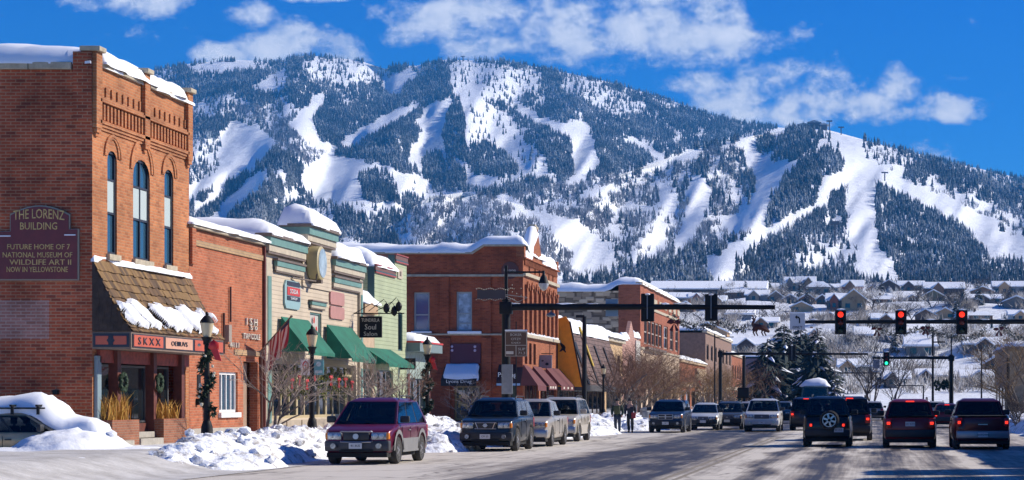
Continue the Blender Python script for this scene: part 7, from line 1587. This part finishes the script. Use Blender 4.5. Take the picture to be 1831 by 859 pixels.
spruce('broad dark spruce left of the tallest dark spruce', (1372 - CX) / FPX * 246, 246, 9.6, 5.2, 5, .1); spruce('broad dark spruce filling the gap behind the two front spruces', (1432 - CX) / FPX * 256, 256, 11.6, 6.0, 6, .1)
spruce('small spruce with snowy branches left of the tall teal van', (1492 - CX) / FPX * 232, 232, 6, 1.8, 4, .35)

# ------------------------------------------------------------------ walkers
def person(label, x, yfeet, Y, seed, jacket, jeans, extra=None):
    X = (x - CX) / FPX * Y; z0 = gz1(X, Y) + .006; root = empty('person', (X, Y, z0), label, 'person', 'people walking on the far corner')
    def skin(nm, V, E, rad, m, rt=0):
        me = bpy.data.meshes.new(nm); me.from_pydata(V, E, []); o = bpy.data.objects.new(nm, me); col.objects.link(o); md = o.modifiers.new('s', 'SKIN'); 
        for i, r_ in enumerate(rad): me.skin_vertices[0].data[i].radius = (r_, r_) if not isinstance(r_, tuple) else r_
        me.skin_vertices[0].data[rt].use_root = True; sb = o.modifiers.new('b', 'SUBSURF'); sb.levels = 1; sb.render_levels = 1
        dg = bpy.context.evaluated_depsgraph_get(); dg.update(); m2_ = bpy.data.meshes.new_from_object(o.evaluated_get(dg)); bpy.data.objects.remove(o); m2_.shade_smooth(); ORG[root] = Vector((0, 0, 0)); q = finish(nm, m2_, m, root, local=True); ORG[root] = Vector((X, Y, z0)); return q
    st = .2
    V = [(0, 0, .93), (.09, 0, .9), (.11, -st * .6, .5), (.11, -st + .12, .07), (.12, -st - .06, .03), (-.09, 0, .9), (-.11, st * .4, .5), (-.11, st + .2, .1), (-.12, st + .08, .04), (0, 0, 1.15), (0, .01, 1.38), (0, -.01, 1.5), (0, -.02, 1.6), (0, -.03, 1.7), (.19, 0, 1.4), (.26, .05, 1.12), (.24, -.08, .9), (.24, -.12, .82), (-.19, 0, 1.4), (-.26, -.02, 1.12), (-.24, -.14, .92), (-.24, -.18, .84)]
    E = [(0, 1), (1, 2), (2, 3), (3, 4), (0, 5), (5, 6), (6, 7), (7, 8), (0, 9), (9, 10), (10, 11), (11, 12), (12, 13), (10, 14), (14, 15), (15, 16), (16, 17), (10, 18), (18, 19), (19, 20), (20, 21)]
    rad = [.13, .095, .07, .05, .05, .095, .07, .05, .05, .14, .15, .055, .095, .085, .07, .055, .04, .045, .07, .055, .04, .045]
    skin('body', V, E, rad, mat('skin_tone', (.42, .24, .17), .6))
    J = [(0, 0, .86), (0, 0, 1.1), (0, .01, 1.4), (.2, 0, 1.41), (.27, .05, 1.12), (.25, -.07, .92), (-.2, 0, 1.41), (-.27, -.02, 1.12), (-.25, -.13, .94)]
    skin('jacket', J, [(0, 1), (1, 2), (2, 3), (3, 4), (4, 5), (2, 6), (6, 7), (7, 8)], [(.19, .15), (.18, .16), (.19, .15), .09, .08, .065, .09, .08, .065], jacket, 1)
    T2 = [(0, 0, .9), (.095, 0, .86), (.115, -st * .6, .5), (.115, -st + .12, .1), (-.095, 0, .86), (-.115, st * .4, .5), (-.115, st + .2, .12)]
    skin('trousers', T2, [(0, 1), (1, 2), (2, 3), (0, 4), (4, 5), (5, 6)], [.15, .115, .09, .075, .115, .09, .075], jeans)
    mb = MB(); mb.blob((X, Y + .01, z0 + 1.70), (.105, .115, .11), 2, .03); mb.build('hat', extra[1], root, smooth=60)
    mb = MB()
    for s_ in (-1, 1): mb.blob((X + .12 * s_, Y + (-.17 if s_ > 0 else .22), z0 + .05), (.055, .14, .055), 1, .05)
    mb.build('boots', BLACK, root, smooth=60)
    mb = MB(); mb.box(X - .15, X + .15, Y - .3, Y - .17, z0 + 1.0, z0 + 1.42, .04) if extra[0] else mb.box(X + .08, X + .3, Y - .2, Y - .1, z0 + .75, z0 + 1.05, .04); mb.build('backpack' if extra[0] else 'shopping_bag', extra[2], root, smooth=40)
person('walker in dark green jacket with olive backpack and blue jeans', 1104, 777, 102.5, 1, mat('dark_green_jacket', (.015, .03, .02), .8, var=.4), mat('dark_denim', (.02, .03, .055), .8), (True, mat('black_hat', (.02, .018, .018), .8), mat('olive_pack', (.06, .065, .025), .8)))
person('walker in dark jacket carrying a red bag, right of the green-jacketed one', 1127, 775, 105, 2, mat('charcoal_jacket', (.022, .022, .03), .8, var=.4), mat('black_trousers', (.015, .015, .02), .8), (False, mat('brown_hat', (.05, .03, .02), .8), mat('red_bag', (.3, .03, .03), .7)))
mb = MB(); X_ = (1153 - CX) / FPX * 128; mb.lathe((X_, 128, gz1(X_, 128)), [(.3, 0), (.33, .1), (.33, .95), (.28, 1.0), (.3, 1.15), (.1, 1.25)], 12); tag(mb.build('litter_bin', GREYM, smooth=40), 'grey round litter bin on the far corner snow', 'bin')
# ------------------------------------------------------------------ town on the hillside
def Yground(y):
    Ys = np.linspace(335, 1480, 1200); py = CY - (np.interp(Ys, GY, GZ) - HC) * FPX / Ys; return float(np.interp(-y, -py, Ys))
WALLC = {k: mat('house_' + k, c, .8, var=.15) for k, c in dict(brown=(.20, .105, .055), dark=(.075, .05, .04), tan=(.42, .27, .14), grey=(.20, .17, .14), cream=(.50, .42, .28), white=(.58, .55, .48), red=(.30, .085, .045), blue=(.16, .17, .19), olive=(.17, .15, .08)).items()}
HW = mat('house_window', (.02, .025, .03), .1, spec=.8)
def house(xl, xr, yr, yb, kind, colr, label, deep=10, floors=1, Y=None):
    Y = Y or Yground(yb); s = FPX / Y; w_ = (xr - xl) / s; X = ((xl + xr) / 2 - CX) / s; zg = gz1(X, Y); z0 = zg - .6; h = max(3.2, (yb - yr) / s); o = empty('house', (X, Y, zg), label, 'house', 'snow-roofed houses on the hillside')
    x0, x1, y0, y1 = X - w_ / 2, X + w_ / 2, Y, Y + deep; m_ = WALLC[colr]
    eave = zg + h * {'gable': .55, 'side': .6, 'flat': .45, 'hip': .55}[kind]; rid = zg + h
    mb = MB(); mb.box(x0, x1, y0, y1, z0, eave)
    if kind == 'gable': mb.prism([(x0, eave + .003), (x1, eave + .003), (X, rid - .05)], 1, y0, y1)
    elif kind == 'side': mb.prism([(y0, eave + .003), (y1, eave + .003), ((y0 + y1) / 2, rid - .05)], 0, x0, x1)
    mb.build('wall', m_, o)
    mb = MB(); ov = .55; th = .38
    if kind == 'gable':
        sl = (rid - eave) / (w_ / 2); a = eave - sl * ov
        mb.prism([(x0 - ov, a), (X, rid), (x1 + ov, a), (x1 + ov, a + th), (X, rid + th * 1.1), (x0 - ov, a + th)], 1, y0 - ov, y1 + ov)
    elif kind == 'side':
        ym = (y0 + y1) / 2; sl = (rid - eave) / (deep / 2); a = eave - sl * ov
        mb.prism([(y0 - ov, a), (ym, rid), (y1 + ov, a), (y1 + ov, a + th), (ym, rid + th * 1.1), (y0 - ov, a + th)], 0, x0 - ov, x1 + ov)
    elif kind == 'hip':
        q = w_ * .28; mb.loft([[(x0 - ov, y0 - ov, eave), (x1 + ov, y0 - ov, eave), (x1 + ov, y1 + ov, eave), (x0 - ov, y1 + ov, eave)], [(x0 + q, y0 + deep * .4, rid), (x1 - q, y0 + deep * .4, rid), (x1 - q, y1 - deep * .4, rid), (x0 + q, y1 - deep * .4, rid)]])
    else: mb.box(x0 - .9, x1 + .9, y0 - .9, y1 + .5, eave + .02, eave + .5, .18); mb.prism([(y0 - .7, eave + .5), (y1, eave + .5), (y1, rid + .3)], 0, x0 - .6, x1 + .6)
    mb.build('roof_snow', ROOFSNOW, o, bevel=.12)
    if kind == 'side' and w_ > 5:
        gx = X + w_ * rnd.uniform(-.25, .25); gw = min(2.2, w_ * .22); gt_ = eave + (rid - eave) * .85
        mb = MB(); mb.box(gx - gw, gx + gw, y0 - 1.6, y0 - .01, z0, eave - .1); mb.prism([(gx - gw, eave - .097), (gx + gw, eave - .097), (gx, gt_)], 1, y0 - 1.6, y0 + deep * .3); pw = mb.build('porch_gable', WALLC[rnd.choice(('brown', 'dark', 'tan', 'grey', 'red'))], o)
        mb = MB(); mb.prism([(gx - gw - .5, eave - .5), (gx, gt_ + .05), (gx + gw + .5, eave - .5), (gx + gw + .5, eave - .15), (gx, gt_ + .42), (gx - gw - .5, eave - .15)], 1, y0 - 2.0, y0 + deep * .35); mb.build('gable_snow', ROOFSNOW, pw, bevel=.1)
        mb = MB(); mb.box(gx - .55, gx + .55, y0 - 1.65, y0 - 1.603, zg + .7, min(zg + 2.0, eave - .3)); mb.build('gable_window', HW, pw)
    nw = max(2, int(w_ / 3)); fl = max(floors, 1)
    for f in range(fl):
        for k in range(nw):
            if rnd.random() < .25: continue
            xc_ = x0 + w_ * (k + .5) / nw; zc_ = zg + .8 + f * 2.7; zt_ = min(zc_ + 1.4, eave - .15)
            if zt_ - zc_ < .5: continue
            mb = MB(); mb.box(xc_ - .75, xc_ + .75, y0 - .05, y0 - .003, zc_, zt_); mb.build('window', HW, o)
    if rnd.random() < .5 and kind != 'flat':
        mb = MB(); cxx = X + w_ * rnd.uniform(-.3, .3); mb.box(cxx - .35, cxx + .35, y0 + deep * .6, y0 + deep * .6 + .7, eave, rid + .9); mb.build('chimney', WALLC['brown'], o)
    return o
HS = [
 (1160,1368,497,530,'flat','dark','long dark three-storey apartment row under one flat snowy roof',16,3), (1182,1214,491,505,'gable','grey','grey gable peeping over the left part of the long dark apartment row',9,1), (1226,1271,490,504,'side','brown','brown house peeping over the middle of the long dark apartment row',9,1),
 (1401,1424,500,526,'side','cream','narrow cream house with bluish roof right of the frosted trees',9,2), (1424,1457,499,526,'side','white','white two-storey house with bluish roof',9,2), (1442,1484,506,531,'hip','grey','grey hip-roofed house right of the white house',10,2),
 (1297,1347,520,538,'hip','brown','low brown hip-roofed house under the apartment row',9,1), (1333,1373,526,547,'side','blue','blue-grey long-roofed house in the second row',9,1), (1374,1400,526,547,'gable','grey','grey gabled house at the middle of the second row',9,1), (1399,1428,529,547,'gable','blue','slate gabled house with a snow valley roof',9,1), (1428,1458,529,549,'gable','brown','brown gabled house left of the big tan house',9,1),
 (1414,1452,541,560,'gable','tan','tan gabled house low above the mast arm end',9,1), (1478,1512,530,559,'side','grey','grey wing joined to the left of the big tan house',9,1), (1505,1548,523,560,'gable','tan','big tan two-storey gabled house above the first red light',10,2),
 (1194,1230,519,541,'flat','blue','pale flat-roofed house under the left end of the apartment row',9,1), (1232,1262,523,541,'side','grey','grey house between the two dark signal backs',9,1), (1262,1296,534,556,'side','blue','blue-shadowed house by the right signal back',9,1), (1300,1345,548,566,'flat','blue','low shaded house below the near mast arm',9,1),
 (1505,1543,504,531,'side','red','red-brown house with bright end wall in the top row',10,2), (1484,1512,508,524,'gable','cream','cream gabled house left of the red-brown one',9,1), (1570,1609,503,528,'gable','dark','dark tall gabled house right of the frosted conifer',10,2), (1606,1652,504,524,'side','grey','grey side-gabled house in the top row',10,1), (1652,1724,505,533,'side','dark','long dark lodge in the top row above the middle light',12,2),
 (1612,1650,526,549,'gable','brown','brown gabled house above the middle red light',9,1), (1648,1690,524,549,'gable','olive','olive gabled house right of the brown gabled one',9,1), (1560,1602,538,553,'hip','brown','low brown hip house left of the middle red light',8,1), (1637,1672,550,571,'gable','brown','brown steep gable left of its twin above the arm',8,1), (1671,1709,550,571,'gable','tan','tan steep gable right of its brown twin above the arm',8,1),
 (1722,1792,538,553,'side','grey','long grey house right of the last red light',9,1), (1737,1777,516,533,'gable','brown','brown gabled house at upper right',9,1), (1776,1833,508,531,'side','blue','blue-grey house at the right edge of the top row',10,2), (1795,1840,540,560,'gable','grey','grey gabled house at the right edge in the middle rows',9,1),
 (1548,1570,512,526,'gable','brown','small brown gable just left of the frosted conifer',8,1), (1460,1480,536,552,'gable','dark','small dark gable left of the grey wing',8,1), (1560,1610,575,592,'side','white','snowbound white house just under the mast arm',8,1), (1590,1640,604,625,'side','grey','grey house below the garlands',8,1), (1620,1672,598,640,'flat','grey','plum-grey flat building behind the far right poles',10,1), (1725,1790,612,640,'side','grey','grey shed right of the far right mast',10,1), (1780,1830,590,606,'hip','brown','brown hip house right of the garland',8,1), (1530,1560,600,632,'flat','dark','dark square shed with snow lid behind the far lights',8,1), (1300,1370,592,622,'side','white','white-roofed long hall behind the far left trees',12,1), (1230,1300,575,610,'gable','tan','tan gabled hall beside the garland',10,1), (1500,1560,640,668,'side','blue','blue-grey shed beyond the far mast arm',10,1), (1640,1690,660,684,'side','white','pale low hall behind the far poles',10,1), (1720,1800,672,690,'side','grey','low grey hall on the right hillside foot',10,1),
 (1460,1500,512,527,'side','grey','grey long-roofed house right of the hip-roofed grey house',9,1), (1212,1240,541,560,'gable','brown','brown gable beside the left dark signal back',9,1), (1345,1390,566,584,'side','grey','grey cottage under the near mast arm end',9,1), (1455,1500,556,572,'side','white','snow-laden white cottage behind the left-turn sign',9,1), (1545,1585,556,570,'hip','grey','grey hip cottage between the first two red lights',9,1), (1690,1735,520,540,'hip','blue','blue-grey hip house right of the olive gable',9,1), (1735,1775,556,572,'hip','brown','brown hip cottage just right of the last red light',9,1), (1805,1850,556,575,'side','white','white cottage at the right edge of the middle rows',9,1), (1745,1775,500,514,'gable','grey','small grey gable at the top right behind the lodge',9,1), (1570,1600,528,542,'gable','tan','small tan gable under the tall dark gable',8,1), (1690,1740,590,612,'gable','brown','brown gable below the right red light',9,1), (1440,1480,590,615,'side','white','white-roofed cottage behind the dark spruces',9,1), (1760,1800,640,662,'gable','dark','dark gable by the thin pole at right',9,1), (1580,1625,672,692,'side','dark','dark low hut at the hillside foot beyond the red SUV',8,1),
]
for hq in HS:
    xl, xr, yr, yb, kind, colr, lb, deep, fl = hq; house(xl, xr, yr, yb, kind, colr, lb, deep, fl)
# trees one can tell apart among the houses
FROST = mat('frost_needles', (.2, .24, .26), .85, var=.5, vscale=1.5, c2=(.6, .63, .66))
for i, (x_, yt, yb, rw, dark, lb) in enumerate(((1375, 489, 527, 9, True, 'dark conifer left of the frosted conifer among the houses'), (1400, 492, 528, 12, False, 'tall frosted conifer beside the cream house'), (1366, 504, 528, 10, False, 'frosted bushy conifer at the end of the apartment row'), (1566, 505, 529, 9, False, 'frosted conifer between the red-brown house and the dark gable'), (1232, 498, 512, 7, True, 'dark conifer before the apartment row, left one'), (1278, 500, 512, 7, True, 'dark conifer before the apartment row, middle one'), (1322, 500, 512, 8, True, 'dark conifer before the apartment row, right one'), (1590, 518, 530, 8, False, 'frosted low conifer under the dark tall gable'), (1702, 575, 592, 8, True, 'dark conifer under the right red light'), (1540, 540, 562, 6, True, 'dark conifer at the foot of the big tan house'), (1796, 556, 580, 9, True, 'dark conifer right of the last red light'))):
    Y = Yground(yb); s = FPX / Y; spruce(lb, (x_ - CX) / s, Y - 2, (yb - yt) / s, rw / s, 100 + i, .3, 'conifers among the hillside houses', None if dark else FROST, 0, 14)
# leafless trees and dark conifers scattered between the houses (nothing tells one from another)
protoT = bare_tree('grey leafless tree among the hillside houses', 1500, 0, 0, 7.5, .9, mat('dark_twigs'), 70, 3, 4, Y=700, group='leafless trees among the hillside houses', thick=.16, bark=mat('dark_twigs')); protoC = spruce('dark conifer dotted among the hillside houses', 20, 720, 8.5, 2.1, 140, .2, 'dark conifers dotted among the hillside houses', None, 0, 14)
rT = random.Random(8)
for k in range(150):
    x_ = rT.uniform(1010, 1840); y_ = rT.choice((rT.uniform(512, 560), rT.uniform(540, 640), rT.uniform(512, 530))); Y = Yground(y_); X = (x_ - CX) / FPX * Y; kind_ = rT.random() < .72; p_ = protoT if kind_ else protoC
    s_ = rT.uniform(.55, 1.1); loc_ = (X, Y, gz1(X, Y) - .2)
    if k < 2: q_ = (protoT, protoC)[k]; q_.location = loc_; continue
    clone(p_, loc_, rT.uniform(0, 6.28), p_['label'], scale=(s_, s_, s_))
# hillside brush and low trees
def gpts(n, x0, x1, ya, yb):
    x = rg.uniform(x0, x1, n); y = rg.uniform(ya, yb, n); Ys = np.linspace(335, 1480, 1200); py = CY - (np.interp(Ys, GY, GZ) - HC) * FPX / Ys; Y = np.interp(-y, -py, Ys)
    k = (fbm(x / 30, y / 9, 91, 3) > .56); x, Y = x[k], Y[k]; X = (x - CX) / FPX * Y; return np.stack([X, Y, gz(X, Y)], -1)
hb = np.concatenate([gpts(1300, 1000, 1900, 509, 560), gpts(800, 1180, 1900, 560, 640), gpts(520, 1420, 1900, 630, 705)])
n0 = hb.copy(); Vf, Ff = brush(hb, 30, .3); hz = 0
base = np.concatenate([np.repeat(hb, 3, 0)] * 30); Vf = base + (Vf - base) * [.8, .8, .42]
tag(finish('hillside_brush', np_mesh('hillside_brush', Vf, Ff), BRM, local=True), 'leafless grey brush between the snowy hillside houses', 'brush', kind='stuff')
B2 = np.concatenate([gpts(260, 1000, 1900, 507, 516), gpts(60, 1180, 1900, 516, 600)]); Vf, Ff = conifers(B2); bb_ = np.concatenate([np.repeat(B2, 6, 0)] * 3); Vf = bb_ + (Vf - bb_) * .5
tag(finish('conifer_belt', np_mesh('conifer_belt', Vf, Ff), CONM, local=True), 'belt of small conifers along the foot of the mountain', 'trees', kind='stuff')
# ------------------------------------------------------------------ on the mountain: summit lodge and lift towers
c = surf(np.array([1455.]), np.array([229.]), 'f')[0]; lo = empty('summit_lodge', Vector(c), 'dark low lodge with peaked roofs on the right summit', 'lodge')
s = c[1] / FPX
mb = MB()
for (xa, xb, h_) in ((-28, -8, 5), (-10, 12, 9), (10, 24, 5)): mb.box(c[0] + xa * s, c[0] + xb * s, c[1] - 6, c[1] + 14, c[2] - 6, c[2] + h_ * s)
mb.build('wall', WALLC['dark'], lo); mb = MB()
for (xa, xb, h_, p_) in ((-30, -6, 5, 3), (-12, 14, 9, 4), (9, 27, 5, 3)): mb.prism([(c[0] + xa * s, c[2] + h_ * s), (c[0] + xb * s, c[2] + h_ * s), (c[0] + (xa + xb) / 2 * s, c[2] + (h_ + p_) * s)], 1, c[1] - 8, c[1] + 16)
mb.build('roof', mat('lodge_roof', (.1, .11, .12), .7, var=.6, vscale=.1, c2=(.6, .62, .65)), lo)
for i, (x_, y_, w_, hh, lb) in enumerate(((1483, 232, 'f', 14, 'lift station post right of the summit lodge'), (1504, 241, 'f', 12, 'lift tower on the ridge below the summit lodge'), (1582, 323, 'f', 11, 'lift tower at the fork of the white runs'), (1493, 440, 'f', 24, 'tall lift tower in the lower right woods'), (828, 110, 'b', 12, 'small hut on the middle summit'), (383, 112, 'b', 8, 'left tiny mast on the left ridge'), (417, 110, 'b', 8, 'right tiny mast on the left ridge'))):
    c = surf(np.array([float(x_)]), np.array([float(y_)]), w_)[0]; mb = MB(); mb.tube([(c[0], c[1] - 3, c[2] - 4), (c[0], c[1] - 3, c[2] + hh * .9)], .9, 6); mb.box(c[0] - 4.5, c[0] + 4.5, c[1] - 3.8, c[1] - 2.2, c[2] + hh * .85, c[2] + hh); tag(mb.build('lift_tower', WALLC['dark']), lb, 'lift tower', 'lift towers on the mountain')
